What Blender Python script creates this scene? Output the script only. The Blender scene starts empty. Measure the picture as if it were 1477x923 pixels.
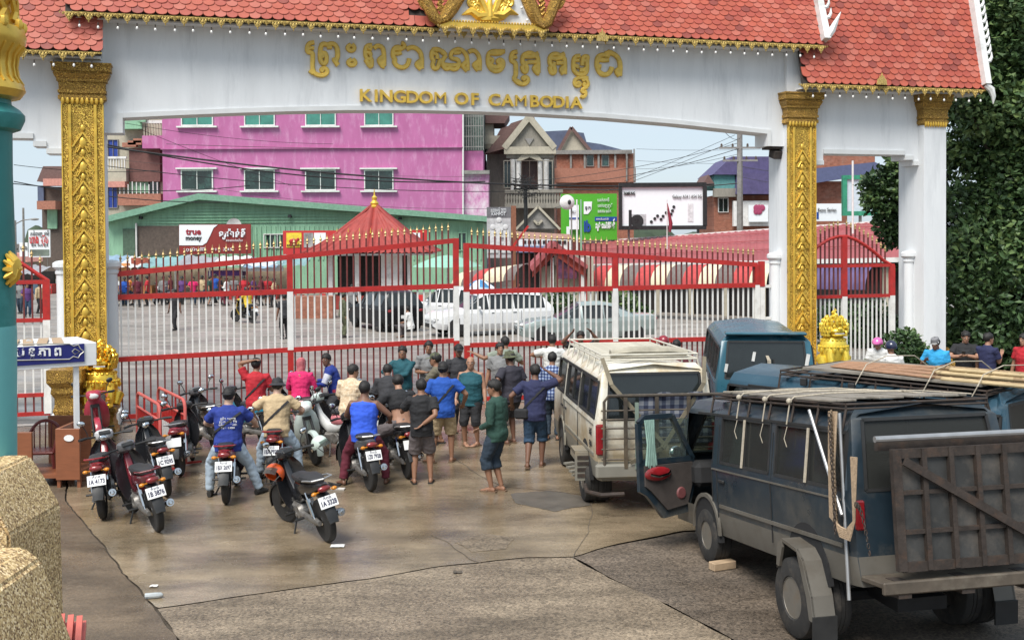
import bpy, bmesh, math, random
from mathutils import Vector, Matrix, Euler, noise as mnoise
rnd = random.Random(7)
SC = bpy.context.scene
COL = SC.collection
PI = math.pi
R_ = math.radians
# ------------------------------------------------------------------ camera
IW, IH, F = 1477.0, 923.0, 1600.0
CAM_H = 3.8
PITCH, ROLL = R_(1.2), -0.0065
CX, CY = 738.5, 374.0
CAM_R = Matrix.Rotation(PI / 2 - PITCH, 3, 'X') @ Matrix.Rotation(ROLL, 3, 'Z')
cam_d = bpy.data.cameras.new('camera')
cam = bpy.data.objects.new('camera', cam_d)
COL.objects.link(cam)
cam.matrix_world = Matrix.Translation((0, 0, CAM_H)) @ CAM_R.to_4x4()
cam_d.sensor_width = 36.0
cam_d.lens = 36.0 * F / IW
cam_d.shift_y = (CY - IH / 2) / IW
cam_d.clip_start = 0.1
cam_d.clip_end = 2000
SC.camera = cam
# ------------------------------------------------------------------ sky and sun
SUN_EL, SUN_AZ = 56.0, 208.0     # azimuth of the sun, degrees clockwise from +Y
W = bpy.data.worlds.new('World'); SC.world = W; W.use_nodes = True
nt = W.node_tree; nt.nodes.clear()
out = nt.nodes.new('ShaderNodeOutputWorld'); bg = nt.nodes.new('ShaderNodeBackground')
sky = nt.nodes.new('ShaderNodeTexSky'); sky.sky_type = 'NISHITA'; sky.sun_disc = False
sky.sun_elevation = R_(SUN_EL); sky.sun_rotation = R_(SUN_AZ); sky.altitude = 10
sky.air_density = 1.0; sky.dust_density = 1.2; sky.ozone_density = 1.2
tc = nt.nodes.new('ShaderNodeTexCoord')
mp = nt.nodes.new('ShaderNodeMapping'); mp.inputs['Scale'].default_value = (1, 1, 3.5)
nz = nt.nodes.new('ShaderNodeTexNoise'); nz.inputs['Scale'].default_value = 3.2
nz.inputs['Detail'].default_value = 7; nz.inputs['Roughness'].default_value = 0.55
cr = nt.nodes.new('ShaderNodeValToRGB')
cr.color_ramp.elements[0].position = 0.34; cr.color_ramp.elements[0].color = (0.55,) * 3 + (1,)
cr.color_ramp.elements[1].position = 0.66; cr.color_ramp.elements[1].color = (0.97,) * 3 + (1,)
mx = nt.nodes.new('ShaderNodeMix'); mx.data_type = 'RGBA'
mx.inputs['B'].default_value = (4.7, 5.5, 6.2, 1)
nt.links.new(tc.outputs['Generated'], mp.inputs['Vector'])
nt.links.new(mp.outputs['Vector'], nz.inputs['Vector'])
nt.links.new(nz.outputs['Fac'], cr.inputs['Fac'])
nt.links.new(cr.outputs['Color'], mx.inputs['Factor'])
nt.links.new(sky.outputs['Color'], mx.inputs['A'])
nt.links.new(mx.outputs['Result'], bg.inputs['Color'])
bg.inputs['Strength'].default_value = 0.082
nt.links.new(bg.outputs['Background'], out.inputs['Surface'])
sun_d = bpy.data.lights.new('sun', 'SUN'); sun_d.energy = 2.7; sun_d.angle = R_(30)
sun_d.color = (1.0, 0.96, 0.9)
sun = bpy.data.objects.new('sun', sun_d); COL.objects.link(sun)
_az, _el = R_(SUN_AZ), R_(SUN_EL)
_sd = Vector((math.sin(_az) * math.cos(_el), math.cos(_az) * math.cos(_el), math.sin(_el)))
sun.rotation_euler = (-_sd).to_track_quat('-Z', 'Y').to_euler()
SC.view_settings.view_transform = 'Standard'
SC.view_settings.look = 'None'
SC.view_settings.exposure = 0.9
SC.view_settings.gamma = 1.0
# ------------------------------------------------------------------ pixel -> place helpers
CAMP = Vector((0, 0, CAM_H))
def ray(u, v):
 return CAM_R @ Vector(((u - CX) / F, -(v - CY) / F, -1.0))
def ground(u, v, z=0.0):
 d = ray(u, v); return CAMP + d * ((z - CAM_H) / d.z)
def at(u, v, Y):
 d = ray(u, v); return CAMP + d * (Y / d.y)
GA = Vector((-8.32, 23.2, 0.0)); GTH = math.atan2(4.06, 14.49)   # foot and bearing of the gateway
GM = Matrix.Translation(GA) @ Matrix.Rotation(GTH, 4, 'Z'); GMI = GM.inverted()
def S(u, v, yl=0.0):          # pixel -> (along, height) on the gateway's own plane y = yl
 o = GMI @ CAMP; d = GMI.to_3x3() @ ray(u, v)
 p = o + d * ((yl - o.y) / d.y); return p.x, p.z
# ------------------------------------------------------------------ materials
MATS = {}
def nd(t, kind, **kw):
 n = t.nodes.new(kind)
 for k, v in kw.items():
  n.inputs[k].default_value = v
 return n
def mat(name, col, rough=0.6, metal=0.0, var=0.25, scale=6.0, bump=0.0, bscale=None, col2=None, spec=0.5,
  coat=0.0, dirt=None, dirt_amt=0.5, dirt_scale=2.0, rvar=0.0, stretch=None, alpha=None, trans=0.0, obj=True):
 """principled colour with procedural tone variation, optional dirt stains and fine relief"""
 if name in MATS: return MATS[name]
 m = bpy.data.materials.new(name); m.use_nodes = True; MATS[name] = m
 t = m.node_tree; b = t.nodes['Principled BSDF']
 c = tuple(col) + (1,)
 m.diffuse_color = c
 b.inputs['Roughness'].default_value = rough; b.inputs['Metallic'].default_value = metal
 b.inputs['Specular IOR Level'].default_value = spec
 if coat: b.inputs['Coat Weight'].default_value = coat; b.inputs['Coat Roughness'].default_value = 0.12
 if trans: b.inputs['Transmission Weight'].default_value = trans
 tcn = t.nodes.new('ShaderNodeTexCoord'); vec = tcn.outputs['Object']
 if stretch:
  mpn = nd(t, 'ShaderNodeMapping', Scale=stretch); t.links.new(vec, mpn.inputs['Vector']); vec = mpn.outputs['Vector']
 n1 = nd(t, 'ShaderNodeTexNoise', Scale=scale, Detail=6.0, Roughness=0.62); t.links.new(vec, n1.inputs['Vector'])
 r1 = t.nodes.new('ShaderNodeValToRGB')
 c2 = tuple(col2) + (1,) if col2 else tuple(max(0, x * (1 - var)) for x in col) + (1,)
 c1 = c if col2 else tuple(min(1, x * (1 + var * 0.6)) for x in col) + (1,)
 r1.color_ramp.elements[0].position = 0.32; r1.color_ramp.elements[0].color = c2
 r1.color_ramp.elements[1].position = 0.68; r1.color_ramp.elements[1].color = c1
 t.links.new(n1.outputs['Fac'], r1.inputs['Fac']); cout = r1.outputs['Color']
 if dirt:
  n2 = nd(t, 'ShaderNodeTexNoise', Scale=dirt_scale, Detail=8.0, Roughness=0.7); t.links.new(vec, n2.inputs['Vector'])
  r2 = t.nodes.new('ShaderNodeValToRGB')
  lo = 0.62 - 0.3 * dirt_amt
  r2.color_ramp.elements[0].position = lo; r2.color_ramp.elements[0].color = (0, 0, 0, 1)
  r2.color_ramp.elements[1].position = lo + 0.22; r2.color_ramp.elements[1].color = (0.9, 0.9, 0.9, 1)
  t.links.new(n2.outputs['Fac'], r2.inputs['Fac'])
  mxx = t.nodes.new('ShaderNodeMix'); mxx.data_type = 'RGBA'; mxx.inputs['B'].default_value = tuple(dirt) + (1,)
  t.links.new(r2.outputs['Color'], mxx.inputs['Factor']); t.links.new(cout, mxx.inputs['A']); cout = mxx.outputs['Result']
 t.links.new(cout, b.inputs['Base Color'])
 if rvar:
  mr = nd(t, 'ShaderNodeMapRange'); mr.inputs['To Min'].default_value = max(0.02, rough - rvar)
  mr.inputs['To Max'].default_value = min(1, rough + rvar); mr.inputs['From Min'].default_value = 0.3; mr.inputs['From Max'].default_value = 0.7
  t.links.new(n1.outputs['Fac'], mr.inputs['Value']); t.links.new(mr.outputs['Result'], b.inputs['Roughness'])
 if bump:
  n3 = nd(t, 'ShaderNodeTexNoise', Scale=bscale or scale * 6, Detail=4.0, Roughness=0.6); t.links.new(vec, n3.inputs['Vector'])
  bp = nd(t, 'ShaderNodeBump', Strength=min(1, bump), Distance=0.02); t.links.new(n3.outputs['Fac'], bp.inputs['Height'])
  t.links.new(bp.outputs['Normal'], b.inputs['Normal'])
 return m
def glass_mat(name, col=(0.02, 0.025, 0.025), rough=0.06, spec=0.6):
 return mat(name, col, rough, spec=spec, var=0.3, scale=1.5)
def gtint(name, tint, fac=0.5):
 """see-through tinted pane: part transparent, part glossy"""
 if name in MATS: return MATS[name]
 m = bpy.data.materials.new(name); m.use_nodes = True; MATS[name] = m
 t = m.node_tree; b = t.nodes['Principled BSDF']; o = t.nodes['Material Output']
 b.inputs['Base Color'].default_value = tuple(x * 0.25 for x in tint) + (1,); b.inputs['Roughness'].default_value = 0.08
 tr = t.nodes.new('ShaderNodeBsdfTransparent'); tr.inputs['Color'].default_value = tuple(tint) + (1,)
 ms = t.nodes.new('ShaderNodeMixShader'); ms.inputs['Fac'].default_value = fac
 t.links.new(tr.outputs[0], ms.inputs[1]); t.links.new(b.outputs[0], ms.inputs[2]); t.links.new(ms.outputs[0], o.inputs['Surface'])
 return m
# ------------------------------------------------------------------ mesh builder
class MB:
 def __init__(s): s.v = []; s.f = []; s.m = []; s.M = None
 def _add(s, vs, fs, mi=0):
  o = len(s.v)
  if s.M is not None: vs = [s.M @ Vector(x) for x in vs]
  s.v.extend([tuple(x) for x in vs]); s.f.extend([tuple(i + o for i in f) for f in fs]); s.m.extend([mi] * len(fs))
  return s
 def box(s, c, d, rot=None, mi=0, bev=0.0):
  x, y, z = d[0] / 2, d[1] / 2, d[2] / 2
  if bev and min(x, y, z) > bev * 1.05:
   b = bev; vs = []; idx = {}
   for sx in (-1, 1):
    for sy in (-1, 1):
     for sz in (-1, 1):
      for k, p in enumerate(((sx * x, sy * (y - b), sz * (z - b)), (sx * (x - b), sy * y, sz * (z - b)), (sx * (x - b), sy * (y - b), sz * z))):
       idx[(sx, sy, sz, k)] = len(vs); vs.append(p)
   fs = []
   def I(*a): return idx[a]
   for q in (-1, 1):
    fs.append([I(q, -1, -1, 0), I(q, 1, -1, 0), I(q, 1, 1, 0), I(q, -1, 1, 0)][::q])
    fs.append([I(-1, q, -1, 1), I(-1, q, 1, 1), I(1, q, 1, 1), I(1, q, -1, 1)][::q])
    fs.append([I(-1, -1, q, 2), I(1, -1, q, 2), I(1, 1, q, 2), I(-1, 1, q, 2)][::q])
   for sx in (-1, 1):
    for sy in (-1, 1):
     k = sx * sy
     fs.append([I(sx, sy, -1, 0), I(sx, sy, -1, 1), I(sx, sy, 1, 1), I(sx, sy, 1, 0)][::k])
     fs.append([I(-1, sx, sy, 1), I(-1, sx, sy, 2), I(1, sx, sy, 2), I(1, sx, sy, 1)][::k])
     fs.append([I(sx, -1, sy, 0), I(sx, 1, sy, 0), I(sx, 1, sy, 2), I(sx, -1, sy, 2)][::k])
     for sz in (-1, 1):
      fs.append([I(sx, sy, sz, 0), I(sx, sy, sz, 1), I(sx, sy, sz, 2)][::sx * sy * sz])
  else:
   vs = [(-x, -y, -z), (x, -y, -z), (x, y, -z), (-x, y, -z), (-x, -y, z), (x, -y, z), (x, y, z), (-x, y, z)]
   fs = [(3, 2, 1, 0), (4, 5, 6, 7), (0, 1, 5, 4), (1, 2, 6, 5), (2, 3, 7, 6), (3, 0, 4, 7)]
  R = Euler(rot).to_matrix() if rot else None
  C = Vector(c)
  vs = [(R @ Vector(p) if R else Vector(p)) + C for p in vs]
  return s._add(vs, fs, mi)
 def bar(s, p0, p1, w, h=None, mi=0, up=(0, 0, 1)):
  """square bar from p0 to p1, w across, h along 'up'"""
  p0, p1 = Vector(p0), Vector(p1); h = h or w
  d = (p1 - p0); L = d.length
  if L < 1e-6: return s
  d /= L; u = Vector(up)
  if abs(d.dot(u)) > 0.98: u = Vector((0, 1, 0))
  r = d.cross(u).normalized(); u = r.cross(d)
  vs = []
  for p in (p0, p1):
   for a, b in ((-1, -1), (1, -1), (1, 1), (-1, 1)):
    vs.append(p + r * (a * w / 2) + u * (b * h / 2))
  return s._add(vs, [(3, 2, 1, 0), (4, 5, 6, 7), (0, 1, 5, 4), (1, 2, 6, 5), (2, 3, 7, 6), (3, 0, 4, 7)], mi)
 def tube(s, pts, r, n=8, mi=0, cap=True, flat=1.0):
  pts = [Vector(p) for p in pts]; rs = r if isinstance(r, (list, tuple)) else [r] * len(pts)
  rings = []; ref = None
  for i, p in enumerate(pts):
   d = (pts[min(i + 1, len(pts) - 1)] - pts[max(i - 1, 0)])
   d = d.normalized() if d.length > 1e-9 else Vector((0, 0, 1))
   if ref is None:
    ref = Vector((0, 0, 1)) if abs(d.z) < 0.9 else Vector((1, 0, 0))
   a = d.cross(ref)
   if a.length < 1e-4: a = d.cross(Vector((0.3, 1, 0.2)))
   a.normalize(); b = a.cross(d).normalized(); ref = b
   rings.append([p + (a * math.cos(2 * PI * k / n) + b * (math.sin(2 * PI * k / n) * flat)) * rs[i] for k in range(n)])
  return s.loft(rings, cap=cap, mi=mi)
 def loft(s, rings, cap=True, mi=0, closed=True):
  n = len(rings[0]); vs = [p for r in rings for p in r]; fs = []
  for i in range(len(rings) - 1):
   for k in range(n if closed else n - 1):
    a, b = i * n + k, i * n + (k + 1) % n
    fs.append((a, b, b + n, a + n))
  if cap and closed:
   fs.append(tuple(range(n))[::-1]); fs.append(tuple(range((len(rings) - 1) * n, len(rings) * n)))
  return s._add(vs, fs, mi)
 def lathe(s, prof, n=16, c=(0, 0, 0), mi=0, axis='Z', sx=1.0, sy=1.0, a0=0.0):
  rings = []
  for r, z in prof:
   ring = []
   for k in range(n):
    a = 2 * PI * k / n + a0
    x, y = r * math.cos(a) * sx, r * math.sin(a) * sy
    p = (x, y, z) if axis == 'Z' else ((z, x, y) if axis == 'X' else (y, z, x))
    ring.append(Vector(p) + Vector(c))
   rings.append(ring)
  return s.loft(rings, mi=mi)
 def ball(s, c, r, n=10, m=7, mi=0, rot=None):
  r = (r, r, r) if not isinstance(r, (tuple, list)) else r
  R = Euler(rot).to_matrix() if rot else None
  rings = []
  for j in range(m + 1):
   t = -PI / 2 + PI * j / m; t = max(-PI / 2 + 0.08, min(PI / 2 - 0.08, t))
   ring = []
   for k in range(n):
    p = Vector((r[0] * math.cos(t) * math.cos(2 * PI * k / n), r[1] * math.cos(t) * math.sin(2 * PI * k / n), r[2] * math.sin(t)))
    ring.append((R @ p if R else p) + Vector(c))
   rings.append(ring)
  return s.loft(rings, mi=mi)
 def prism(s, poly, y0, y1, mi=0, plane='XZ', off=(0, 0, 0)):
  """polygon in a plane, extruded between y0 and y1 along the third axis"""
  n = len(poly)
  def P(p, t):
   q = (p[0], t, p[1]) if plane == 'XZ' else ((p[0], p[1], t) if plane == 'XY' else (t, p[0], p[1]))
   return Vector(q) + Vector(off)
  vs = [P(p, y0) for p in poly] + [P(p, y1) for p in poly]
  fs = [tuple(range(n)), tuple(range(2 * n - 1, n - 1, -1))]
  for k in range(n):
   a, b = k, (k + 1) % n; fs.append((b, a, a + n, b + n))
  return s._add(vs, fs, mi)
 def quad(s, a, b, c, d, mi=0): return s._add([a, b, c, d], [(0, 1, 2, 3)], mi)
 def grid(s, fn, nu, nv, mi=0):
  vs = [fn(i / nu, j / nv) for j in range(nv + 1) for i in range(nu + 1)]
  fs = [(j * (nu + 1) + i, j * (nu + 1) + i + 1, (j + 1) * (nu + 1) + i + 1, (j + 1) * (nu + 1) + i) for j in range(nv) for i in range(nu)]
  return s._add(vs, fs, mi)
 def mesh(s, name, mats, smooth=35, fix=True):
  me = bpy.data.meshes.new(name)
  me.from_pydata(s.v, [], s.f)
  for m in (mats if isinstance(mats, (list, tuple)) else [mats]): me.materials.append(m)
  if len(set(s.m)) > 1: me.polygons.foreach_set('material_index', s.m)
  if fix:
   bm = bmesh.new(); bm.from_mesh(me); bmesh.ops.recalc_face_normals(bm, faces=bm.faces); bm.to_mesh(me); bm.free()
  if smooth:
   me.shade_smooth()
   if smooth < 180: me.set_sharp_from_angle(angle=R_(smooth))
  me.update(); return me
 def build(s, name, mats, parent=None, label=None, loc=None, rotz=None, smooth=35, fix=True):
  return link(name, s.mesh(name, mats, smooth, fix), parent, label, loc, rotz)
def link(name, me, parent=None, label=None, loc=None, rotz=None):
 o = bpy.data.objects.new(name, me); COL.objects.link(o)
 if parent is not None: o.parent = parent
 if label: o['label'] = label
 if loc is not None: o.location = loc
 if rotz is not None: o.rotation_euler = (0, 0, rotz)
 return o
def tag(o, label=None, cat=None, group=None, kind=None):
 if label: o['label'] = label
 if cat: o['category'] = cat
 if group: o['group'] = group
 if kind: o['kind'] = kind
 return o
def thing(name, label, cat, loc=(0, 0, 0), rotz=0.0, group=None):
 o = bpy.data.objects.new(name, None); COL.objects.link(o); o.empty_display_size = 0.2
 o.location = loc; o.rotation_euler = (0, 0, rotz)
 return tag(o, label, cat, group)
def remat(o, mats):
 """give this copy its own materials while it shares mesh data"""
 for i, m in enumerate(mats):
  if i < len(o.material_slots) and m is not None:
   o.material_slots[i].link = 'OBJECT'; o.material_slots[i].material = m
 return o
def copy_tree(o, parent=None):
 c = o.copy(); COL.objects.link(c)
 if parent is not None: c.parent = parent
 for ch in o.children: copy_tree(ch, c)
 return c
TXT = {}
TXS = bpy.data.scenes.new('type_bench')
def text_mesh(s, size, depth, bold=0.0, space=1.0):
 """lettering as a mesh in the XZ plane (reads along +x, up is +z), from the built-in font"""
 key = (s, size, depth, bold, space)
 if key in TXT: return TXT[key]
 cu = bpy.data.curves.new('text', 'FONT'); cu.body = s; cu.size = size; cu.extrude = depth; cu.offset = bold
 cu.space_character = space; cu.align_x = 'CENTER'; cu.align_y = 'CENTER'; cu.resolution_u = 3
 o = bpy.data.objects.new('text', cu); TXS.collection.objects.link(o)
 TXS.view_layers[0].update(); dg = TXS.view_layers[0].depsgraph; me = bpy.data.meshes.new_from_object(o.evaluated_get(dg))
 bpy.data.objects.remove(o); bpy.data.curves.remove(cu)
 me.transform(Matrix.Rotation(PI / 2, 4, 'X')); TXT[key] = me
 return me
def lettering(s, size, m, parent, loc, rotz=0.0, depth=0.002, bold=0.0, space=1.0, name='lettering', rot=None, width=None):
 me = text_mesh(s, size, depth, bold, space)
 if not me.materials: me = me.copy(); me.materials.append(m)
 o = link(name, me, parent, None, loc, rotz)
 if rot: o.rotation_euler = rot
 if width and len(me.vertices):
  w = max(v.co.x for v in me.vertices) - min(v.co.x for v in me.vertices)
  if w > 0: o.scale.x = width / w
 return o
# ================================================================== the gateway
M_WHITE = mat('white_plaster', (0.72, 0.735, 0.745), 0.75, var=0.06, scale=1.2, bump=0.12, bscale=30, dirt=(0.55, 0.565, 0.58), dirt_amt=0.38, dirt_scale=1.1, stretch=(2.2, 2.2, .35))
M_TRIM = mat('pale_plaster_trim', (0.65, 0.66, 0.655), 0.7, var=0.08, scale=2.0, bump=0.08, bscale=30)
def gold_mat(name, base, dark, rough=0.34, relief=0.0, rs=16.0, metal=0.75):
 m = mat(name, base, rough, metal, var=0.25, scale=5, rvar=0.1)
 t = m.node_tree; b = t.nodes['Principled BSDF']
 if relief:
  tcn = t.nodes.new('ShaderNodeTexCoord')
  n0 = nd(t, 'ShaderNodeTexNoise', Scale=rs * 0.35, Detail=2.0); t.links.new(tcn.outputs['Object'], n0.inputs['Vector'])
  va = t.nodes.new('ShaderNodeVectorMath'); va.operation = 'MULTIPLY_ADD'
  va.inputs[1].default_value = (0.12,) * 3
  t.links.new(n0.outputs['Color'], va.inputs[0]); t.links.new(tcn.outputs['Object'], va.inputs[2])
  vo = nd(t, 'ShaderNodeTexVoronoi', Scale=rs); vo.feature = 'F1'; t.links.new(va.outputs[0], vo.inputs['Vector'])
  wv = nd(t, 'ShaderNodeMath'); wv.operation = 'SINE'
  ml = nd(t, 'ShaderNodeMath'); ml.operation = 'MULTIPLY'; ml.inputs[1].default_value = 17.0
  t.links.new(vo.outputs['Distance'], ml.inputs[0]); t.links.new(ml.outputs[0], wv.inputs[0])
  mr = nd(t, 'ShaderNodeMapRange'); mr.inputs['From Min'].default_value = -0.9; mr.inputs['From Max'].default_value = 0.5
  t.links.new(wv.outputs[0], mr.inputs['Value'])
  mxx = t.nodes.new('ShaderNodeMix'); mxx.data_type = 'RGBA'; mxx.inputs['A'].default_value = tuple(dark) + (1,)  # shade of the relief's hollows put into the colour
  src = b.inputs['Base Color'].links[0].from_socket
  t.links.new(mr.outputs['Result'], mxx.inputs['Factor']); t.links.new(src, mxx.inputs['B'])
  t.links.new(mxx.outputs['Result'], b.inputs['Base Color'])
  bp = nd(t, 'ShaderNodeBump', Strength=relief, Distance=0.05); t.links.new(mr.outputs['Result'], bp.inputs['Height'])
  t.links.new(bp.outputs['Normal'], b.inputs['Normal'])
 return m
M_GOLD = gold_mat('gold_paint', (0.78, 0.50, 0.08), (0.2, 0.1, 0.02), metal=.5)
M_GOLDR = gold_mat('carved_gold', (0.84, 0.57, 0.10), (0.36, 0.20, 0.03), 0.4, 0.9, 15.0, 0.35)
M_GOLDC = gold_mat('dull_gold', (0.55, 0.33, 0.07), (0.2, 0.11, 0.03), 0.42, 0.6, 20.0, 0.6)
M_GOLDL = gold_mat('letter_gold', (0.74, 0.50, 0.09), (0.2, 0.1, 0.02), 0.42, 0, 10, 0.12)
M_FRINGE = gold_mat('fringe_gold', (0.74, 0.55, 0.17), (0.3, 0.2, 0.06), 0.45, 0.5, 30, 0.3)
TILES = [mat('roof_tile_%s' % n, c, 0.62, var=0.16, scale=3.0, bump=0.15, bscale=60, dirt=(0.30, 0.09, 0.07), dirt_amt=0.3, dirt_scale=1.5)
         for n, c in (('coral', (0.43, 0.092, 0.054)), ('red', (0.38, 0.075, 0.048)), ('pale', (0.46, 0.125, 0.085)), ('dark', (0.26, 0.055, 0.04)))]
M_UNDER = mat('dark_timber', (0.05, 0.04, 0.035), 0.9, var=0.4)
M_BULB = mat('milk_glass_bulb', (0.78, 0.77, 0.74), 0.15, var=0.03)
M_BWHITE = mat('white_carving', (0.74, 0.74, 0.72), 0.6, var=0.1, dirt=(0.4, 0.4, 0.38), dirt_amt=0.4)
GATEWAY = thing('gateway', 'wide white gateway with red tiled roofs, gold carved pillars and gold lettering across its arch', 'gateway', GA, GTH)
def gp(name, mb, m, label=None, **kw): return mb.build(name, m, GATEWAY, label, **kw)
YB = -0.30
def Sb(*uv): return S(uv[0], uv[1], YB)
# main beam
arch = [(177, 170.6), (230, 168), (290, 165.5), (350, 163.2), (420, 161.2), (500, 159.6), (600, 159.6), (690, 161.5), (760, 164), (870, 170.5), (976, 179.5), (1082, 191), (1106, 193.5)]
ax = [Sb(*p) for p in arch]
xL0 = S(146, 300, YB)[0]; xR0 = Sb(1127, 211)[0]
zl = Sb(160, 192)[1]; zr = Sb(1110, 211)[1]
ZT = 8.75
low = [(xL0 - 0.45, zl), (ax[0][0], zl)] + ax + [(ax[-1][0], zr), (xR0 + 0.55, zr)]
mb = MB()
n = len(low)      # strips from lower edge to the top
for i in range(n - 1):
 (xa, za), (xb, zb) = low[i], low[i + 1]
 if abs(xa - xb) < 1e-6:
  mb.box((xa, 0, (za + zb) / 2), (0.004, 0.59, abs(za - zb))); continue
 mb.prism([(xa, za), (xb, zb), (xb, ZT), (xa, ZT)], YB, 0.3)
gp('beam', mb, M_WHITE, smooth=0)
# raised trim along the lower edge
mb = MB(); tw = 0.10
for i in range(1, n - 2):
 (xa, za), (xb, zb) = low[i], low[i + 1]
 if abs(xa - xb) < 1e-6:
  s_ = 1 if i > 3 else -1
  mb.prism([(xa, za - (0 if i < 3 else 0)), (xa + s_ * tw, za), (xa + s_ * tw, zb + tw), (xa, zb + tw)] if s_ < 0 else [(xa, min(za, zb)), (xa + tw, min(za, zb)), (xa + tw, max(za, zb) + tw), (xa, max(za, zb) + tw)], YB - 0.035, YB - 0.003)
 else:
  mb.prism([(xa, za + 0.002), (xb, zb + 0.002), (xb, zb + tw), (xa, za + tw)], YB - 0.032, YB - 0.003)
gp('arch_trim', mb, M_TRIM, smooth=0)
# side beams with stepped corbels
xp_r = S(1177, 300, -0.5)[0]
def stepped(pts, name):
 P = [Sb(*p) for p in pts]; mb = MB(); tr = MB()
 for (xa, za), (xb, zb) in zip(P[:-1], P[1:]):
  if xb - xa > 0.02:
   z = (za + zb) / 2; mb.prism([(xa, z), (xb, z), (xb, 8.05), (xa, 8.05)], YB + 0.02, 0.28)
   tr.prism([(xa - 0.0, z + 0.003), (xb, z + 0.003), (xb, z + 0.11), (xa, z + 0.11)], YB - 0.02, YB + 0.017)
 gp(name, mb, M_WHITE, smooth=0); gp('corbel_trim', tr, M_TRIM, smooth=0)
stepped([(1160, 250), (1173, 250), (1173, 238), (1188, 238), (1188, 223), (1305, 223), (1305, 231), (1317, 231), (1317, 239), (1340, 239)], 'side_beam')
stepped([(-120, 212), (-90, 212), (-90, 199), (48, 199), (48, 211.5), (67, 211.5), (67, 222), (92, 222)], 'side_beam')
# pillars
def rectring(xc, hw, y0, y1, z): return [Vector((xc - hw, y0, z)), Vector((xc + hw, y0, z)), Vector((xc + hw, y1, z)), Vector((xc - hw, y1, z))]
def capital(xc, hw, zt, zb, yf, yb, m, name='capital'):
 H = zt - zb; mb = MB()
 prof = [(0.0, 1.02), (0.05, 1.02), (0.05, 1.12), (0.16, 1.12), (0.16, 1.06), (0.22, 1.06), (0.22, 1.13), (0.30, 1.13), (0.30, 1.08), (0.52, 1.10), (0.52, 1.18), (0.58, 1.18), (0.62, 1.24), (0.72, 1.33), (0.74, 1.28), (0.78, 1.28), (0.78, 1.38), (0.95, 1.38), (0.95, 1.42), (1.0, 1.42)]
 _old = [(0.0, 1.02), (0.07, 1.03), (0.07, 1.14), (0.13, 1.14), (0.15, 1.10), (0.30, 1.10), (0.32, 1.13), (0.36, 1.13), (0.38, 1.10), (0.55, 1.13), (0.60, 1.17), (0.66, 1.25), (0.74, 1.34), (0.76, 1.37), (0.97, 1.38), (0.99, 1.40), (1.0, 1.40)]
 rings = [rectring(xc, hw * k, yf - hw * (k - 1), yb + hw * (k - 1), zb + H * t) for t, k in prof]
 mb.loft(rings)
 o = gp(name, mb, m, smooth=20)
 mb = MB()       # little drop leaves under the capital
 nl = 9
 for i in range(nl):
  x = xc - hw * 1.02 + (i + 0.5) * hw * 2.04 / nl
  mb.ball((x, yf - 0.03, zb + 0.02), (hw / nl * 0.95, 0.03, 0.075), 6, 4)
 mb.build('drop_leaf_band', M_GOLD, o)
 return o
def gold_pillar(ul, ur, vcap_t, vcap_b, half_depth=0.45):
 yf = -0.52
 x0, zt = S(ul, vcap_t, yf); x1, _ = S(ur, vcap_b, yf); zb = S((ul + ur) / 2, vcap_b, yf)[1]; zt = S((ul + ur) / 2, vcap_t, yf)[1]
 x0 = S(ul, 300, yf)[0]; x1 = S(ur, 300, yf)[0]; xc = (x0 + x1) / 2; hw = (x1 - x0) / 2
 mb = MB().box((xc, 0, 4.2), (hw * 2 - 0.02, half_depth * 2, 8.4)); gp('pillar_core', mb, M_WHITE, smooth=0)
 mb = MB().box((xc, -0.485, zb / 2), (hw * 2, 0.066, zb)); panel = gp('carved_panel', mb, M_GOLDR, 'gold pilaster carved all over with scrolls', smooth=0)
 mb = MB()
 for s_ in (-1, 1):
  mb.box((xc + s_ * hw * 0.60, yf - 0.012, zb / 2 - 0.02), (hw * 0.15, 0.03, zb - 0.08), bev=0.008)
  mb.box((xc + s_ * hw * 0.97, yf - 0.006, zb / 2 - 0.02), (hw * 0.06, 0.03, zb - 0.08))
 mb.build('fillet', M_GOLD, panel)
 k = 0; z = zb - 0.62; sp = 0.492; shared = None
 while z > 0.3:
  if shared is None:
   c = MB(); w = hw * 0.5
   for s_ in (-1, 1): c.bar((0, 0, 0), (s_ * w, 0, -0.30), 0.03, 0.03, up=(0, 1, 0))
   c.ball((0, 0, -0.22), (0.07, 0.025, 0.11), 7, 5); c.ball((0, 0, 0.08), (0.045, 0.02, 0.07), 6, 4)
   for s_ in (-1, 1):
    c.tube([(s_ * (0.05 + 0.09 * math.sin(t * .8)) , 0, -0.34 + 0.05 * math.cos(t * 1.3) * (1 + t * .3)) for t in range(6)], 0.016, 5)
   shared = c.mesh('chevron', M_GOLD)
  link('chevron', shared, panel, None, (xc, yf - 0.014, z)); z -= sp
 capital(xc, hw, zt, zb, yf, 0.48, M_GOLDC)
 for s_ in (-1, 1):      # round hinge posts against the pillar sides
  xh = xc + s_ * (hw + 0.07)
  mb = MB().lathe([(0.17, 0), (0.17, 0.35), (0.13, 0.4), (0.125, 3.06), (0.15, 3.08), (0.15, 3.13), (0.13, 3.15), (0.2, 3.22), (0.2, 3.30), (0.13, 3.34), (0.0, 3.36)], 14, (xh, 0, 0))
  gp('hinge_post', mb, M_WHITE)
 mb = MB().box((xc, -0.1, 0.14), (hw * 2 + 0.5, 1.35, 0.28), bev=0.02); gp('pillar_base', mb, M_TRIM)
 return xc, hw
XL, HL = gold_pillar(90, 151.5, 92, 147)
XR, HR = gold_pillar(1137, 1177, 134, 180)
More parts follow.
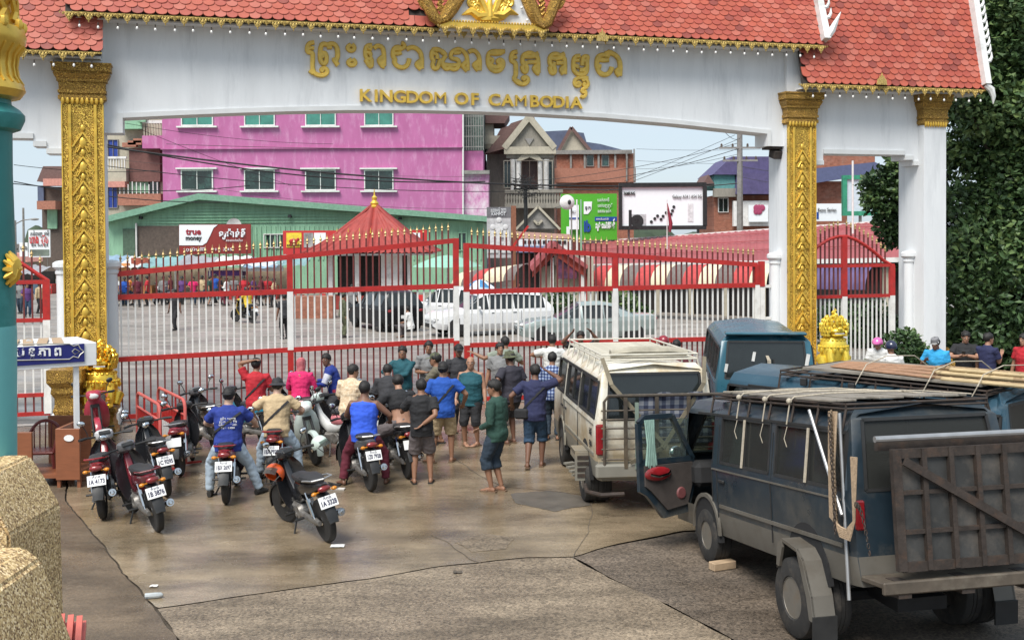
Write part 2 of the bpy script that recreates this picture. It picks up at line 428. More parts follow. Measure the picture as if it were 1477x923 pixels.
# plain white column at the right end with a gold capital
yf = -0.52
cx0 = S(1333.5, 300, yf)[0]; cx1 = S(1363.5, 300, yf)[0]; cxc, chw = (cx0 + cx1) / 2, (cx1 - cx0) / 2 + 0.02
zt = S(1348, 137, yf)[1]; zb = S(1348, 181, yf)[1]
gp('end_column', MB().box((cxc, 0, zb / 2), (chw * 2, 1.04, zb)), M_WHITE, smooth=0)
capital(cxc, chw, zt, zb, yf, 0.52, M_GOLDC)
gp('hinge_post', MB().lathe([(0.17, 0), (0.17, 0.35), (0.13, 0.4), (0.125, 3.06), (0.15, 3.08), (0.15, 3.13), (0.13, 3.15), (0.2, 3.22), (0.2, 3.30), (0.13, 3.34), (0.0, 3.36)], 14, (cxc - chw - 0.07, 0, 0)), M_WHITE)
gp('column_base', MB().lathe([(0.0, 0), (0.82, 0), (0.82, 0.5), (0.76, 0.55), (0.70, 0.75), (0.74, 0.8), (0.62, 0.9), (0, 0.9)], 4, (cxc, 0, 0), a0=PI / 4), M_GOLDC)
# left end column (behind the teal post)
gp('end_column', MB().box((XL - 4.6, 0, 4), (0.7, 1.04, 8)), M_WHITE, smooth=0)
# ---- roofs
def tile_mesh(m, w=0.225, L=0.36):
 pts = [(-w / 2, 0.17), (-w / 2, -0.02)]
 for k in range(1, 7):
  a = PI + PI * k / 7; pts.append((math.cos(a) * w / 2, -0.02 + math.sin(a) * 0.075))
 pts += [(w / 2, -0.02), (w / 2, 0.17)]
 mb = MB().prism(pts, -0.011, 0.011, plane='XY')
 return mb.mesh('roof_tile', m, smooth=0)
TM = [tile_mesh(m) for m in TILES]
tile_left = [300]
def roof(x0, x1, ye, ze, pitch, yridge, rows, cols_from_bottom=True, gaps=(), tw=0.232, ex=0.20, keep=100, slab_name='roof', kmat=None):
 """tiled slope facing the road: courses of round-ended tiles over a boarded slab"""
 cp, sp = math.cos(pitch), math.sin(pitch); L = (yridge - ye) / cp
 slab = MB()
 zr = ze + (yridge - ye) * math.tan(pitch)
 th = 0.05
 slab.prism([(ye + 0.03, ze - 0.03), (yridge, zr - 0.06), (2 * yridge - ye - 0.03, ze - 0.03), (2 * yridge - ye - 0.09, ze - 0.06), (yridge, zr - 0.22), (ye + 0.09, ze - 0.06)], x0 + 0.02, x1 - 0.02, plane='YZ')
 rf = gp(slab_name, slab, [M_UNDER], smooth=0)
 soff = MB().box(((x0 + x1) / 2, (ye + 0.15 + yridge) / 2, ze - 0.085), (x1 - x0 - 0.1, yridge - ye - 0.2, 0.04)); soff.build('soffit', M_WHITE, rf, smooth=0)
 ncol = int((x1 - x0) / tw) + 1
 stuff = MB(); proto = TM[0]
 pv = [v.co.copy() for v in proto.vertices]; pf = [tuple(p.vertices) for p in proto.polygons]
 total = 0
 for r in range(rows):
  d = ex * r + 0.09
  for c in range(ncol + 1):
   x = x0 + (c + (0.5 if r % 2 else 0.0)) * tw
   if x > x1 - 0.02 or x < x0 + 0.02: continue
   if any(abs(x - gx) < gw and gr0 <= r <= gr1 for gx, gw, gr0, gr1 in gaps): continue
   y = ye + d * cp; z = ze + d * sp
   k = rnd.choices((0, 1, 2, 3), (5, 4, 3, 0.8))[0]
   tilt = pitch - 0.13 + rnd.uniform(-0.012, 0.012); rz = rnd.uniform(-0.025, 0.025)
   if rnd.random() < 0.012: rz += rnd.choice((-1, 1)) * 0.12
   M = Matrix.Translation((x, y - 0.015, z + 0.018)) @ Matrix.Rotation(tilt, 4, 'X') @ Matrix.Rotation(rz, 4, 'Z')
   if total < keep:
    o = link('roof_tile', TM[k], rf); o.matrix_local = M; total += 1
   else:
    stuff._add([M @ p for p in pv], pf, k)
 if stuff.v:
  tag(stuff.build('roof_tile_courses', TILES, rf, smooth=0, fix=False), kind='stuff')
 return rf
def eave(x0, x1, ye, ze, rf, period=0.366, phase=0.1):
 """gilded drop fringe with a string of lamp bulbs under an eave"""
 L = x1 - x0
 mb = MB().box(((x0 + x1) / 2, ye - 0.01, ze - 0.02), (L, 0.03, 0.035)); mb.build('fringe_board', M_FRINGE, rf, smooth=0)
 global PEND, BULB
 if PEND is None:
  p = MB()
  for dx, dz, s_ in ((0, -0.075, 1.15), (-0.05, -0.055, .85), (0.05, -0.055, .85), (-0.1, -0.03, .7), (0.1, -0.03, .7), (-0.15, -0.015, .5), (0.15, -0.015, .5), (0, -0.135, .8), (-.03, -.11, .6), (.03, -.11, .6), (0, -.175, .45)):
   dx *= 1.15; a, b = 0.034 * s_, 0.058 * s_
   p.prism([(dx - a, dz), (dx, dz - b), (dx + a, dz), (dx, dz + b * .8)], -0.012, 0.012)
   p.ball((dx, -0.014, dz), (a * .55, 0.012, b * .5), 5, 3)
  PEND = p.mesh('eave_pendant', M_FRINGE, smooth=20)
  b = MB().ball((0, 0, -0.05), (0.025, 0.025, 0.036), 8, 6, 0); b.tube([(0, 0, -0.02), (0, 0, 0.05)], 0.013, 6, 1)
  BULB = b.mesh('light_bulb', [M_BULB, M_UNDER])
 x = x0 + phase
 while x < x1 - 0.03:
  link('eave_pendant', PEND, rf, None, (x, ye - 0.03, ze - 0.01))
  if x + period / 2 < x1:
   o = link('eave_pendant', PEND, rf, None, (x + period / 2, ye - 0.022, ze)); o.scale = (0.8, 1, 0.62)
   link('light_bulb', BULB, rf, None, (x + period / 2 + rnd.uniform(-.02, .02), ye - 0.02, ze - 0.235 + rnd.uniform(-.012, .012)))
  x += period
PEND = BULB = None
YE = -0.86
xm0, zm0 = S(92, 14, YE); xm1, zm1 = S(1188, 68, YE)
zm = (zm0 + zm1) / 2
hx = S(601, 28, YE)[0]
MAINR = roof(xm0, xm1, YE, zm, R_(72), 0.1, 14, gaps=((hx, 0.24, 1, 2),), keep=140, ex=0.128)
eave(xm0, xm1, YE, zm, MAINR)
YS = -0.86
xs0, zs0 = S(1158, 121, YS); xs1, zs1 = S(1421, 130, YS); zs = (zs0 + zs1) / 2
SIDER = roof(xs0, xs1, YS, zs, R_(77), -0.05, 21, keep=110, ex=0.152, slab_name='side_roof'); eave(xs0, xs1, YS, zs, SIDER, phase=0.06)
xl1, zl1 = S(147, 76, YS)
SIDEL = roof(xl1 - 5.2, xl1, YS, zl1, R_(74), -0.05, 14, keep=40, ex=0.118, slab_name='side_roof')
eave(xl1 - 5.2, xl1, YS, zl1, SIDEL, phase=0.08)
# broken battens seen through the gap of missing tiles
mb = MB()
for k in range(3): mb.box((hx, YE + 0.16 + k * 0.1, zm + 0.06 + 0.095 * k), (0.55, 0.03, 0.03))
mb.build('batten', mat('grey_timber', (0.22, 0.2, 0.18), 0.8), MAINR, smooth=0)
# white bargeboards with flame hooks
def barge(x, ye, ze, pitch, L, hooks, rf, zlow=0.0):
 cp, sp = math.cos(pitch), math.sin(pitch); b = MB()
 p0 = Vector((x, ye - 0.05, ze + zlow)); p1 = Vector((x, ye + L * cp, ze + L * sp))
 b.bar(p0, p1, 0.17, 0.24, up=(0, 0, 1)); bo = b.build('bargeboard', M_BWHITE, rf, smooth=0)
 h = MB()
 for k in range(hooks):
  t = 0.12 + (k + 0.5) / hooks * 0.86; p = p0.lerp(p1, t) + Vector((0.06, -0.06, 0.08))
  h.tube([p, p + Vector((0.08, -0.02, 0.03)), p + Vector((0.13, -0.02, 0.12)), p + Vector((0.15, 0, 0.26))], [0.05, 0.05, 0.035, 0.006], 6)
 h.build('flame_hook', M_BWHITE, bo)
 f = MB().tube([p0 + Vector((0.03, -.03, .02)), p0 + Vector((0.14, -.05, 0.22)), p0 + Vector((0.24, -.06, 0.42)), p0 + Vector((0.38, -.06, .68))], [0.06, 0.09, 0.06, 0.008], 7)
 return bo, f, p0
bo, f, p0 = barge(xm1 + 0.02, YE, zm, R_(73), 3.0, 9, MAINR, 0.12); f.build('naga_finial', M_BWHITE, bo)
bo, f, p0 = barge(xs1 - 0.02, YS, zs, R_(79), 3.5, 14, SIDER, 0.12)
MB().tube([p0, p0 + Vector((0.12, -.05, -0.12)), p0 + Vector((0.18, -.06, -0.3)), p0 + Vector((0.17, -.06, -.48))], [0.08, 0.09, 0.06, 0.01], 7).build('naga_finial', M_BWHITE, bo)
# ---- pediment above the middle
YP = -1.02
def Sp(u, v): x, z = S(u, v, YP); return Vector((x, YP, z))
ped = MB()
a, b_, c = Sp(634, 44), Sp(789, 47), Sp(712, -105)
ped.prism([(a.x, a.z), (b_.x, b_.z), (c.x, c.z)], YP + 0.03, YP + 0.5)
PED = gp('pediment', ped, M_WHITE, 'white gable panel framed by golden nagas above the lettering', smooth=0)
def swp(mb, pts, r, n=7, dy=0.0): mb.tube([Sp(u, v) + Vector((0, dy, 0)) for u, v in pts], r, n)
nag = MB()
for s_, pts in ((-1, [(613, -14), (612, -3), (619, 12), (626, 25), (633, 30), (641, 27), (650, 14), (662, -6), (676, -32), (694, -68), (712, -105)]),
    (1, [(805, -14), (803, -2), (797, 14), (789, 33), (783, 37), (776, 33), (769, 18), (760, -4), (747, -32), (730, -68), (712, -105)])):
 swp(nag, pts, [0.10, 0.12, 0.13, 0.13, 0.13, 0.14, 0.16, 0.16, 0.15, 0.14, 0.1], 10)
 for k in range(7):      # mane feathers
  u, v = pts[0][0] + s_ * -2, pts[0][1] + 4 + k * 4
  e = s_ * (-14 + k) * -1
  swp(nag, [(u + s_ * -4, v + 2), (u + s_ * 6, v - 4), (u + s_ * 13, v - 13)], [0.05, 0.045, 0.008], 6)
 for k in range(4):
  u, v = pts[5][0] + s_ * (2), pts[5][1] - 8 - 7 * k
  swp(nag, [(u, v), (u + s_ * 7, v - 6), (u + s_ * 4, v - 13)], [0.05, 0.04, 0.01], 6)
nag.build('naga', M_GOLDC, PED, 'golden serpent curling along the gable edge')
fl = MB()
def scroll(cu, cv, r, turns, s_, w=0.045):
 pts = []
 for k in range(14):
  t = k / 13; a_ = s_ * t * turns * 2 * PI + 1.2; rr = r * (1 - 0.8 * t); pts.append((cu + rr * math.cos(a_), cv + rr * math.sin(a_)))
 swp(fl, pts, w, 6, -0.01)
for s_ in (-1, 1):
 cu = 707
 swp(fl, [(cu + s_ * 4, 22), (cu + s_ * 18, 23), (cu + s_ * 28, 16), (cu + s_ * 41, 22)], [0.09, 0.11, 0.09, 0.01], 7)
 swp(fl, [(cu, 27), (cu + s_ * 10, 28), (cu + s_ * 21, 27)], [0.1, 0.08, 0.01], 7)
 scroll(cu + s_ * 20, 13, 8, 1.4, s_)
 scroll(cu + s_ * 26, 3, 7, 1.2, -s_)
 swp(fl, [(cu + s_ * 3, 24), (cu + s_ * 10, 8), (cu + s_ * 17, -8), (cu + s_ * 30, -12)], [0.08, 0.09, 0.07, 0.03], 7)
 for k in range(3): swp(fl, [(cu + s_ * (8 + 6 * k), 22 - 3 * k), (cu + s_ * (13 + 7 * k), 12 - 4 * k), (cu + s_ * (10 + 7 * k), 3 - 5 * k)], [0.06, 0.05, 0.01], 6)
swp(fl, [(707, 25), (706, 10), (707, -8)], [0.1, 0.08, 0.02], 8)
fl.build('floral_carving', M_GOLD, PED)
bd = MB(); x0p, x1p = S(633, 50, -1.0)[0], S(786, 55, -1.0)[0]; zp = zm + 0.13
bd.box(((x0p + x1p) / 2, -1.03, zp - 0.08), (x1p - x0p, 0.10, 0.13))
k = x0p
while k < x1p: bd.ball((k, -1.08, zp - 0.0), 0.025, 6, 4); k += 0.065
bd.build('gilded_band', M_GOLD, PED)
pb = MB(); k = x0p + 0.1
PBIG = None
k = x0p + 0.12
while k < x1p:
 o = link('gilded_leaf', PEND, PED, None, (k, -1.09, zp - 0.09)); o.scale = (0.9, 1.6, 1.25); k += 0.31
for u, v in ((661, 11), (650, 25), (752, 12), (760, 30)):
 p = Sp(u, v); MB().ball((0, 0, 0), .035, 8, 6).build('light_bulb', M_BULB, PED, None, (p.x, YP - 0.03, p.z))
# little gold crest leaves standing on the eaves
for u, v, yy, rf in ((868, 57, YE, MAINR), (1271, 120, YS, SIDER)):
 x, z = S(u, v, yy - 0.05); cm = MB()
 for dx, hh in ((-.1, .1), (-.05, .17), (0, .24), (.05, .17), (.1, .1)): cm.prism([(dx - .035, -.05), (dx + .035, -.05), (dx + .02, hh * .6), (dx, hh), (dx - .02, hh * .6)], -.02, .02)
 cm.build('crest_leaf', M_FRINGE, rf, None, (x, yy - 0.08, z))
# ---- lettering on the beam: Khmer title traced as strokes, one part per character cluster
YT = YB - 0.055
Z1 = lambda x, y: (430 + x / 9.231, 50 + y / 9.231)
Z2 = lambda x, y: (580 + x / 9.231, 50 + y / 9.231)
Z3 = lambda x, y: (720 + x / 7.774, 50 + y / 7.774)
KH = [
 (Z1, [([(215, 105), (150, 115), (120, 165), (125, 240), (195, 240), (195, 300), (192, 450), (200, 470), (215, 520), (300, 550), (370, 535), (395, 490), (375, 455), (330, 450), (305, 475), (340, 492)], 26),
       ([(215, 185), (165, 175), (130, 200)], 22), ([(150, 478), (200, 520)], 22)]),
 (Z1, [([(330, 130), (300, 160), (290, 300), (310, 375), (345, 395), (375, 370), (380, 300), (365, 250), (335, 245), (320, 280), (345, 305)], 27),
       ([(300, 150), (340, 120), (390, 140), (440, 120), (490, 130), (525, 190), (530, 290), (510, 350), (470, 320), (520, 395), (535, 410)], 28), ([(385, 175), (450, 170)], 22)]),
 (Z1, [([(705, 135), (655, 165), (680, 215), (735, 215), (755, 170), (715, 130)], 26), ([(715, 330), (660, 365), (690, 410), (745, 408), (770, 370), (725, 328)], 26)]),
 (Z1, [([(985, 140), (925, 145), (895, 190), (897, 300), (945, 335), (985, 300)], 25), ([(900, 240), (970, 245), (960, 290)], 24), ([(900, 330), (950, 415), (980, 430), (978, 330)], 27), ([(985, 150), (930, 180), (985, 195)], 26)]),
 (Z1, [([(1010, 185), (1060, 145), (1120, 165), (1145, 230), (1145, 420)], 27), ([(1140, 290), (1080, 330), (1080, 360), (1125, 425), (1150, 425)], 27), ([(1130, 340), (1110, 390)], 22)]),
 (Z2, [([(10, 205), (-40, 165), (-90, 170), (-120, 215), (-120, 300), (-85, 335), (-110, 360), (-70, 420), (0, 445), (60, 425), (90, 370), (98, 320)], 27), ([(-110, 255), (-40, 255), (-10, 240)], 24), ([(-100, 200), (0, 190), (40, 165), (20, 120), (-10, 115)], 24),
       ([(60, 200), (120, 165), (190, 180), (250, 240), (265, 330), (262, 455)], 27), ([(258, 340), (195, 385), (200, 415), (255, 462)], 27), ([(250, 380), (225, 420)], 22)]),
 (Z2, [([(560, 260), (500, 200), (430, 190), (395, 230), (395, 320), (430, 350), (400, 400), (430, 460), (480, 450), (490, 380), (520, 330)], 26), ([(400, 250), (470, 260), (470, 330)], 24), ([(400, 200), (540, 215), (585, 280)], 26),
       ([(585, 280), (535, 350), (545, 420), (590, 465), (635, 440), (700, 470), (750, 440), (765, 370), (740, 330), (650, 320), (650, 260), (690, 210), (760, 190), (830, 230), (870, 300), (875, 480)], 26),
       ([(550, 400), (640, 410), (740, 410)], 26), ([(690, 250), (780, 240)], 20), ([(865, 360), (810, 400), (815, 430), (870, 485)], 26)]),
 (Z2, [([(885, 235), (940, 205), (1000, 240), (1035, 310), (1035, 480)], 26), ([(1030, 350), (960, 395), (965, 420), (1015, 480)], 26), ([(1010, 385), (990, 430)], 22)]),
 (Z2, [([(1370, 225), (1280, 225), (1200, 220), (1145, 260), (1145, 380), (1170, 450), (1240, 495), (1310, 480), (1350, 420), (1350, 360), (1310, 330), (1270, 350), (1290, 385), (1335, 385)], 26), ([(1150, 320), (1210, 330), (1200, 375), (1150, 385)], 24), ([(1160, 250), (1300, 260), (1340, 235)], 26), ([(1160, 400), (1250, 450), (1330, 400)], 30)]),
 (Z3, [([(205, 195), (155, 200), (135, 245), (140, 305), (185, 310), (190, 370), (190, 460), (165, 490), (210, 545), (280, 562), (325, 530), (325, 490), (290, 475), (262, 495), (295, 505)], 23), ([(200, 250), (150, 260)], 20), ([(160, 495), (240, 545)], 22)]),
 (Z3, [([(440, 210), (400, 230), (360, 205), (310, 210), (265, 240), (262, 330), (300, 345), (305, 300)], 23), ([(265, 245), (340, 250), (430, 240), (440, 300), (440, 430)], 24), ([(262, 350), (270, 410), (300, 425), (315, 380), (300, 345)], 24), ([(435, 345), (385, 375), (430, 435), (448, 435)], 24), ([(320, 310), (420, 310)], 22)]),
 (Z3, [([(735, 215), (690, 240), (650, 215), (600, 220), (568, 260), (570, 335), (610, 355), (620, 310)], 23), ([(570, 260), (640, 275), (730, 250), (740, 310), (738, 445)], 24), ([(572, 360), (582, 425), (615, 440), (630, 400), (615, 355)], 24), ([(735, 360), (688, 390), (725, 445)], 24), ([(640, 320), (720, 320)], 22)]),
 (Z3, [([(910, 240), (855, 245), (835, 290), (835, 390), (860, 430), (910, 455), (965, 445), (990, 400), (985, 300), (1000, 245), (950, 245), (935, 290), (935, 350)], 23), ([(840, 350), (890, 350), (870, 380)], 20), ([(850, 290), (900, 290)], 20), ([(945, 295), (990, 290)], 20), ([(900, 400), (960, 400), (985, 375)], 26)]),
 (Z3, [([(1000, 485), (920, 485), (860, 495), (845, 540), (860, 580), (900, 580), (915, 550), (885, 535), (875, 560)], 19), ([(930, 520), (970, 500), (1000, 530), (1000, 575), (965, 590), (945, 560), (970, 545)], 18), ([(990, 590), (940, 610), (925, 640), (960, 655), (970, 630), (975, 680), (945, 708), (915, 690)], 18)]),
 (Z3, [([(1240, 245), (1170, 225), (1110, 245), (1098, 300), (1100, 370), (1130, 430), (1180, 455), (1230, 440), (1260, 400), (1265, 365)], 25), ([(1105, 275), (1170, 290), (1230, 285)], 24), ([(1105, 355), (1145, 360)], 22), ([(1190, 215), (1250, 205), (1310, 230), (1355, 290), (1362, 380), (1355, 465)], 25), ([(1352, 385), (1312, 410), (1350, 465)], 25), ([(1220, 195), (1270, 205)], 22)]),
]
for fn, strokes in KH:
 mb = MB()
 for pts, w in strokes:
  sc = 9.231 if fn is not Z3 else 7.774
  pp = [fn(*p) for p in pts]; rad = w / sc / 64.0 * 1.12
  # smooth the polyline (Chaikin) and sweep a flattened bar
  for _ in range(2):
   q = [pp[0]]
   for a, b_ in zip(pp[:-1], pp[1:]): q += [(a[0] * .75 + b_[0] * .25, a[1] * .75 + b_[1] * .25), (a[0] * .25 + b_[0] * .75, a[1] * .25 + b_[1] * .75)]
   pp = q + [pp[-1]]
  P = [Vector((S(u, v, YT)[0], YT, S(u, v, YT)[1])) for u, v in pp]
  rings = []
  for i, p in enumerate(P):
   d = (P[min(i + 1, len(P) - 1)] - P[max(i - 1, 0)]).normalized(); nrm = Vector((-d.z, 0, d.x)); k = rad
   yb = Vector((0, 0.05, 0)); yfv = Vector((0, -0.02 - 0.0007 * (i % 2), 0))
   rings.append([p + nrm * k + yb, p + nrm * k * 1.0 + Vector((0, 0.0, 0)), p + nrm * k * .6 + yfv, p - nrm * k * .6 + yfv, p - nrm * k, p - nrm * k + yb])
  mb.loft(rings)
 gp('letter', mb, M_GOLDL, smooth=30)
# KINGDOM OF CAMBODIA, letter by letter along the rising line of the photo
ENG = [('K', 526.5), ('I', 542.5), ('N', 557), ('G', 576.5), ('D', 594.5), ('O', 614), ('M', 635), ('O', 665.5), ('F', 684.5), ('C', 713), ('A', 732), ('M', 751), ('B', 770.5), ('O', 788), ('D', 805.5), ('I', 818), ('A', 831)]
for ch, u in ENG:
 v = 139 + (u - 526) * (149.5 - 139) / (831 - 526)
 x, z = S(u, v, YT)
 me = text_mesh(ch, 0.40, 0.035, 0.0 if ch == 'M' else 0.010)
 if not me.materials: me.materials.append(M_GOLD)
 o = link('letter', me, GATEWAY, None, (x, YT, z)); o.scale = (1.02, 1, 0.92)
# lamp bracket and loudspeaker under the beam at the right
x, z = S(1112, 216, 0)
br = MB().box((x + 0.12, -0.05, z + 0.02), (0.6, 0.35, 0.05)); br.box((x + 0.1, -0.1, z - 0.12), (0.3, 0.25, 0.2), rot=(0.3, 0, 0.1), bev=0.02)
gp('lamp_bracket', br, M_UNDER)
# ================================================================== gates
M_RED = mat('red_gate_paint', (0.43, 0.022, 0.018), 0.45, var=0.2, scale=5, dirt=(0.25, 0.03, 0.025), dirt_amt=0.35, dirt_scale=6, bump=0.05)
M_WP = mat('white_gate_paint', (0.74, 0.73, 0.70), 0.5, var=0.1, scale=6, dirt=(0.45, 0.42, 0.38), dirt_amt=0.3)
M_REDP = mat('shaded_red_bars', (0.15, 0.028, 0.024), 0.5, var=0.25, scale=6, dirt=(0.08, 0.03, 0.025), dirt_amt=.3)  # gate red darkened: the shade of thin backlit bars is in the colour
M_TIP = gold_mat('gold_tip', (0.46, 0.33, 0.14), (0.2, 0.1, 0.02), 0.45, 0, 10, 0.4)
def picket(z0, z1, z2, z3, ztip, low_red=True):
 """upright bar: red below z1, white to z2, red to z3 and a gilded spear tip"""
 mb = MB(); r = 0.0165
 def seg(a, b, mi): mb.box((0, 0, (a + b) / 2), (r * 2, r * 2, b - a), mi=mi)
 if z1 > z0 + 0.02: seg(z0, z1, 0 if low_red else 1)
 seg(z1, z2, 1); seg(z2, z3, 0)
 mb.lathe([(0.012, z3), (0.03, z3 + 0.02), (0.012, z3 + 0.04), (0.034, z3 + 0.075), (0.012, z3 + 0.12), (0.0, ztip)], 5, mi=2)
 return mb
def lerp(a, b, t): return a + (b - a) * t
def gate_leaf(name, label, xs, top, mid, low, bot, spacing, ext=0.24, stays=None):
 g = thing(name, label, 'gate', GM @ Vector((xs[0], 0, 0)), GTH)
 X0, X1 = xs[0], xs[-1]
 def H(r, x): return lerp(r[0], r[1], (x - X0) / (X1 - X0))
 for nm, rr, w in (('top_rail', top, 0.11), ('middle_rail', mid, 0.11), ('lower_rail', low, 0.105), ('bottom_rail', bot, 0.095)):
  MB().bar((0, 0, rr[0]), (X1 - X0, 0, rr[1]), 0.07, w).build(nm, M_RED, g, smooth=0)
 for k, x in enumerate(xs):
  zt = H(top, x) + (0.05 if k == (0 if top[0] > top[1] else len(xs) - 1) else 0)
  mb = MB().box((x - X0, -0.004, (H(mid, x) + zt) / 2), (0.125, 0.085, zt - H(mid, x)), mi=0)
  mb.box((x - X0, -0.004, (H(mid, x) + H(low, x)) / 2), (0.125, 0.082, H(mid, x) - H(low, x)), mi=1)
  mb.box((x - X0, -0.004, (H(low, x) + H(bot, x)) / 2), (0.125, 0.085, H(low, x) - H(bot, x)), mi=0)
  mb.build('post', [M_RED, M_WP], g, smooth=0)
 x = X0 + spacing
 while x < X1 - 0.05:
  if min(abs(x - q) for q in xs) > 0.07:
   zt = H(top, x) + ext
   picket(H(bot, x), H(low, x), H(mid, x), zt, zt + 0.2).build('picket', [M_REDP, M_WP, M_TIP], g, None, (x - X0, 0.02, 0), smooth=0)
  x += spacing
 return g
def SZ(u, v): return S(u, v, 0)[1]
xl = [S(u, 450, 0)[0] for u in (164, 418.5, 658)]
GL = gate_leaf('gate_leaf', 'left leaf of the tall red and white railed gate, hung on the left gold pillar', xl, (SZ(163, 396), SZ(660, 347)), (SZ(160, 429), SZ(660, 412.5)), (SZ(160, 519), SZ(660, 491)), (SZ(163, 602), SZ(660, 571)), 0.1435)
xr = [S(u, 450, 0)[0] for u in (673, 887, 1092)]
GR = gate_leaf('gate_leaf', 'right leaf of the tall red and white railed gate, hung on the right gold pillar', xr, (SZ(673, 354), SZ(1092, 382)), (SZ(673, 421), SZ(1092, 411)), (SZ(673, 498), SZ(1092, 487)), (SZ(673, 576), SZ(1092, 561)), 0.1365)
# hinge gear on the right leaf and the drop bolt at the joint
mb = MB()
for v in (413, 459):
 mb.box((xr[-1] - xr[0] + 0.18, 0, SZ(1104, v)), (0.36, 0.06, 0.07))
mb.build('hinge', M_WP, GR, smooth=0)
MB().box((xr[-1] - xr[0] + 0.12, 0.0, SZ(1100, 395)), (0.13, 0.12, 0.62)).build('hinge_stile', M_RED, GR, smooth=0)
MB().bar((xr[-1] - xr[0] + 0.13, 0, 0.1), (xr[-1] - xr[0] + 0.13, 0, 2.5), 0.12, 0.1).build('hinge_stile', M_WP, GR, smooth=0)
MB().box((0.12, 0, 0.62), (0.06, 0.06, 1.0)).build('drop_bolt', M_RED, GR, smooth=0)
# side gates
def side_gate(name, label, x0, x1, xp, xe, curve, zh, zm_, zlow, zb, sp=0.1235, redlow=True):
 g = thing(name, label, 'gate', GM @ Vector((x0, 0.05, 0)), GTH)
 crv = MB().tube([(x - x0, 0, z) for x, z in curve], 0.045, 6); crv.build('curved_rail', M_RED, g)
 for nm, z in (('upper_rail', zh), ('middle_rail', zm_), ('lower_rail', zlow), ('bottom_rail', zb)):
  if z is not None: MB().box(((x1 - x0) / 2, 0, z), (x1 - x0, 0.07, 0.08)).build(nm, M_RED, g, smooth=0)
 def top(x):
  for (a, za), (b, zb_) in zip(curve[:-1], curve[1:]):
   if a <= x <= b: return lerp(za, zb_, (x - a) / (b - a))
  return curve[-1][1] if x > curve[-1][0] else curve[0][1]
 for x in xp:
  mb = MB().box((x - x0, -0.004, (zm_ + top(x)) / 2), (0.14, 0.09, top(x) - zm_), mi=0); mb.box((x - x0, -0.004, (zb + zm_) / 2), (0.14, 0.088, zm_ - zb), mi=1)
  mb.build('post', [M_RED, M_WP], g, smooth=0)
 x = x0 + sp * .5
 while x < x1:
  if min(abs(x - q) for q in xp) > 0.08:
   zt = top(x) + 0.26
   picket(zb, zlow if (zlow and redlow) else zb, zm_, zt, zt + 0.18).build('picket', [M_REDP, M_WP, M_TIP], g, None, (x - x0, 0.015, 0), smooth=0)
  x += sp
 return g
cv = [(1177, 358.5), (1186, 352), (1197, 345.5), (1209, 341.5), (1222, 341), (1236, 346), (1250, 354.5), (1263, 364), (1276, 376), (1288, 383)]
cvs = [S(u, v, 0) for u, v in cv]
side_gate('side_gate', 'small red and white side gate with a curved top, right of the right gold pillar', S(1176, 400, 0)[0], S(1291, 400, 0)[0], [S(1219, 400, 0)[0], S(1288, 400, 0)[0]], 0, cvs, SZ(1230, 383.5), SZ(1230, 427.5), None, 0.15)
cv = [(-110, 352), (-70, 346), (-30, 352), (0, 362), (32, 381), (50, 393), (70, 406)]
cvs = [S(u, v, 0) for u, v in cv]
side_gate('side_gate', 'small red side gate left of the left gold pillar, behind the booth', S(-110, 400, 0)[0], S(69, 400, 0)[0], [S(-20, 400, 0)[0], S(66, 400, 0)[0]], 0, cvs, SZ(50, 407), SZ(50, 462), SZ(50, 570), 0.2, sp=0.16)
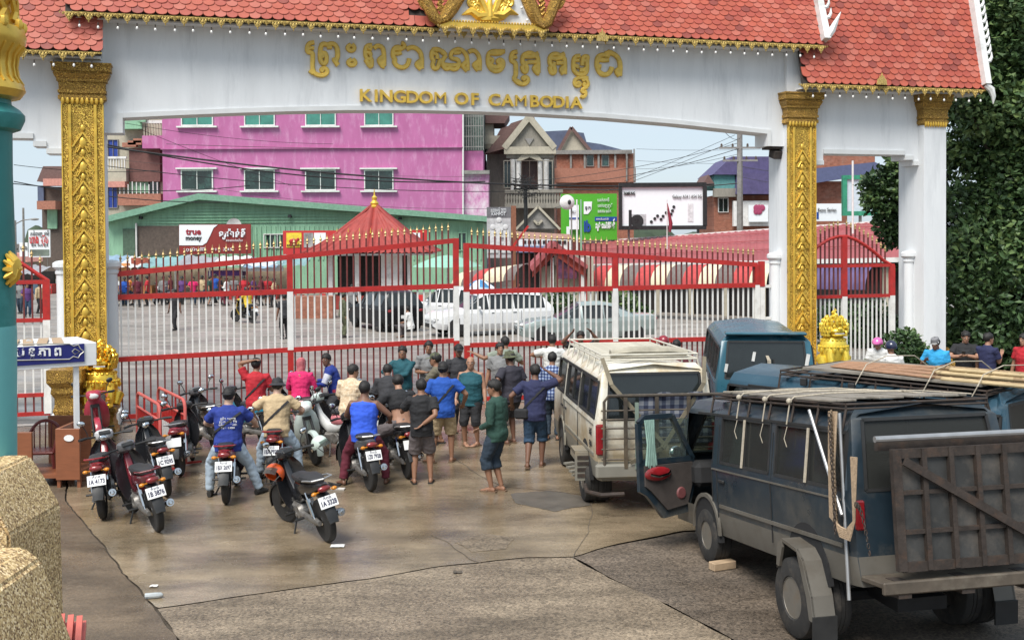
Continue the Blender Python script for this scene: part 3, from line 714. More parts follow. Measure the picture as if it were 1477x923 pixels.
# ================================================================== ground, slabs, road
def wet(name, c1, c2, rough, rv, scale=0.55, grit=0.0, spec=0.5, streak=(1.0, 1.0, 1.0), damp=None, bmp=0.18):
 m = mat(name, c1, rough, col2=c2, scale=scale, rvar=rv, bump=bmp + grit, bscale=38 if not grit else 70, spec=spec, stretch=streak)
 t = m.node_tree; b = t.nodes['Principled BSDF']
 # fine aggregate speckle
 tcn = t.nodes.new('ShaderNodeTexCoord'); vo = nd(t, 'ShaderNodeTexVoronoi', Scale=70.0 if grit < .3 else 42.0)
 t.links.new(tcn.outputs['Object'], vo.inputs['Vector'])
 mr = nd(t, 'ShaderNodeMapRange'); mr.inputs['From Min'].default_value = 0.0; mr.inputs['From Max'].default_value = 1.0
 mr.inputs['To Min'].default_value = 0.72 - grit * .7; mr.inputs['To Max'].default_value = 1.18 + grit * 1.3
 t.links.new(vo.outputs['Color'], mr.inputs['Value'])
 mm = t.nodes.new('ShaderNodeMix'); mm.data_type = 'RGBA'; mm.blend_type = 'MULTIPLY'; mm.inputs['Factor'].default_value = 1.0
 src = b.inputs['Base Color'].links[0].from_socket
 t.links.new(src, mm.inputs['A']); t.links.new(mr.outputs['Result'], mm.inputs['B'])
 # broad stains
 n2 = nd(t, 'ShaderNodeTexNoise', Scale=0.9, Detail=9.0, Roughness=0.68); mpn = nd(t, 'ShaderNodeMapping', Scale=(0.6, 1.5, 1), Location=(3.1, 7.7, 0))
 t.links.new(tcn.outputs['Object'], mpn.inputs['Vector']); t.links.new(mpn.outputs['Vector'], n2.inputs['Vector'])
 r2 = t.nodes.new('ShaderNodeValToRGB'); r2.color_ramp.elements[0].position = 0.36; r2.color_ramp.elements[0].color = (0.55, 0.53, 0.5, 1)
 r2.color_ramp.elements[1].position = 0.64; r2.color_ramp.elements[1].color = (1.25, 1.22, 1.18, 1)
 t.links.new(n2.outputs['Fac'], r2.inputs['Fac'])
 m3 = t.nodes.new('ShaderNodeMix'); m3.data_type = 'RGBA'; m3.blend_type = 'MULTIPLY'; m3.inputs['Factor'].default_value = 1.0
 t.links.new(mm.outputs['Result'], m3.inputs['A']); t.links.new(r2.outputs['Color'], m3.inputs['B']); t.links.new(m3.outputs['Result'], b.inputs['Base Color'])
 # water film: smooth where the stain noise is low
 rr = nd(t, 'ShaderNodeMapRange'); rr.inputs['From Min'].default_value = 0.40; rr.inputs['From Max'].default_value = 0.58
 rr.inputs['To Min'].default_value = max(0.05, rough - rv); rr.inputs['To Max'].default_value = min(0.9, rough + rv)
 n4 = nd(t, 'ShaderNodeTexNoise', Scale=0.7, Detail=6.0, Roughness=0.6); t.links.new(tcn.outputs['Object'], n4.inputs['Vector'])
 t.links.new(n4.outputs['Fac'], rr.inputs['Value']); t.links.new(rr.outputs['Result'], b.inputs['Roughness'])
 return m
M_WET = wet('wet_brown_concrete', (0.30, 0.24, 0.165), (0.165, 0.126, 0.082), 0.20, 0.15)
M_STRIP = wet('dark_damp_concrete', (0.16, 0.12, 0.08), (0.09, 0.07, 0.05), 0.42, 0.15, grit=0.1)
M_AGG = wet('worn_brown_concrete', (0.235, 0.19, 0.138), (0.165, 0.13, 0.094), 0.48, 0.16, grit=0.35)
M_ASPH = wet('grey_asphalt', (0.15, 0.12, 0.092), (0.088, 0.07, 0.054), 0.6, 0.18, grit=0.45)
M_ROAD = wet('wet_grey_road', (0.33, 0.30, 0.275), (0.22, 0.20, 0.18), 0.5, 0.14, scale=0.3, bmp=0.02)
M_GAPS = mat('dirt_in_cracks', (0.095, 0.078, 0.06), 0.95, var=0.4, scale=20)
def sheet(name, pts, m, z, jag=0.0, cell=0.12):
 """flat sheet from ground outline points, its edges broken up irregularly"""
 out_ = []
 P = [Vector((p[0], p[1], 0)) for p in pts]
 for i, a in enumerate(P):
  b = P[(i + 1) % len(P)]; L = (b - a).length; nseg = max(1, min(120, int(L / cell))) if jag else 1
  d = (b - a).normalized() if L > 0 else Vector((1, 0, 0)); nr = Vector((-d.y, d.x, 0))
  for k in range(nseg):
   q = a.lerp(b, k / nseg)
   w = mnoise.noise((q.x * 1.7, q.y * 1.7, 3.3)) * jag * 2.2 + mnoise.noise((q.x * 9, q.y * 9, 1.3)) * jag
   out_.append(q + nr * (w if 0 < k else 0))
 me = bpy.data.meshes.new(name); me.from_pydata([(p.x, p.y, z) for p in out_], [], [tuple(range(len(out_)))])
 me.materials.append(m)
 if me.polygons[0].normal.z < 0: me.flip_normals()
 o = link(name, me); tag(o, kind='structure'); return o
g_ = lambda u, v: ground(u, v).to_2d()
sheet('ground', [(-400, -60), (400, -60), (400, 900), (-400, 900)], M_GAPS, -0.045)
# road and square beyond the gate
gl = GM @ Vector((-30, -0.2, 0)); gr = GM @ Vector((40, -0.2, 0))
sheet('road', [(gl.x, gl.y), (gr.x, gr.y), (250, 80), (250, 300), (-250, 300), (-250, 60)], M_ROAD, -0.004)
SLAB_L = [g_(95, 722), g_(140, 776), g_(182, 830), g_(222, 874), g_(258, 923)]
LOWC = [g_(228, 877), g_(330, 862), g_(430, 848), g_(530, 835), g_(625, 818), g_(688, 812), g_(760, 804), g_(826, 803)]
far = lambda v: (GM @ Vector((v, -0.3, 0))).to_2d()
e = 0.013
sheet('concrete_slab', [p + Vector((-e, 0)) for p in SLAB_L] + [Vector((-1.9, 4)), Vector((-9, 4)), Vector((-16, 14)), far(-6), far(-0.9)], M_STRIP, 0.0, 0.012)
mainpts = [p + Vector((e, 0)) for p in SLAB_L[:4]] + [p + Vector((0, e * 1.6)) for p in LOWC] + [g_(870, 789), g_(930, 776), g_(985, 765), g_(1060, 760), g_(1180, 720), g_(1350, 640), far(26), far(-0.85)]
sheet('concrete_slab', mainpts, M_WET, 0.0, 0.014)
lowpts = [p + Vector((0, -e * 1.2)) for p in LOWC] + [g_(877, 833), g_(960, 872), g_(1054, 921), Vector((1.6, 7)), Vector((1.9, 3)), Vector((-1.9, 3))] + [SLAB_L[4] + Vector((e, 0)), SLAB_L[3] + Vector((e * 1.5, -e))]
sheet('concrete_slab', lowpts, M_AGG, 0.001, 0.012)
sheet('asphalt', [g_(826, 803) + Vector((e, 0)), g_(870, 790), g_(930, 778), g_(985, 767), g_(1060, 762), g_(1180, 722), g_(1350, 642), far(26), Vector((40, 25)), Vector((40, 3)), Vector((1.93, 3)), Vector((1.63, 7)), g_(1058, 921), g_(964, 871), g_(880, 832)], M_ASPH, -0.003, 0.01)
# hairline cracks and a darker patch in the middle slab: thin irregular sheets of dirt set into the surface
def crack(pts, w):
 P = [ground(*p) for p in pts]; mb = MB(); L = []; R = []
 for i in range(len(P) - 1):
  for k in range(8):
   q = P[i].lerp(P[i + 1], k / 8); d = (P[i + 1] - P[i]).normalized(); nr = Vector((-d.y, d.x, 0))
   q = q + nr * mnoise.noise((q.x * 3, q.y * 3, 9)) * 0.05; ww = w * (0.5 + 0.9 * abs(mnoise.noise((q.x * 5, q.y * 5, 2))))
   L.append(q + nr * ww); R.append(q - nr * ww)
 for i in range(len(L) - 1): mb.quad(*[Vector((a.x, a.y, 0.004)) for a in (L[i], R[i], R[i + 1], L[i + 1])])
 tag(mb.build('pavement_crack', M_GAPS, smooth=0), kind='structure')
crack([(645, 655), (690, 685), (725, 702), (800, 708), (850, 716)], 0.011)
crack([(690, 812), (668, 800), (640, 780), (618, 770)], 0.010)
crack([(850, 716), (905, 706), (960, 690)], 0.008)
crack([(560, 640), (600, 650), (650, 660)], 0.007)
crack([(300, 720), (420, 715), (520, 735)], 0.005)
crack([(828, 805), (845, 770), (855, 740), (850, 716)], 0.006)
PATCH = mat('dark_patch', (0.115, 0.1, 0.082), 0.38, var=0.3, scale=3, bump=0.2, bscale=60)
sheet('tar_patch', [g_(738, 712), g_(790, 708), g_(840, 716), g_(852, 728), g_(800, 738), g_(745, 726)], PATCH, 0.0045, 0.02, 0.05)
sheet('tar_patch', [g_(655, 782), g_(700, 770), g_(740, 776), g_(730, 792), g_(680, 796)], M_AGG, 0.0045, 0.02, 0.05)
# litter
M_LIT = mat('litter_paper', (0.7, 0.68, 0.64), 0.7, var=0.15)
p = ground(223, 863)
mb = MB().tube([p + Vector((-0.1, 0, .03)), p + Vector((0.02, .02, .03)), p + Vector((.06, .03, .03)), p + Vector((.08, .03, .03))], [.03, .032, .028, .012], 9)
tag(mb.build('plastic_bottle', mat('clear_plastic', (0.40, 0.42, 0.42), 0.15, spec=0.8)), 'crushed clear plastic bottle lying at the corner of the cracked slab', 'bottle')
for u, v, sc, lb in ((487, 788, 1.0, 'scrap of white paper on wet concrete behind the parked black motorcycle'), (660, 826, .6, 'small dark wrapper lying just below the long pavement crack'), (222, 846, .5, 'tiny white scrap beside the clear plastic bottle')):
 p = ground(u, v); mb = MB()
 mb.grid(lambda a, b, p=p, sc=sc: p + Vector(((a - .5) * .17 * sc, (b - .5) * .13 * sc, .012 + .02 * sc * abs(mnoise.noise((a * 3, b * 3, sc))))), 5, 4)
 tag(mb.build('paper_scrap', M_LIT if sc != .6 else M_GAPS, smooth=0), lb, 'litter')
for (u, v, a) in ((478, 705, .3), (492, 698, .1)):
 pass
# ================================================================== near parapet, teal post, booth
M_PEB = mat('pebble_dash', (0.40, 0.34, 0.21), 0.85, col2=(0.24, 0.20, 0.13), scale=60, bump=0.0)
def _peb():
 t = M_PEB.node_tree; b = t.nodes['Principled BSDF']; tcn = t.nodes.new('ShaderNodeTexCoord')
 vo = nd(t, 'ShaderNodeTexVoronoi', Scale=135.0); t.links.new(tcn.outputs['Object'], vo.inputs['Vector'])
 cr_ = t.nodes.new('ShaderNodeValToRGB'); e_ = cr_.color_ramp.elements
 e_[0].position = 0.0; e_[0].color = (0.15, 0.085, 0.04, 1); e_[1].position = 1.0; e_[1].color = (0.85, 0.66, 0.40, 1)
 x = e_.new(0.45); x.color = (0.46, 0.31, 0.145, 1); x = e_.new(0.7); x.color = (0.6, 0.43, 0.2, 1)
 sep = t.nodes.new('ShaderNodeSeparateColor'); t.links.new(vo.outputs['Color'], sep.inputs[0])
 t.links.new(sep.outputs[0], cr_.inputs['Fac']); t.links.new(cr_.outputs['Color'], b.inputs['Base Color'])
 bp = nd(t, 'ShaderNodeBump', Strength=.25, Distance=0.003); bp.invert = True
 t.links.new(vo.outputs['Distance'], bp.inputs['Height']); t.links.new(bp.outputs['Normal'], b.inputs['Normal'])
_peb()
def pier(name, pts, Y, depth, label):
 P = [at(u, v, Y + depth) for u, v in pts]; x0 = P[0].x
 poly = [(x0 - 0.6, P[0].z)] + [(p.x, p.z) for p in P] + [(P[-1].x + 0.0, 0.0), (x0 - 0.6, 0.0)]
 me = MB().prism(poly, Y, Y + depth).mesh(name, M_PEB, 0)
 bm = bmesh.new(); bm.from_mesh(me); bmesh.ops.bevel(bm, geom=bm.edges[:], offset=0.012, segments=2, affect='EDGES'); bm.to_mesh(me); bm.free()
 return tag(link(name, me), label, 'parapet')
pier('parapet_pier', [(0, 656), (44, 656), (62, 682), (88, 727), (92, 880)], 4.75, 0.55, 'tall speckled pebble dash pier carrying the teal post')
pier('parapet_pier', [(0, 788), (36, 788), (60, 806), (80, 855), (108, 932)], 3.55, 0.45, 'lower speckled pebble dash pier, nearest in the bottom left corner')
M_PINK = mat('faded_red_plastic', (0.55, 0.13, 0.10), 0.5, var=0.15)
mb = MB(); p0, p1 = at(97, 893, 4.4), at(128, 930, 4.0)
for k in range(3): mb.bar(p0 + Vector((.035 * k - .02, 0, -.004 * k)), p1 + Vector((.035 * k - .01, -.3, -.12)), 0.022, 0.05)
mb.bar(p0 + Vector((0.015, 0.02, -.03)), p1 + Vector((0.02, -.3, -.16)), .1, .03)
tag(mb.build('ridged_cap', M_PINK), 'faded red ridged plastic cap poking up beside the pebble dash pier', 'cap')
# teal post with gilded head
M_TEAL = mat('teal_paint', (0.02, 0.19, 0.18), 0.5, var=0.15, scale=2, dirt=(0.05, 0.28, 0.27), dirt_amt=0.4, dirt_scale=3.5)
M_TEALL = mat('pale_teal_paint', (0.13, 0.42, 0.42), 0.5, var=0.1, scale=2)
YT_ = 5.35
c0 = at(-34, 660, YT_); pr = []
def tp(u, v): q = at(u, v, YT_); return (q.x - c0.x, q.z)
TP = thing('ornamental_post', 'teal post with a fluted gold head standing on the pebble dash pier', 'post', (c0.x, YT_, c0.z - 0.02))
def tl(pts): return [(max(0.001, tp(u, v)[0]), tp(u, v)[1] - c0.z + 0.02) for u, v in pts]
MB().lathe(tl([(20, 662), (19.5, 480), (18.5, 470)]), 28).build('lower_shaft', M_TEALL, TP)
MB().lathe(tl([(18.4, 470), (17, 350), (13.5, 250), (13, 190), (24, 186), (30, 172), (30, 165), (24, 158), (12, 150), (11, 143)]), 28).build('upper_shaft', M_TEAL, TP)
mb = MB().lathe(tl([(10, 144), (24, 140), (31, 130), (29, 122), (21, 112), (18, 95), (20, 78), (30, 64), (32, 52), (29, 40), (20, 36)]), 28)
mb.lathe(tl([(20, 37), (14, 22), (12, 8), (20, -6), (10, -20), (-34, -30)]), 20)
MB_ = mb.build('gilded_head', M_GOLD, TP)
mb = MB()
for k in range(28):
 a_ = 2 * PI * k / 28
 P_ = [Vector((r * math.cos(a_), r * math.sin(a_), z)) for r, z in tl([(28, 120), (21.5, 110), (19, 95), (21, 78), (30, 65)])]
 mb.tube(P_, 0.006, 5)
 if k % 2 == 0:
  r, z = tl([(27, 36)])[0]; mb.ball((r * math.cos(a_), r * math.sin(a_), z), (.022, .022, .03), 6, 4)
  r, z = tl([(18, 16)])[0]; mb.tube([Vector((r * math.cos(a_ + d_), r * math.sin(a_ + d_), z + h_)) for d_, h_ in ((0, -.05), (.15, 0), (.0, .05), (-.1, .1))], [.018, .016, .012, .004], 5)
mb.build('fluting', M_GOLD, MB_)
mb = MB()
for a_ in (-0.15, -1.25):
 mb = MB(); r, z = tl([(17, 388)])[0]; q = Vector((r * math.cos(a_), r * math.sin(a_), z)); n_ = Vector((math.cos(a_), math.sin(a_), 0)); s2 = Vector((-n_.y, n_.x, 0))
 for k in range(12):
  b_ = 2 * PI * k / 12
  e_ = q + (s2 * math.cos(b_) * .055 + Vector((0, 0, math.sin(b_) * .085))); mb.tube([q + n_ * .035, (q + e_) / 2 + n_ * .03, e_ + n_ * .004], [.02, .022, .006], 5)
 mb.ball(q + n_ * .02, (.03, .03, .04), 7, 5); mb.build('gilded_flower', M_GOLD, TP)
# guard booth
M_BW = mat('white_booth_paint', (0.78, 0.78, 0.77), 0.45, var=0.06, dirt=(0.5, 0.48, 0.44), dirt_amt=0.25)
M_NAVY = mat('royal_blue_sign', (0.015, 0.02, 0.16), 0.4, var=0.1)
M_BRN = mat('brown_laminate', (0.24, 0.082, 0.035), 0.45, var=0.15, scale=4, stretch=(1, 1, 6))
M_SLAT = mat('bare_board', (0.42, 0.30, 0.19), 0.75, var=0.3, scale=5, stretch=(1, 9, 1))
YBo = 17.5
bz0 = at(60, 527, YBo).z; bz1 = at(60, 494, YBo).z; bx1 = at(139, 520, YBo).x; bx0 = bx1 - 2.1
L_ = bx1 - bx0; BOA = R_(34); BOM = Matrix.Translation((bx1, YBo, 0)) @ Matrix.Rotation(BOA, 4, 'Z') @ Matrix.Translation((-L_, 0, 0))
BO = thing('guard_booth', 'small white guard booth with a blue lettered sign along its flat roof', 'booth', BOM.to_translation(), BOA)
def px(u, v, dy=-0.06): i_ = BOM.inverted(); o_ = i_ @ CAMP; d_ = i_.to_3x3() @ ray(u, v); return o_ + d_ * ((dy - o_.y) / d_.y)
mb = MB().box((L_ / 2, 0.0, (bz0 + bz1) / 2), (L_, 0.05, bz1 - bz0), bev=.008); mb.box((L_ - 0.025, 0.62, (bz0 + bz1) / 2 + .0), (0.05, 1.19, bz1 - bz0 - .004), bev=.008)
mb.box((L_ / 2, 1.24, (bz0 + bz1) / 2), (L_, 0.05, bz1 - bz0 - .004)); mb.box((L_ / 2, 0.62, bz1 - .03), (L_ - 0.1, 1.18, .03))
mb.build('fascia', M_BW, BO)
sl = None
for k in range(8):
 sl_ = MB().box((0, 0, 0), (0.15, 0.95, 0.02)).build('roof_board', M_SLAT, BO, None, (L_ - .45 - k * .22, 0.62, bz1 + .005 + .004 * (k % 2)), -.22 + rnd.uniform(-.05, .05), smooth=0)
sg_u0, sg_u1 = px(-40, 505).x, px(122, 505).x
zc = (at(60, 493, YBo).z + at(60, 522, YBo).z) / 2; hh = (at(60, 495, YBo).z - at(60, 521, YBo).z)
sgn = MB().box(((sg_u0 + sg_u1) / 2, -0.036, zc), (sg_u1 - sg_u0, 0.02, hh)).build('sign_panel', M_NAVY, BO, smooth=0)
MW = mat('white_lettering', (0.85, 0.85, 0.85), 0.5, var=0.02); MSIL = mat('silver_border', (0.45, 0.44, 0.38), 0.4, 0.3)
for ch, u, v, sz in (('ស', 27, 508, .2), ('ន', 46, 506.5, .17), ('ត', 47, 515, .11), ('\u17b7', 47, 499, .17), ('ភ', 61, 507.5, .2), ('ា', 71.5, 507.5, .2), ('ព', 83.5, 507, .2)):
 lettering(ch, sz, MW, sgn, px(u, v, -.052), depth=.004, bold=.005)
mb = MB()
for off in (0,):
 mb.tube([px(-40, 497.5, -.05), px(100, 495.8, -.05), px(106, 499, -.05), px(113, 497, -.05), px(116, 503, -.05), px(121, 507, -.05), px(116, 511, -.05), px(113, 516, -.05), px(106, 514, -.05), px(100, 518, -.05), px(-40, 521, -.05)], .009, 5)
 mb.tube([px(108, 503, -.05), px(115, 507, -.05), px(108, 511, -.05), px(104, 507, -.05), px(108, 503, -.05)], .008, 5)
mb.build('ornate_border', MSIL, sgn)
for x, y in ((px(110, 570, .08).x, .08), (.08, .06), (.08, 1.18)):
 MB().box((x, y, bz0 / 2), (.075, .075, bz0)).build('post', M_BW, BO, smooth=0)
# brown counter panels, desk top
YC = 16.2
cq0 = ground(117, 703); CT = thing('counter', 'low brown wooden counter with open back under the booth', 'counter', (cq0.x - 1.25, cq0.y, 0))
def cx(u): return at(u, 660, cq0.y).x - (cq0.x - 1.25)
zt_ = at(98, 618, cq0.y).z
MB().box(((cx(81) + cx(116)) / 2, 0, (zt_ + .12) / 2), (cx(116) - cx(81), .05, zt_ - .12), bev=.006).build('front_panel', M_BRN, CT)
MB().box((cx(83), .35, (zt_ + .1) / 2), (.05, .64, zt_ - .1), bev=.006).build('side_panel', M_BRN, CT)
MB().box((cx(30), 0, (zt_ - .05) / 2), (cx(42) - cx(8), .05, zt_ - .05), bev=.006).build('front_panel', M_BRN, CT)
MB().box((cx(52), 1.3, .45), (.7, .04, .9), bev=.006).build('back_panel', M_BRN, CT)
MB().box((cx(58), .5, .16), (1.0, .9, .05)).build('floor_board', M_BRN, CT)
for x in (cx(84), cx(113)): MB().box((x, .03, .07), (.05, .05, .14)).build('foot', M_BRN, CT)
MB().lathe([(0, -.006), (.075, -.006), (.075, .006), (0, .006)], 18, (0, 0, 0), axis='Y', sx=.65).build('oval_plate', M_BW, CT, None, (cx(101), -.034, zt_ - .14))
# plastic armchair
M_CH = mat('maroon_plastic', (0.13, 0.025, 0.022), 0.4, var=0.15)
cp = Vector((at(56, 640, 17.5).x, 17.6, 0))
CH = thing('armchair', 'maroon moulded plastic armchair standing inside the booth', 'chair', cp, 0.12)
mb = MB()
arc = [Vector((math.cos(PI * t / 12) * .27, .25, .52 + .36 * math.sin(PI * t / 12))) for t in range(13)]
mb.tube(arc, .028, 6)
for k in range(5):
 x = -.17 + k * .085; mb.tube([(x, .2, .44), (x * 1.08, .245, .52 + .36 * math.sqrt(max(0, 1 - (x / .27) ** 2)))], .02, 5, flat=.5)
mb.build('backrest', M_CH, CH)
MB().box((0, 0, .43), (.5, .48, .045), bev=.018).build('seat', M_CH, CH)
for s_ in (-1, 1):
 MB().tube([(s_ * .28, .25, .62), (s_ * .3, .0, .64), (s_ * .28, -.22, .62), (s_ * .25, -.22, .44)], .025, 6).build('armrest', M_CH, CH)
 for y in (-.2, .22): MB().tube([(s_ * .22, y, .44), (s_ * .27, y * 1.15, 0)], [.03, .022], 6).build('leg', M_CH, CH)
# ================================================================== vans and cars
M_TYRE = mat('worn_tyre', (0.022, 0.021, 0.02), 0.85, var=0.3, scale=8, dirt=(0.075, 0.063, 0.05), dirt_amt=0.4, dirt_scale=5, bump=0.1)
M_RUB = mat('black_rubber', (0.02, 0.02, 0.02), 0.6, var=0.3)
M_RIM = mat('dull_alloy', (0.20, 0.185, 0.16), 0.5, 0.4, var=0.2, dirt=(0.16, 0.12, 0.08), dirt_amt=0.45, dirt_scale=6)
M_RIMD = mat('shaded_wheel_dish', (0.075, 0.067, 0.055), .7, .2, var=.4, scale=9)  # shading of the deep wheel dish put into a darker colour
M_CHR = mat('chrome', (0.62, 0.62, 0.62), 0.15, 1.0, var=0.05)
M_STEEL = mat('galvanised_steel', (0.42, 0.42, 0.42), 0.4, 0.7, var=0.15)
M_RUST = mat('rusty_steel', (0.046, 0.035, 0.029), 0.75, 0.25, var=0.4, scale=9, dirt=(0.085, 0.05, 0.033), dirt_amt=0.35, dirt_scale=7, bump=0.2)
M_PLATE = mat('dark_sheet_steel', (0.06, 0.06, 0.058), 0.55, 0.4, var=0.35, scale=2.5, dirt=(0.15, 0.13, 0.11), dirt_amt=0.5, dirt_scale=2, bump=0.1)
M_INT = mat('dark_interior', (0.014, 0.014, 0.015), 0.8, var=0.3)
M_GLS = glass_mat('dark_window', (0.018, 0.022, 0.022), 0.07)
M_GLW = gtint('cab_glass', (0.55, 0.62, 0.58), 0.38)
M_GLT = gtint('smoked_glass', (0.34, 0.35, 0.33), 0.32)
M_LRED = mat('red_lamp', (0.24, 0.012, 0.016), 0.2, var=0.3, coat=0.4, dirt=(0.12, 0.05, 0.04), dirt_amt=.3)
M_LCLR = mat('clear_lamp', (0.6, 0.6, 0.58), 0.1, var=0.1, coat=0.5)
M_LAMB = mat('amber_lamp', (0.6, 0.22, 0.02), 0.2, var=0.1)
M_ROPE = mat('pale_rope', (0.42, 0.37, 0.29), 0.85, var=0.25, scale=40)
M_JUTE = mat('brown_rope', (0.36, 0.26, 0.17), 0.9, var=0.3, scale=40, bump=0.3)
M_NP = mat('number_plate_white', (0.78, 0.78, 0.76), 0.4, var=0.05)
M_NPT = mat('number_plate_ink', (0.03, 0.03, 0.07), 0.5, var=0.1)
def paint(name, c, dirtc, amt, cb=None, zb=None, rough=0.32, scale=1.6):
 """old car paint: tone, dust stains, chips and a mud line that climbs irregularly from the sills"""
 m = mat(name, c, rough, var=0.12, scale=2.0, dirt=dirtc, dirt_amt=amt, dirt_scale=scale, rvar=0.12, coat=0.12, bump=0.03, bscale=40)
 if cb is not None:
  t = m.node_tree; b = t.nodes['Principled BSDF']; tcn = t.nodes.new('ShaderNodeTexCoord'); sx = t.nodes.new('ShaderNodeSeparateXYZ')
  t.links.new(tcn.outputs['Object'], sx.inputs[0]); n = nd(t, 'ShaderNodeTexNoise', Scale=4.0, Detail=8.0, Roughness=0.7); t.links.new(tcn.outputs['Object'], n.inputs['Vector'])
  a = t.nodes.new('ShaderNodeMath'); a.operation = 'MULTIPLY_ADD'; a.inputs[1].default_value = 0.9; t.links.new(n.outputs['Fac'], a.inputs[0]); t.links.new(sx.outputs['Z'], a.inputs[2])
  mr = nd(t, 'ShaderNodeMapRange'); mr.inputs['From Min'].default_value = zb + 0.2; mr.inputs['From Max'].default_value = zb + 0.75; mr.inputs['To Min'].default_value = 0.85; mr.inputs['To Max'].default_value = 0.0
  t.links.new(a.outputs[0], mr.inputs['Value']); mx_ = t.nodes.new('ShaderNodeMix'); mx_.data_type = 'RGBA'; mx_.inputs['B'].default_value = tuple(cb) + (1,)
  src = b.inputs['Base Color'].links[0].from_socket; t.links.new(mr.outputs['Result'], mx_.inputs['Factor']); t.links.new(src, mx_.inputs['A']); t.links.new(mx_.outputs['Result'], b.inputs['Base Color'])
 return m
def hull(stations, kind, caps=True, inset=0.02):
 """skin between half cross-sections (bottom centre -> roof centre), mirrored; faces of kind None become panes set in by 'inset'.
 returns body MB, list of panes [(key, [quad points])]"""
 n = len(stations[0]); body = MB(); panes = []
 full = []
 for st in stations:
  full.append([Vector(p) for p in st])
 def pt(i, j, s): p = full[i][j]; return Vector((p.x * s, p.y, p.z))
 for s in (1, -1):
  for i in range(len(full) - 1):
   for j in range(n - 1):
    q = [pt(i, j, s), pt(i + 1, j, s), pt(i + 1, j + 1, s), pt(i, j + 1, s)]
    k = kind(i, j, s)
    if k is None: panes.append(((i, j, s), q))
    else: body.quad(*q, mi=k)
 if caps:
  for i, nm in ((0, 'rear'), (len(full) - 1, 'front')):
   for j in range(n - 1):
    a, b = full[i][j], full[i][j + 1]
    def P(p, f): return Vector((p.x * f, p.y, p.z))
    fr = [-1, -0.86, 0.86, 1] if kind(nm, j, 0) is None else [-1, 1]
    for f0, f1 in zip(fr[:-1], fr[1:]):
     k = kind(nm, j, 0); q = [P(a, f0), P(a, f1), P(b, f1), P(b, f0)]
     if (q[0] - q[1]).length < 1e-5 and (q[2] - q[3]).length < 1e-5: continue
     if k is None and f0 == -0.86: panes.append(((nm, j, 0), q))
     else: body.quad(*q, mi=0 if k is None else k)
 return body, panes
def finish_body(body, name, mats, parent, bev=0.012):
 me = body.mesh(name, mats, 0)
 bm = bmesh.new(); bm.from_mesh(me); bmesh.ops.remove_doubles(bm, verts=bm.verts, dist=0.0015)
 bmesh.ops.recalc_face_normals(bm, faces=bm.faces)
 es = [e for e in bm.edges if len(e.link_faces) == 2 and e.calc_face_angle(0) > R_(14) and e.calc_length() > .03]
 bmesh.ops.bevel(bm, geom=es, offset=.032, segments=3, profile=.5, affect='EDGES', clamp_overlap=True); bm.to_mesh(me); bm.free()
 me.shade_smooth(); me.set_sharp_from_angle(angle=R_(42))
 return link(name, me, parent)
def pane(parent, q, m, name='window', rub=True, inset=0.018, shrink=0.0, split=False):
 """a pane of glass set inside its opening with a rubber surround"""
 c = sum(q, Vector()) / 4; nr = (q[1] - q[0]).cross(q[3] - q[0]).normalized()
 if nr.dot(c - Vector((0, c.y, c.z * 0.6))) < 0 and abs(nr.x) > 0.5: nr = -nr
 if abs(nr.x) <= 0.5 and nr.y * (1 if c.y > 0 else -1) < 0: nr = -nr
 qs = [p.lerp(c, shrink) - nr * inset for p in q]
 mb = MB().quad(*qs); mb._add([p - nr * 0.006 for p in qs], [(3, 2, 1, 0)])
 o = mb.build(name, m, parent, smooth=0, fix=False)
 if rub:
  r = MB()
  for a, b in zip(q, q[1:] + q[:1]):
   r.bar(a.lerp(c, .01) - nr * .008, b.lerp(c, .01) - nr * .008, 0.03, 0.03, up=nr)
  if split:
   r.bar((q[0] + q[1]) / 2 - nr * .006, (q[2] + q[3]) / 2 - nr * .006, 0.035, 0.02, up=nr)
  r.build('window_rubber', M_RUB, o, smooth=0)
 return o
WH = {}
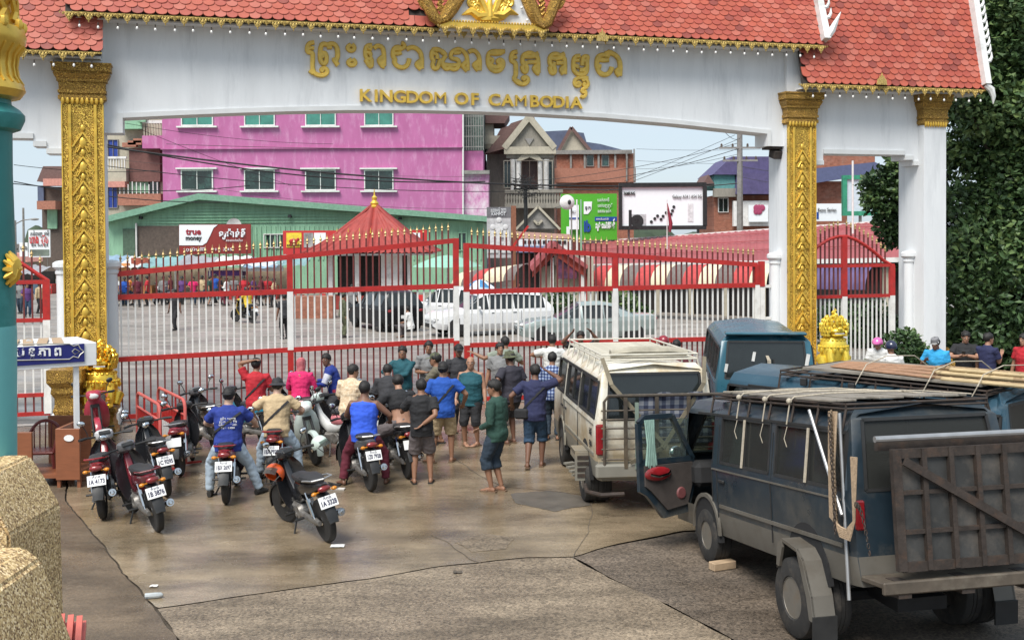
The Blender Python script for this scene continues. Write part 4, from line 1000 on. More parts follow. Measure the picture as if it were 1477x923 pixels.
def wheel(parent, c, r, w, spokes=6, name='wheel', out=1, rimm=None, steel=False):
 """tyre with tread grooves, rim and hub; axle along x"""
 key = (r, w, spokes, steel)
 if key not in WH:
  t = MB().lathe([(r * .50, -w * .40), (r * .54, -w * .5), (r * .9, -w * .5), (r * .975, -w * .42), (r, -w * .25), (r, -w * .12), (r * .975, -w * .1), (r, -w * .07), (r, w * .07), (r * .975, w * .1), (r, w * .12), (r, w * .25), (r * .975, w * .42), (r * .9, w * .5), (r * .54, w * .5), (r * .50, w * .40)], 28, axis='X')
  k = MB().lathe([(r * .64, w * .44), (r * .60, w * .46), (r * .56, w * .3), (r * .5, w * .12)], 24, axis='X')
  d_ = -.12 if steel else .1; k.lathe([(r * .53, w * .2), (r * .5, w * d_), (0.001, w * d_), (0.001, w * (d_ - .05)), (r * .52, w * (d_ - .05))], 24, axis='X', mi=2 if steel else 1)  # dark disc paints the shade of the dish and behind the spokes
  if steel:
   k.lathe([(0.001, w * .1), (r * .2, w * .1), (r * .26, w * -.12)], 16, axis='X')
   for a in range(6): k.lathe([(0.001, w * .02), (.022, w * .02), (.022, w * -.12)], 6, (0, math.cos(a * PI / 3) * r * .34, math.sin(a * PI / 3) * r * .34), axis='X')
  else:
   for a in range(spokes):
    an = 2 * PI * a / spokes; ca, sa = math.cos(an), math.sin(an)
    k.bar((w * .2, 0, 0), (w * .3, ca * r * .58, sa * r * .58), r * .13, 0.03, up=(1, 0, 0))
   k.lathe([(0.001, w * .36), (r * .12, w * .36), (r * .16, w * .2)], 14, axis='X')
  k.v = [(a, b * .83, c * .83) for a, b, c in k.v]
  WH[key] = (t.mesh('tyre', M_TYRE), k.mesh('rim', [M_RIM, M_INT, M_RIMD]))
 t = link('wheel', WH[key][0], parent, None, c); k = link('rim', WH[key][1], t)
 if out < 0: t.scale.x = -1
 return t
def arch(mb, y, z, r, x, s, w=0.06, mi=0, thick=0.03):
 P = [(s * x, y + r * math.cos(a), z + r * math.sin(a)) for a in [PI * (k / 14.0 * 1.06 - 0.03) for k in range(15)]]
 rings = []
 for p in P:
  p = Vector(p); d = (Vector((s * x, y, z)) - p).normalized()
  rings.append([p, p + Vector((s * thick, 0, 0)), p + Vector((s * thick, 0, 0)) + d * w, p + d * w])
 mb.loft(rings, mi=mi)
def well(mb, y, z, r, x, s, mi=1):
 pts = [(y + r * math.cos(a), z + r * math.sin(a)) for a in [PI * k / 14 for k in range(15)]] + [(y - r, z - .12), (y + r, z - .12)]
 mb.prism(pts, s * (x - 0.05), s * (x + 0.004), plane='YZ', mi=mi)  # dark half-disc laid on the body as the shade of an opening
def van_profile(y, w=.845, zb=.36, zs=.62, zbelt=1.12, zw0=1.18, zw1=1.69, zr=1.84, top=1.94, wt=.74, squash=1.0, dys=(0,) * 8):
 pts = [(0, zb), (w * .96, zb), (w, zs), (w, zbelt), (w * .985, zw0), (wt + .03, zw1), (wt, zr - .05), (wt * .86, zr + .045), (0, top)]
 return [(x * squash, y + (dys[k] if k < len(dys) else dys[-1]), z) for k, (x, z) in enumerate(pts)]
def make_van(name, label, loc, rz, pm, lower, rake=0.0, lift=0.0, open_door=False, clear_glass=None, group=None, rear_tyre=.33, interior=True):
 """boxy old minibus, forward +y, origin on the ground between the axles"""
 t = thing(name, label, 'van', loc, rz, group)
 ys = [-2.12, -2.05, -1.98, -.58, -.46, .80, .88, .96, 1.02, 1.84, 1.96, 2.06]
 st = []
 for k, y in enumerate(ys):
  d = (0,) * 9; sq = 1.0; top = 1.92; zr = 1.80
  if k == 0: d = (0, 0, 0, .02, .03, .12, .17, .24, .26); sq = .955
  if k == 1: d = (0, 0, 0, .01, .02, .10, .15, .18, .2); sq = .985
  if k == 10: d = (.32, .32, .30, .22, .16, -.26, -.42, -.5, -.5); sq = .99; top = 1.90; zr = 1.78
  if k == 11: d = (.27, .27, .26, .20, .14, -.34, -.52, -.6, -.6); sq = .9; top = 1.90; zr = 1.78
  st.append(van_profile(y, zr=zr if k else 1.88, top=top, squash=sq, dys=d, zw1=1.69 if k else 1.80))
 # window bays along the side (between stations): rear quarter 2-3, sliding door 4-5, front door 8-9
 def kind(i, j, s):
  if isinstance(i, str): return None if j == 4 else (1 if j in (0, 1) else 0)
  if j == 4 and i in (2, 4): return None
  if j == 4 and i in (6,): return 0
  if j == 4 and i in (8, 9): return None if i == 8 else 0
  if j in (0,): return 2
  if j == 1: return 1
  return 0
 dropped = set()
 if open_door:
  def kind2(i, j, s):
   if not isinstance(i, str) and s == -1 and i == 8 and 2 <= j <= 4: return 'gone'
   return kind(i, j, s)
 else: kind2 = kind
 body, panes = hull(st, lambda i, j, s: (None if kind2(i, j, s) == 'gone' else kind2(i, j, s)))
 M = Matrix.Translation((0, 0, lift)) @ Matrix.Translation((0, 1.22, .4)) @ Matrix.Rotation(rake, 4, 'X') @ Matrix.Translation((0, -1.22, -.4))
 B = finish_body(body, 'body', [pm, lower, M_INT], t); B.matrix_local = M
 for key, q in panes:
  if open_door and key[2] == -1 and key[0] == 8: continue
  gl = clear_glass if clear_glass is not None else M_GLS
  if key[0] == 'front' or (key[0] == 8): gl = M_GLW if open_door else gl
  o = pane(B, q, gl, 'windscreen' if key[0] == 'front' else ('rear_window' if key[0] == 'rear' else 'window'), split=key[0] in (2, 4))
 # panel lines, door handle, gutter, rub strip
 ln = MB()
 for s in (1, -1):
  for y in (0.86, -.52, 1.0):
   ln.bar((s * .849, y, .5), (s * .849, y, 1.1), 0.012, 0.008); ln.bar((s * .838, y, 1.12), (s * .782, y, 1.6), 0.012, 0.008)
  ln.bar((s * .773, -1.85, 1.71), (s * .773, 1.5, 1.71), 0.02, 0.025)
 ln.build('panel_gap', M_RUB, B, smooth=0)
 tr = MB()
 for s in (1, -1): tr.bar((s * .852, -1.95, 0.70), (s * .852, .8, 0.70), 0.02, 0.035); tr.bar((s * .85, -1.95, 1.10), (s * .85, 1.0, 1.10), 0.012, 0.016)
 tr.build('trim_strip', lower, B, smooth=0)
 for s in (1, -1):
  for y in (.72, 1.12) if not (open_door and s == -1) else (.72,):
   MB().box((s * .858, y, .98), (.025, .15, .035), bev=.008).build('door_handle', M_RUB, B)
 for s in (1, -1):
  for y_, r_ in ((1.22, .37), (-1.24, .40)): wl = MB(); well(wl, y_, .40, r_, .842, s, 0); wl.build('wheel_well_shade', M_INT, B, smooth=0)
  am = MB(); arch(am, 1.22, .40, .40, .835, s, .045); am.build('wheel_arch', lower, B)
 for s in (1, -1):
  wheel(t, (s * .76, 1.22, .31), .31, .2, 6, out=s)
 return t, B, M
def roof_rack(B, m, y0=-1.75, y1=1.2, x=.70, z=1.93, slats=9, rails=2, hh=.12):
 rk = MB()
 for s in (-1, 1):
  for k in range(rails): rk.tube([(s * x, y0, z + hh * k / max(1, rails - 1) + .05), (s * x, y1, z + hh * k / max(1, rails - 1) + .05)], .014, 6)
  for k in range(7):
   y = lerp(y0, y1, k / 6); rk.tube([(s * x, y, z + .05), (s * x, y, z + hh + .05)], .010, 5); rk.tube([(s * x, y, z + .05), (s * (x + .05), y, z - .14)], .014, 5)
 for y in (y0, y1):
  for k in range(rails): rk.tube([(-x, y, z + hh * k / max(1, rails - 1) + .05), (x, y, z + hh * k / max(1, rails - 1) + .05)], .014, 6)
 R = rk.build('roof_rack', m, B)
 for k in range(slats):
  y = lerp(y0 + .06, y1 - .06, k / (slats - 1)); MB().box((0, 0, 0), (2 * x, .05, .02)).build('slat', m, R, None, (0, y, z + .045 + .002 * (k % 2)), smooth=0)
 return R
# ---- dark blue van with its door open, a steel ramp on its tail
PB = paint('dark_blue_paint', (0.013, 0.024, 0.034), (0.06, 0.06, 0.056), 0.45, (0.17, 0.155, 0.13), .36, 0.35)
PBL = paint('dusty_grey_cladding', (0.115, 0.105, 0.088), (0.075, 0.062, 0.046), 0.5, rough=0.6)
rl, fl_ = ground(1160, 914), ground(1020, 811)
mid = (rl + fl_) / 2; dirv = (fl_ - rl).normalized(); hd = math.atan2(-dirv.x, dirv.y)
sc_ = (rl - fl_).length / 2.46
loc = mid + Vector((math.cos(hd), math.sin(hd), 0)) * .86
VAN, VB, VM = make_van('van', 'dark blue battered van, front door swung open, rusty steel ramp on its tail', loc, hd, PB, PBL, rake=R_(-6.2), lift=0.0, open_door=True, clear_glass=M_GLT)
# rear axle: big twin wheels outside the body with bent mudguards
for s in (1, -1):
 wheel(VAN, (s * .90, -1.24, .375), .375, .24, steel=True, out=s); wheel(VAN, (s * .68, -1.24, .375), .375, .2, steel=True, out=s)
 gd = MB(); prof = [(-.98 + .0, .62), (-1.0, .84), (-1.08, .90), (-1.38, .88), (-1.5, .80), (-1.66, .52), (-1.72, .30)]
 rings = []
 for y, z in prof: rings.append([Vector((s * .82, y, z)), Vector((s * 1.04, y, z)), Vector((s * 1.04, y, z - .03)), Vector((s * .82, y, z - .03))])
 gd.loft(rings); gd.prism([(-.98, .62), (-1.0, .84), (-1.08, .90), (-1.10, .82), (-1.04, .62)], s * 1.02, s * 1.045, plane='YZ')
 gd.prism([(-1.38, .88), (-1.5, .80), (-1.66, .52), (-1.72, .30), (-1.64, .30), (-1.58, .5), (-1.44, .76)], s * 1.02, s * 1.045, plane='YZ')
 gd.build('mudguard', PBL, VAN, smooth=0)
 MB().box((s * .93, -1.72, .24), (.24, .02, .22)).build('mud_flap', M_RUB, VAN, smooth=0)
ax_ = MB().tube([(-.8, -1.24, .36), (.8, -1.24, .36)], .06, 8); ax_.box((0, -.2, .42), (.5, 3.2, .12)); ax_.build('chassis', M_INT, VAN)
# cab interior
cb = MB(); _o = .42; cb.box((-.42, .98, .84), (.5, .5, .16), bev=.05); cb.box((-.42, .74, 1.12), (.48, .14, .55), rot=(-.15, 0, 0), bev=.05); cb.box((.42, .98, .84), (.5, .5, .16), bev=.05); cb.box((.42, .74, 1.12), (.48, .14, .55), rot=(-.15, 0, 0), bev=.05)
cb.build('cab_seat', mat('grey_seat_cloth', (0.06, 0.06, 0.065), 0.9, var=0.3), VB)
ds = MB().box((0, 1.86, .95), (1.55, .4, .3), bev=.06); ds.build('dashboard', M_INT, VB)
sw = MB(); c_ = Vector((-.42, 1.52, 1.14))
ring = [c_ + Vector((math.cos(a) * .19, math.sin(a) * .19 * -.35, math.sin(a) * .19 * .94)) for a in [2 * PI * k / 20 for k in range(21)]]
sw.tube(ring, .018, 7); sw.bar(c_, c_ + Vector((0, .22, -.12)), .05, .05); sw.bar(c_ + Vector((-.18, 0, 0)), c_ + Vector((.18, 0, 0)), .035, .02)
sw.build('steering_wheel', mat('blue_grey_vinyl', (0.10, 0.11, 0.17), 0.5, var=0.2), VB)
MB().box((0, -.3, .58), (1.55, 3.2, .04)).build('floor_pan', M_INT, VB)
ps = MB()
for yy in (-.25, -1.0):
 for k in range(3): ps.box((-.5 + k * .5, yy, .86), (.46, .45, .14), bev=.04); ps.box((-.5 + k * .5, yy - .22, 1.12), (.44, .1, .5), bev=.04)
ps.build('bench_seat', mat('dark_red_seat', (0.09, 0.025, 0.025), 0.8, var=0.4), VB)
# open front door on the near (left) side, hinged at its front edge
DR = bpy.data.objects.new('door', None); COL.objects.link(DR); DR.parent = VB; DR.location = (-.845, 1.86, 0); DR.rotation_euler = (0, 0, R_(-70)); DR['label'] = 'front door swung wide open, showing its inner trim and pull'
# door in its own frame: runs from hinge (0) back to y=-.75; x outward negative
dm = MB()
prof_out = [(-.02, .46), (-.60, .46), (-.68, .62), (-.73, .72), (-.73, 1.14), (-.73, 1.60), (-.64, 1.68), (-.10, 1.68), (.03, 1.42), (.12, 1.14), (.12, .9), (.02, .62)]
lowp = [(.02, .50), (-.38, .46), (-.50, .60), (-.62, .74), (-.73, .80), (-.73, 1.13), (.14, 1.13), (.12, .80)]
dm.prism(lowp, -.03, .025, plane='YZ', mi=0)
for a, b in (((-.70, 1.13), (-.70, 1.60)), ((-.70, 1.60), (-.60, 1.67)), ((-.60, 1.67), (-.18, 1.67)), ((-.18, 1.67), (.12, 1.13)), ((-.70, 1.14), (.12, 1.14))):
 dm.bar((0, a[0], a[1]), (0.0, b[0], b[1]), .06, .06, up=(1, 0, 0), mi=0)
dm.build('door_shell', [PB], DR)
dt = MB(); dt.prism([(-.02, .60), (-.34, .56), (-.46, .68), (-.58, .80), (-.66, .86), (-.66, 1.10), (.08, 1.10), (.06, .82)], .024, .055, plane='YZ'); dt.build('inner_trim', mat('brown_door_card', (0.055, 0.045, 0.04), 0.7, var=0.3), DR, smooth=0)
pl = MB().ball((.07, -.48, 1.0), (.04, .21, .085), 12, 7); pl.build('red_door_pull', M_LRED, DR)
MB().tube([(.09, -.62, 1.0), (.10, -.5, .97), (.10, -.35, .99), (.08, -.3, 1.02)], .018, 6).build('pull_insert', M_CHR, DR)
sp_ = MB().lathe([(0.001, .07), (.06, .07), (.075, .055)], 16, (0, -.12, .74), axis='X'); sp_.build('speaker_grille', mat('speaker_red', (0.16, 0.05, 0.05), 0.6), DR)
MB().box((0.0, -.28, 1.4), (.006, .72, .46)).build('door_glass', gtint('wound_glass', (0.72, 0.8, 0.76), .16), DR, smooth=0)
mr_ = MB().ball((-.14, -.02, 1.20), (.05, .10, .09), 12, 7); mr_.bar((-.14, .02, 1.16), (0, .06, 1.12), .03, .03); m0 = mr_.build('door_mirror', M_CHR, DR)
cu_ = MB()
for k in range(7): cu_.tube([(.03, -.62 + k * .022, 1.64), (.045, -.60 + k * .016 + .01 * math.sin(k * 2), 1.35), (.04, -.63 + k * .024, 1.1 - .02 * (k % 3))], [.012, .016, .02], 5)
cu_.build('curtain', mat('pale_green_curtain', (0.22, 0.34, 0.29), 0.9, var=0.25), DR)
for y_ in (.17, -1.28): MB().bar((-.852, y_, 1.18), (-.784, y_, 1.69), .035, .012, up=(1, 0, 0)).build('window_strip', M_ROPE, VB, smooth=0)
# tail: lamp cluster, bumper platform, steel ramp
for s in (1, -1):
 MB().box((s * .77, -2.13, .98), (.09, .05, .26), bev=.015).build('tail_light', M_LRED, VB)
bp_ = MB(); bp_.box((.08, -2.30, .44), (1.74, .36, .05), bev=.01); bp_.box((.08, -2.49, .42), (1.76, .05, .11), bev=.012)
BPL = bp_.build('rear_platform', mat('brown_bumper', (0.10, 0.08, 0.06), 0.6, 0.2, var=0.3, dirt=(0.2, 0.18, 0.14), dirt_amt=.35), VB)
for x in (-.6, 0, .6): MB().box((x, -2.40, .40), (.12, .2, .14)).build('bracket', M_RUST, BPL, smooth=0)
MB().box((.92, -2.5, .35), (.3, .25, .16), bev=.02).build('tow_step', PBL, BPL)
RY = -2.44
ramp = MB().box((.18, RY, 1.06), (1.58, .012, 1.0)); RAMP = ramp.build('ramp_plate', M_PLATE, VB, 'rusty framed steel ramp folded up across the tail', smooth=0)
for k in range(7):
 x = -.60 + k * 1.56 / 6; MB().box((x, RY - .03, 1.06), (.045 if k not in (0, 6) else .08, .055, 1.02)).build('ramp_rib', M_RUST, RAMP, smooth=0)
for k, z in enumerate((.58, .87, 1.20, 1.53)): MB().box((.18, RY - .024, z), (1.56, .036, .035 if k not in (0, 3) else .08)).build('ramp_crossbar', M_RUST, RAMP, smooth=0)
MB().bar((-.54, RY - .07, 1.47), (.92, RY - .07, .62), .07, .03, up=(0, 1, 0)).build('ramp_brace', M_RUST, RAMP, smooth=0)
MB().tube([(-.78, RY - .02, 1.66), (1.05, RY - .02, 1.66)], .028, 10).build('top_tube', M_STEEL, VB)
MB().box((.1, RY + .1, 1.60), (1.6, .06, .1)).build('rear_crossbar', M_RUST, VB, smooth=0)
for x0, y0, x1_, y1_ in ((-.80, -1.35, -.9, -2.05), (-.80, -1.92, -.88, -2.06)):
 MB().tube([(x0, y0, 1.86), (x1_, y1_, .98 if y0 > -1.5 else .25)], .016, 7).build('steel_strut', M_STEEL, VB)
# roof load: boards, rack rails, ropes and a coiled rope and chain
RK = roof_rack(VB, M_RUST, -1.9, 1.15, .72, 1.84, 6, 2, .04)
bdm = mat('grey_weathered_board', (0.23, 0.205, 0.17), 0.8, var=0.35, scale=3, stretch=(6, 1, 1), dirt=(0.12, 0.1, 0.08), dirt_amt=.4)
for k in range(5):
 x = -.56 + k * .28; MB().box((0, 0, 0), (.26, 2.75 - .2 * (k % 3), .022), bev=.004).build('roof_board', bdm, RK, None, (x, -.3 + .12 * (k % 2), 1.955 + .006 * (k % 2)), .02 * (k - 2))
rp = MB()
for y in (.3, -.35, -.9):
 rp.tube([(-.80, y + .04, 1.70), (-.77, y, 1.93), (-.72, y, 1.97), (-.35, y - .05, 1.995), (.3, y - .12, 1.995), (.74, y - .15, 1.95)], .008, 6)
 rp.tube([(-.8, y + .03, 1.68), (-.83, y + .05, 1.56), (-.82, y + .02, 1.48)], .0045, 5); rp.ball((-.78, y, 1.93), .03, 7, 5)
rp.tube([(-.7, .9, 1.97), (-.2, -.2, 1.995), (.5, -1.2, 1.995), (.7, -1.7, 1.97)], .007, 6)
rp.build('lashing_rope', M_ROPE, VB)
cr_ = MB()
for k in range(6):
 o_ = k * .016; cr_.tube([(-.86 - o_ * .3, -1.98 + o_, 1.88), (-.92, -1.99 + o_, 1.4), (-.94, -2.0 + o_, .95), (-.93, -2.06, .80 + o_), (-.90, -2.16 + o_ * .5, .78 + o_), (-.88, -2.22, .95), (-.87, -2.22 - o_, 1.5)], .013, 6)
for k in range(26): cr_.tube([(-.90 + .03 * math.cos(a), -1.96 + .05 * math.cos(a) , 1.86 - k * .04 + .03 * math.sin(a)) for a in (0, 1.6, 3.1, 4.7, 6.2)], .008, 4)
cr_.build('coiled_rope', M_JUTE, VB)
ch = MB()
for k in range(30):
 z = 1.85 - k * .035; ring = [Vector((-.955, -2.02, z)) + (Vector((0, .012 * math.cos(a), .024 * math.sin(a))) if k % 2 else Vector((.012 * math.cos(a), 0, .024 * math.sin(a)))) for a in [2 * PI * q / 8 for q in range(9)]]; ch.tube(ring, .005, 4)
ch.build('chain', M_RUST, VB); ch = MB()
for k in range(14):
 t_ = k / 13; p_ = Vector((-.9 + .06 * t_, -2.3 - .08 * t_, 1.1 - .4 * t_ + .12 * math.sin(PI * t_))); ring = [p_ + (Vector((0, .012 * math.cos(a), .024 * math.sin(a))) if k % 2 else Vector((.012 * math.cos(a), 0, .024 * math.sin(a)))) for a in [2 * PI * q / 8 for q in range(9)]]; ch.tube(ring, .005, 4)
ch.build('chain', M_RUST, VB)
# wooden chock
p = ground(1042, 820); mb = MB().box((0, 0, .045), (.30, .12, .09), bev=.008)
tag(mb.build('wheel_chock', M_SLAT, None, None, p, hd + .2), 'block of bare wood wedged at the front wheel of the dark blue van', 'chock')
# ---- white van in the middle
PW = paint('cream_white_paint', (0.66, 0.63, 0.54), (0.40, 0.30, 0.16), 0.52, (0.30, 0.22, 0.115), .86, 0.38)
PWL = paint('muddy_grey_cladding', (0.19, 0.18, 0.15), (0.25, 0.2, 0.13), 0.5, rough=0.6)
rl, fl_ = ground(846, 719), ground(814, 672)
dirv = (fl_ - rl).normalized(); hd2 = math.atan2(-dirv.x, dirv.y); mid = (rl + fl_) / 2
VAN2, WB, WM = make_van('van', 'dirty cream white van with a tubular gate strapped across its tail', mid + Vector((math.cos(hd2), math.sin(hd2), 0)) * .82, hd2, PW, PWL, rake=R_(-1.2), lift=0.04)
for s in (1, -1):
 wheel(VAN2, (s * .80, -1.24, .35), .35, .2, steel=True, out=s); wheel(VAN2, (s * .62, -1.24, .35), .35, .2, steel=True, out=s)
 fb = MB().box((s * .93, -1.28, .74), (.22, .42, .05)); fb.box((s * 1.03, -1.28, .70), (.02, .42, .12))
 fb.box((s * .93, -1.5, .55), (.22, .04, .40)); fb.build('mudguard', PWL, VAN2, smooth=0)
 for k in range(4): MB().box((s * .93, -1.525, .42 + k * .085), (.16, .012, .05)).build('mudguard_rung', M_RUST, VAN2, smooth=0)
 MB().box((s * .775, -2.13, .92), (.14, .07, .42), bev=.02).build('tail_light', M_LRED, WB)
RK2 = roof_rack(WB, mat('cream_rack_paint', (0.56, 0.53, 0.45), 0.55, var=0.2), -1.7, 1.35, .68, 1.91, 14, 2, .07)
pad = MB().tube([(-.52, -1.5, 2.03), (-.2, -1.48, 2.06), (.3, -1.5, 2.06), (.58, -1.48, 2.03)], [.08, .10, .10, .07], 9, flat=.7)
tag(pad.build('rolled_tarpaulin', mat('grey_canvas', (0.36, 0.33, 0.26), 0.9, var=0.25, bump=.2), None), 'rolled grey canvas tarpaulin lying on the rear of the white van roof', 'tarpaulin')
tp_ = bpy.data.objects[-1] if False else [o for o in COL.objects if o.name.startswith('rolled_tarpaulin')][-1]
tp_.matrix_world = VAN2.matrix_basis @ WM
gt = MB(); gy = -2.20
R4 = [(-.74, .42), (-.74, 1.44), (-.68, 1.52), (.92, 1.52), (.98, 1.44), (.98, .42)]
gt.tube([(x, gy, z) for x, z in R4], .022, 7)
GT = gt.build('tubular_gate', mat('brown_tube_steel', (0.085, 0.07, 0.055), 0.55, .3, var=.35, dirt=(0.2, 0.15, 0.09), dirt_amt=.4), WB)
for z in (.66, .8, .94, 1.08, 1.2, 1.32): MB().tube([(-.78, gy, z), (.98, gy, z)], .013, 6).build('gate_rail', GT.data.materials[0], GT)
for x in (-.45, -.02, .42): MB().box((x, gy - .02, 1.02), (.05, .03, .96)).build('gate_upright', GT.data.materials[0], GT, smooth=0)
MB().box((-.30, gy - .04, .98), (.05, .02, .9)).build('green_batten', mat('grey_green_batten', (0.17, 0.22, 0.18), .8), GT, smooth=0)
for a, b in (((-.70, -1.86, 2.0), (-.62, -2.13, 1.66)), ((-.62, -2.13, 1.66), (.12, -2.29, .80)), ((.74, -1.86, 2.0), (.66, -2.13, 1.66)), ((.66, -2.13, 1.66), (.04, -2.30, .82)), ((.45, gy - .06, .72), (.02, gy - .08, .86)), ((-.4, gy - .05, .62), (.05, gy - .08, .82))):
 MB().bar(a, b, .055, .012, up=(0, 1, 0.2)).build('lashing_strap', mat('khaki_webbing', (0.17, 0.145, 0.10), .9, var=.3), WB, smooth=0)
# checked blanket stuffed behind the gate
bl = mat('checked_blanket', (0.5, 0.5, 0.52), 0.95, var=0.1)
def _check(m, c1, c2, c3, sc):
 t = m.node_tree; b = t.nodes['Principled BSDF']; tcn = t.nodes.new('ShaderNodeTexCoord'); s = t.nodes.new('ShaderNodeSeparateXYZ'); t.links.new(tcn.outputs['Object'], s.inputs[0])
 fs = []
 for ax in ('X', 'Z'):
  m1 = t.nodes.new('ShaderNodeMath'); m1.operation = 'MULTIPLY'; m1.inputs[1].default_value = sc; t.links.new(s.outputs[ax], m1.inputs[0])
  f = t.nodes.new('ShaderNodeMath'); f.operation = 'FRACT'; t.links.new(m1.outputs[0], f.inputs[0])
  g = t.nodes.new('ShaderNodeMath'); g.operation = 'GREATER_THAN'; g.inputs[1].default_value = .5; t.links.new(f.outputs[0], g.inputs[0]); fs.append(g)
 a = t.nodes.new('ShaderNodeMath'); a.operation = 'ADD'; t.links.new(fs[0].outputs[0], a.inputs[0]); t.links.new(fs[1].outputs[0], a.inputs[1])
 d = t.nodes.new('ShaderNodeMath'); d.operation = 'MULTIPLY'; d.inputs[1].default_value = .5; t.links.new(a.outputs[0], d.inputs[0])
 r = t.nodes.new('ShaderNodeValToRGB'); r.color_ramp.interpolation = 'CONSTANT'; e = r.color_ramp.elements
 e[0].position = 0; e[0].color = tuple(c1) + (1,); e[1].position = .9; e[1].color = tuple(c3) + (1,); x = e.new(.4); x.color = tuple(c2) + (1,)
 t.links.new(d.outputs[0], r.inputs['Fac']); t.links.new(r.outputs['Color'], b.inputs['Base Color'])
_check(bl, (0.26, 0.27, 0.30), (0.09, 0.105, 0.15), (0.025, 0.03, 0.06), 8)
bk = MB()
bk.grid(lambda a, b: Vector((-.25 + a * 1.0, -2.155 - .03 * math.sin(a * 9) - .02 * math.sin(b * 7), .86 + b * .68 - .02 * math.sin(a * 14) * b)), 16, 10)
bk.build('checked_blanket', bl, None); bko = [o for o in COL.objects if o.name.startswith('checked_blanket')][-1]
bko.matrix_world = VAN2.matrix_basis @ WM; tag(bko, 'grey and navy checked blanket stuffed behind the tubular gate of the white van', 'blanket')
st_ = MB().tube([(-.93, -1.72, .33), (-.95, -2.0, .30), (-.8, -2.3, .32), (-.5, -2.35, .34)], .03, 7); st_.build('bumper_tube', M_RUST, VAN2)
lad = MB()
for k in range(7): lad.box((-.92, -.9 + k * .14, .30 + .02 * (k % 2)), (.16, .05, .03), rot=(0, 0, .4))
lad.build('step_slats', PWL, VAN2, smooth=0)
MB().box((0, -2.17, .50), (1.72, .12, .2), bev=.03).build('rear_bumper', PWL, WB)
lettering('ធរ៥', .15, M_INT, WB, (-.858, -1.75, .98), -PI / 2, depth=.002)
lettering('ឡាន', .13, M_INT, WB, (-.858, -1.75, .82), -PI / 2, depth=.002)
# ---- teal minibus behind, blue van with bamboo poles, another at the right edge
PT = paint('teal_blue_paint', (0.022, 0.095, 0.135), (0.22, 0.26, 0.27), 0.12, rough=0.3)
PTL = paint('teal_lower', (0.02, 0.09, 0.13), (0.1, 0.1, 0.09), 0.4, rough=0.5)
def back_at(u0, u1, vtop, ztop):
 """ground spot for a vehicle whose tail spans u0..u1 with its roof at height ztop"""
 d = ray((u0 + u1) / 2, vtop); k = (ztop - CAM_H) / d.z; return CAMP + d * k
q = back_at(1034, 1176, 481, 2.14); q.z = 0
hd3 = R_(-7)
VAN3, TB, TM_ = make_van('van', 'teal blue van with a grey tail window, seen from behind beyond the white van', q + Vector((0.25, 2.05, 0)), hd3, PT, PTL, rake=0, lift=0.2)
for s in (1, -1): wheel(VAN3, (s * .76, -1.24, .31), .31, .2, out=s)
sp3 = MB().box((0, -1.92, 1.93), (1.35, .3, .05), bev=.02); sp3.build('roof_spoiler', PT, TB)
MB().bar((.12, -2.14, 1.52), (.14, -2.16, 1.22), .02, .02).build('wiper', M_RUB, TB, smooth=0)
rr_ = MB()
for k in (0, 1, 2): rr_.tube([(.0 + .012 * k, -1.9, 1.6), (.02 + .02 * k, -2.18, 1.5), (.02 + .025 * k, -2.22, 1.1), (.06 + .02 * k, -2.2, .95)], .009, 5)
rr_.build('lashing_rope', M_ROPE, TB)
tg = MB()
for x, z, w, h in ((-.66, 1.36, .05, .14), (-.2, 1.55, .05, .16), (.68, 1.5, .06, .2), (-.1, 1.2, .04, .1), (.72, 1.2, .08, .1)): MB().box((x, -2.13 + (z - 1.14) * .2, z), (w, .004, h), rot=(-.2, .2, 0)).build('sticker_residue', mat('old_sticker_glue', (0.5, 0.5, 0.48), .8), TB, smooth=0)
pass
PB2 = paint('mid_blue_paint', (0.022, 0.06, 0.09), (0.16, 0.19, 0.2), 0.2, rough=0.35)
# its long side faces the camera: roof edge from (1165,545) to (1420,575)
a_, b_ = back_at(1180, 1180, 541, 1.98), back_at(1425, 1425, 566, 1.98)
dirv = (a_ - b_); dirv.z = 0; hd4 = math.atan2(-dirv.x, dirv.y)
c4 = b_.copy(); c4.z = 0; dn = dirv.normalized(); side = Vector((math.cos(hd4), math.sin(hd4), 0))
VAN4, BB, BM = make_van('van', 'blue van loaded with bamboo poles, parked behind the dark blue van', c4 + dn * 1.85 + side * .82, hd4, PB2, PTL, rake=0, lift=0.03)
for s in (1, -1): wheel(VAN4, (s * .76, -1.24, .31), .31, .2, out=s)
RK4 = roof_rack(BB, M_RUST, -1.8, 1.0, .74, 1.85, 8, 2, .05)
MB().box((0, -.5, 2.0), (1.35, 2.4, .03)).build('roof_board', bdm, RK4, smooth=0)
BAM = mat('dry_bamboo', (0.36, 0.25, 0.13), 0.6, var=0.3, scale=3, col2=(0.20, 0.13, 0.07), stretch=(3, 3, 1))
BM4 = VAN4.matrix_basis @ BM
bmesh_ = MB().lathe([(0.001, 0), (.024, 0)] + [(r_, z_) for k in range(8) for r_, z_ in ((.024, k * .34 + .02), (.023, k * .34 + .30), (.029, k * .34 + .32), (.024, k * .34 + .34))] + [(0.001, 2.74)], 8, axis='Y')
bme = bmesh_.mesh('bamboo_pole', BAM)
bme2 = bmesh_.mesh('bamboo_pole', mat('pale_bamboo', (0.46, 0.35, 0.19), 0.6, var=0.25, scale=3))
BAMBOO = []
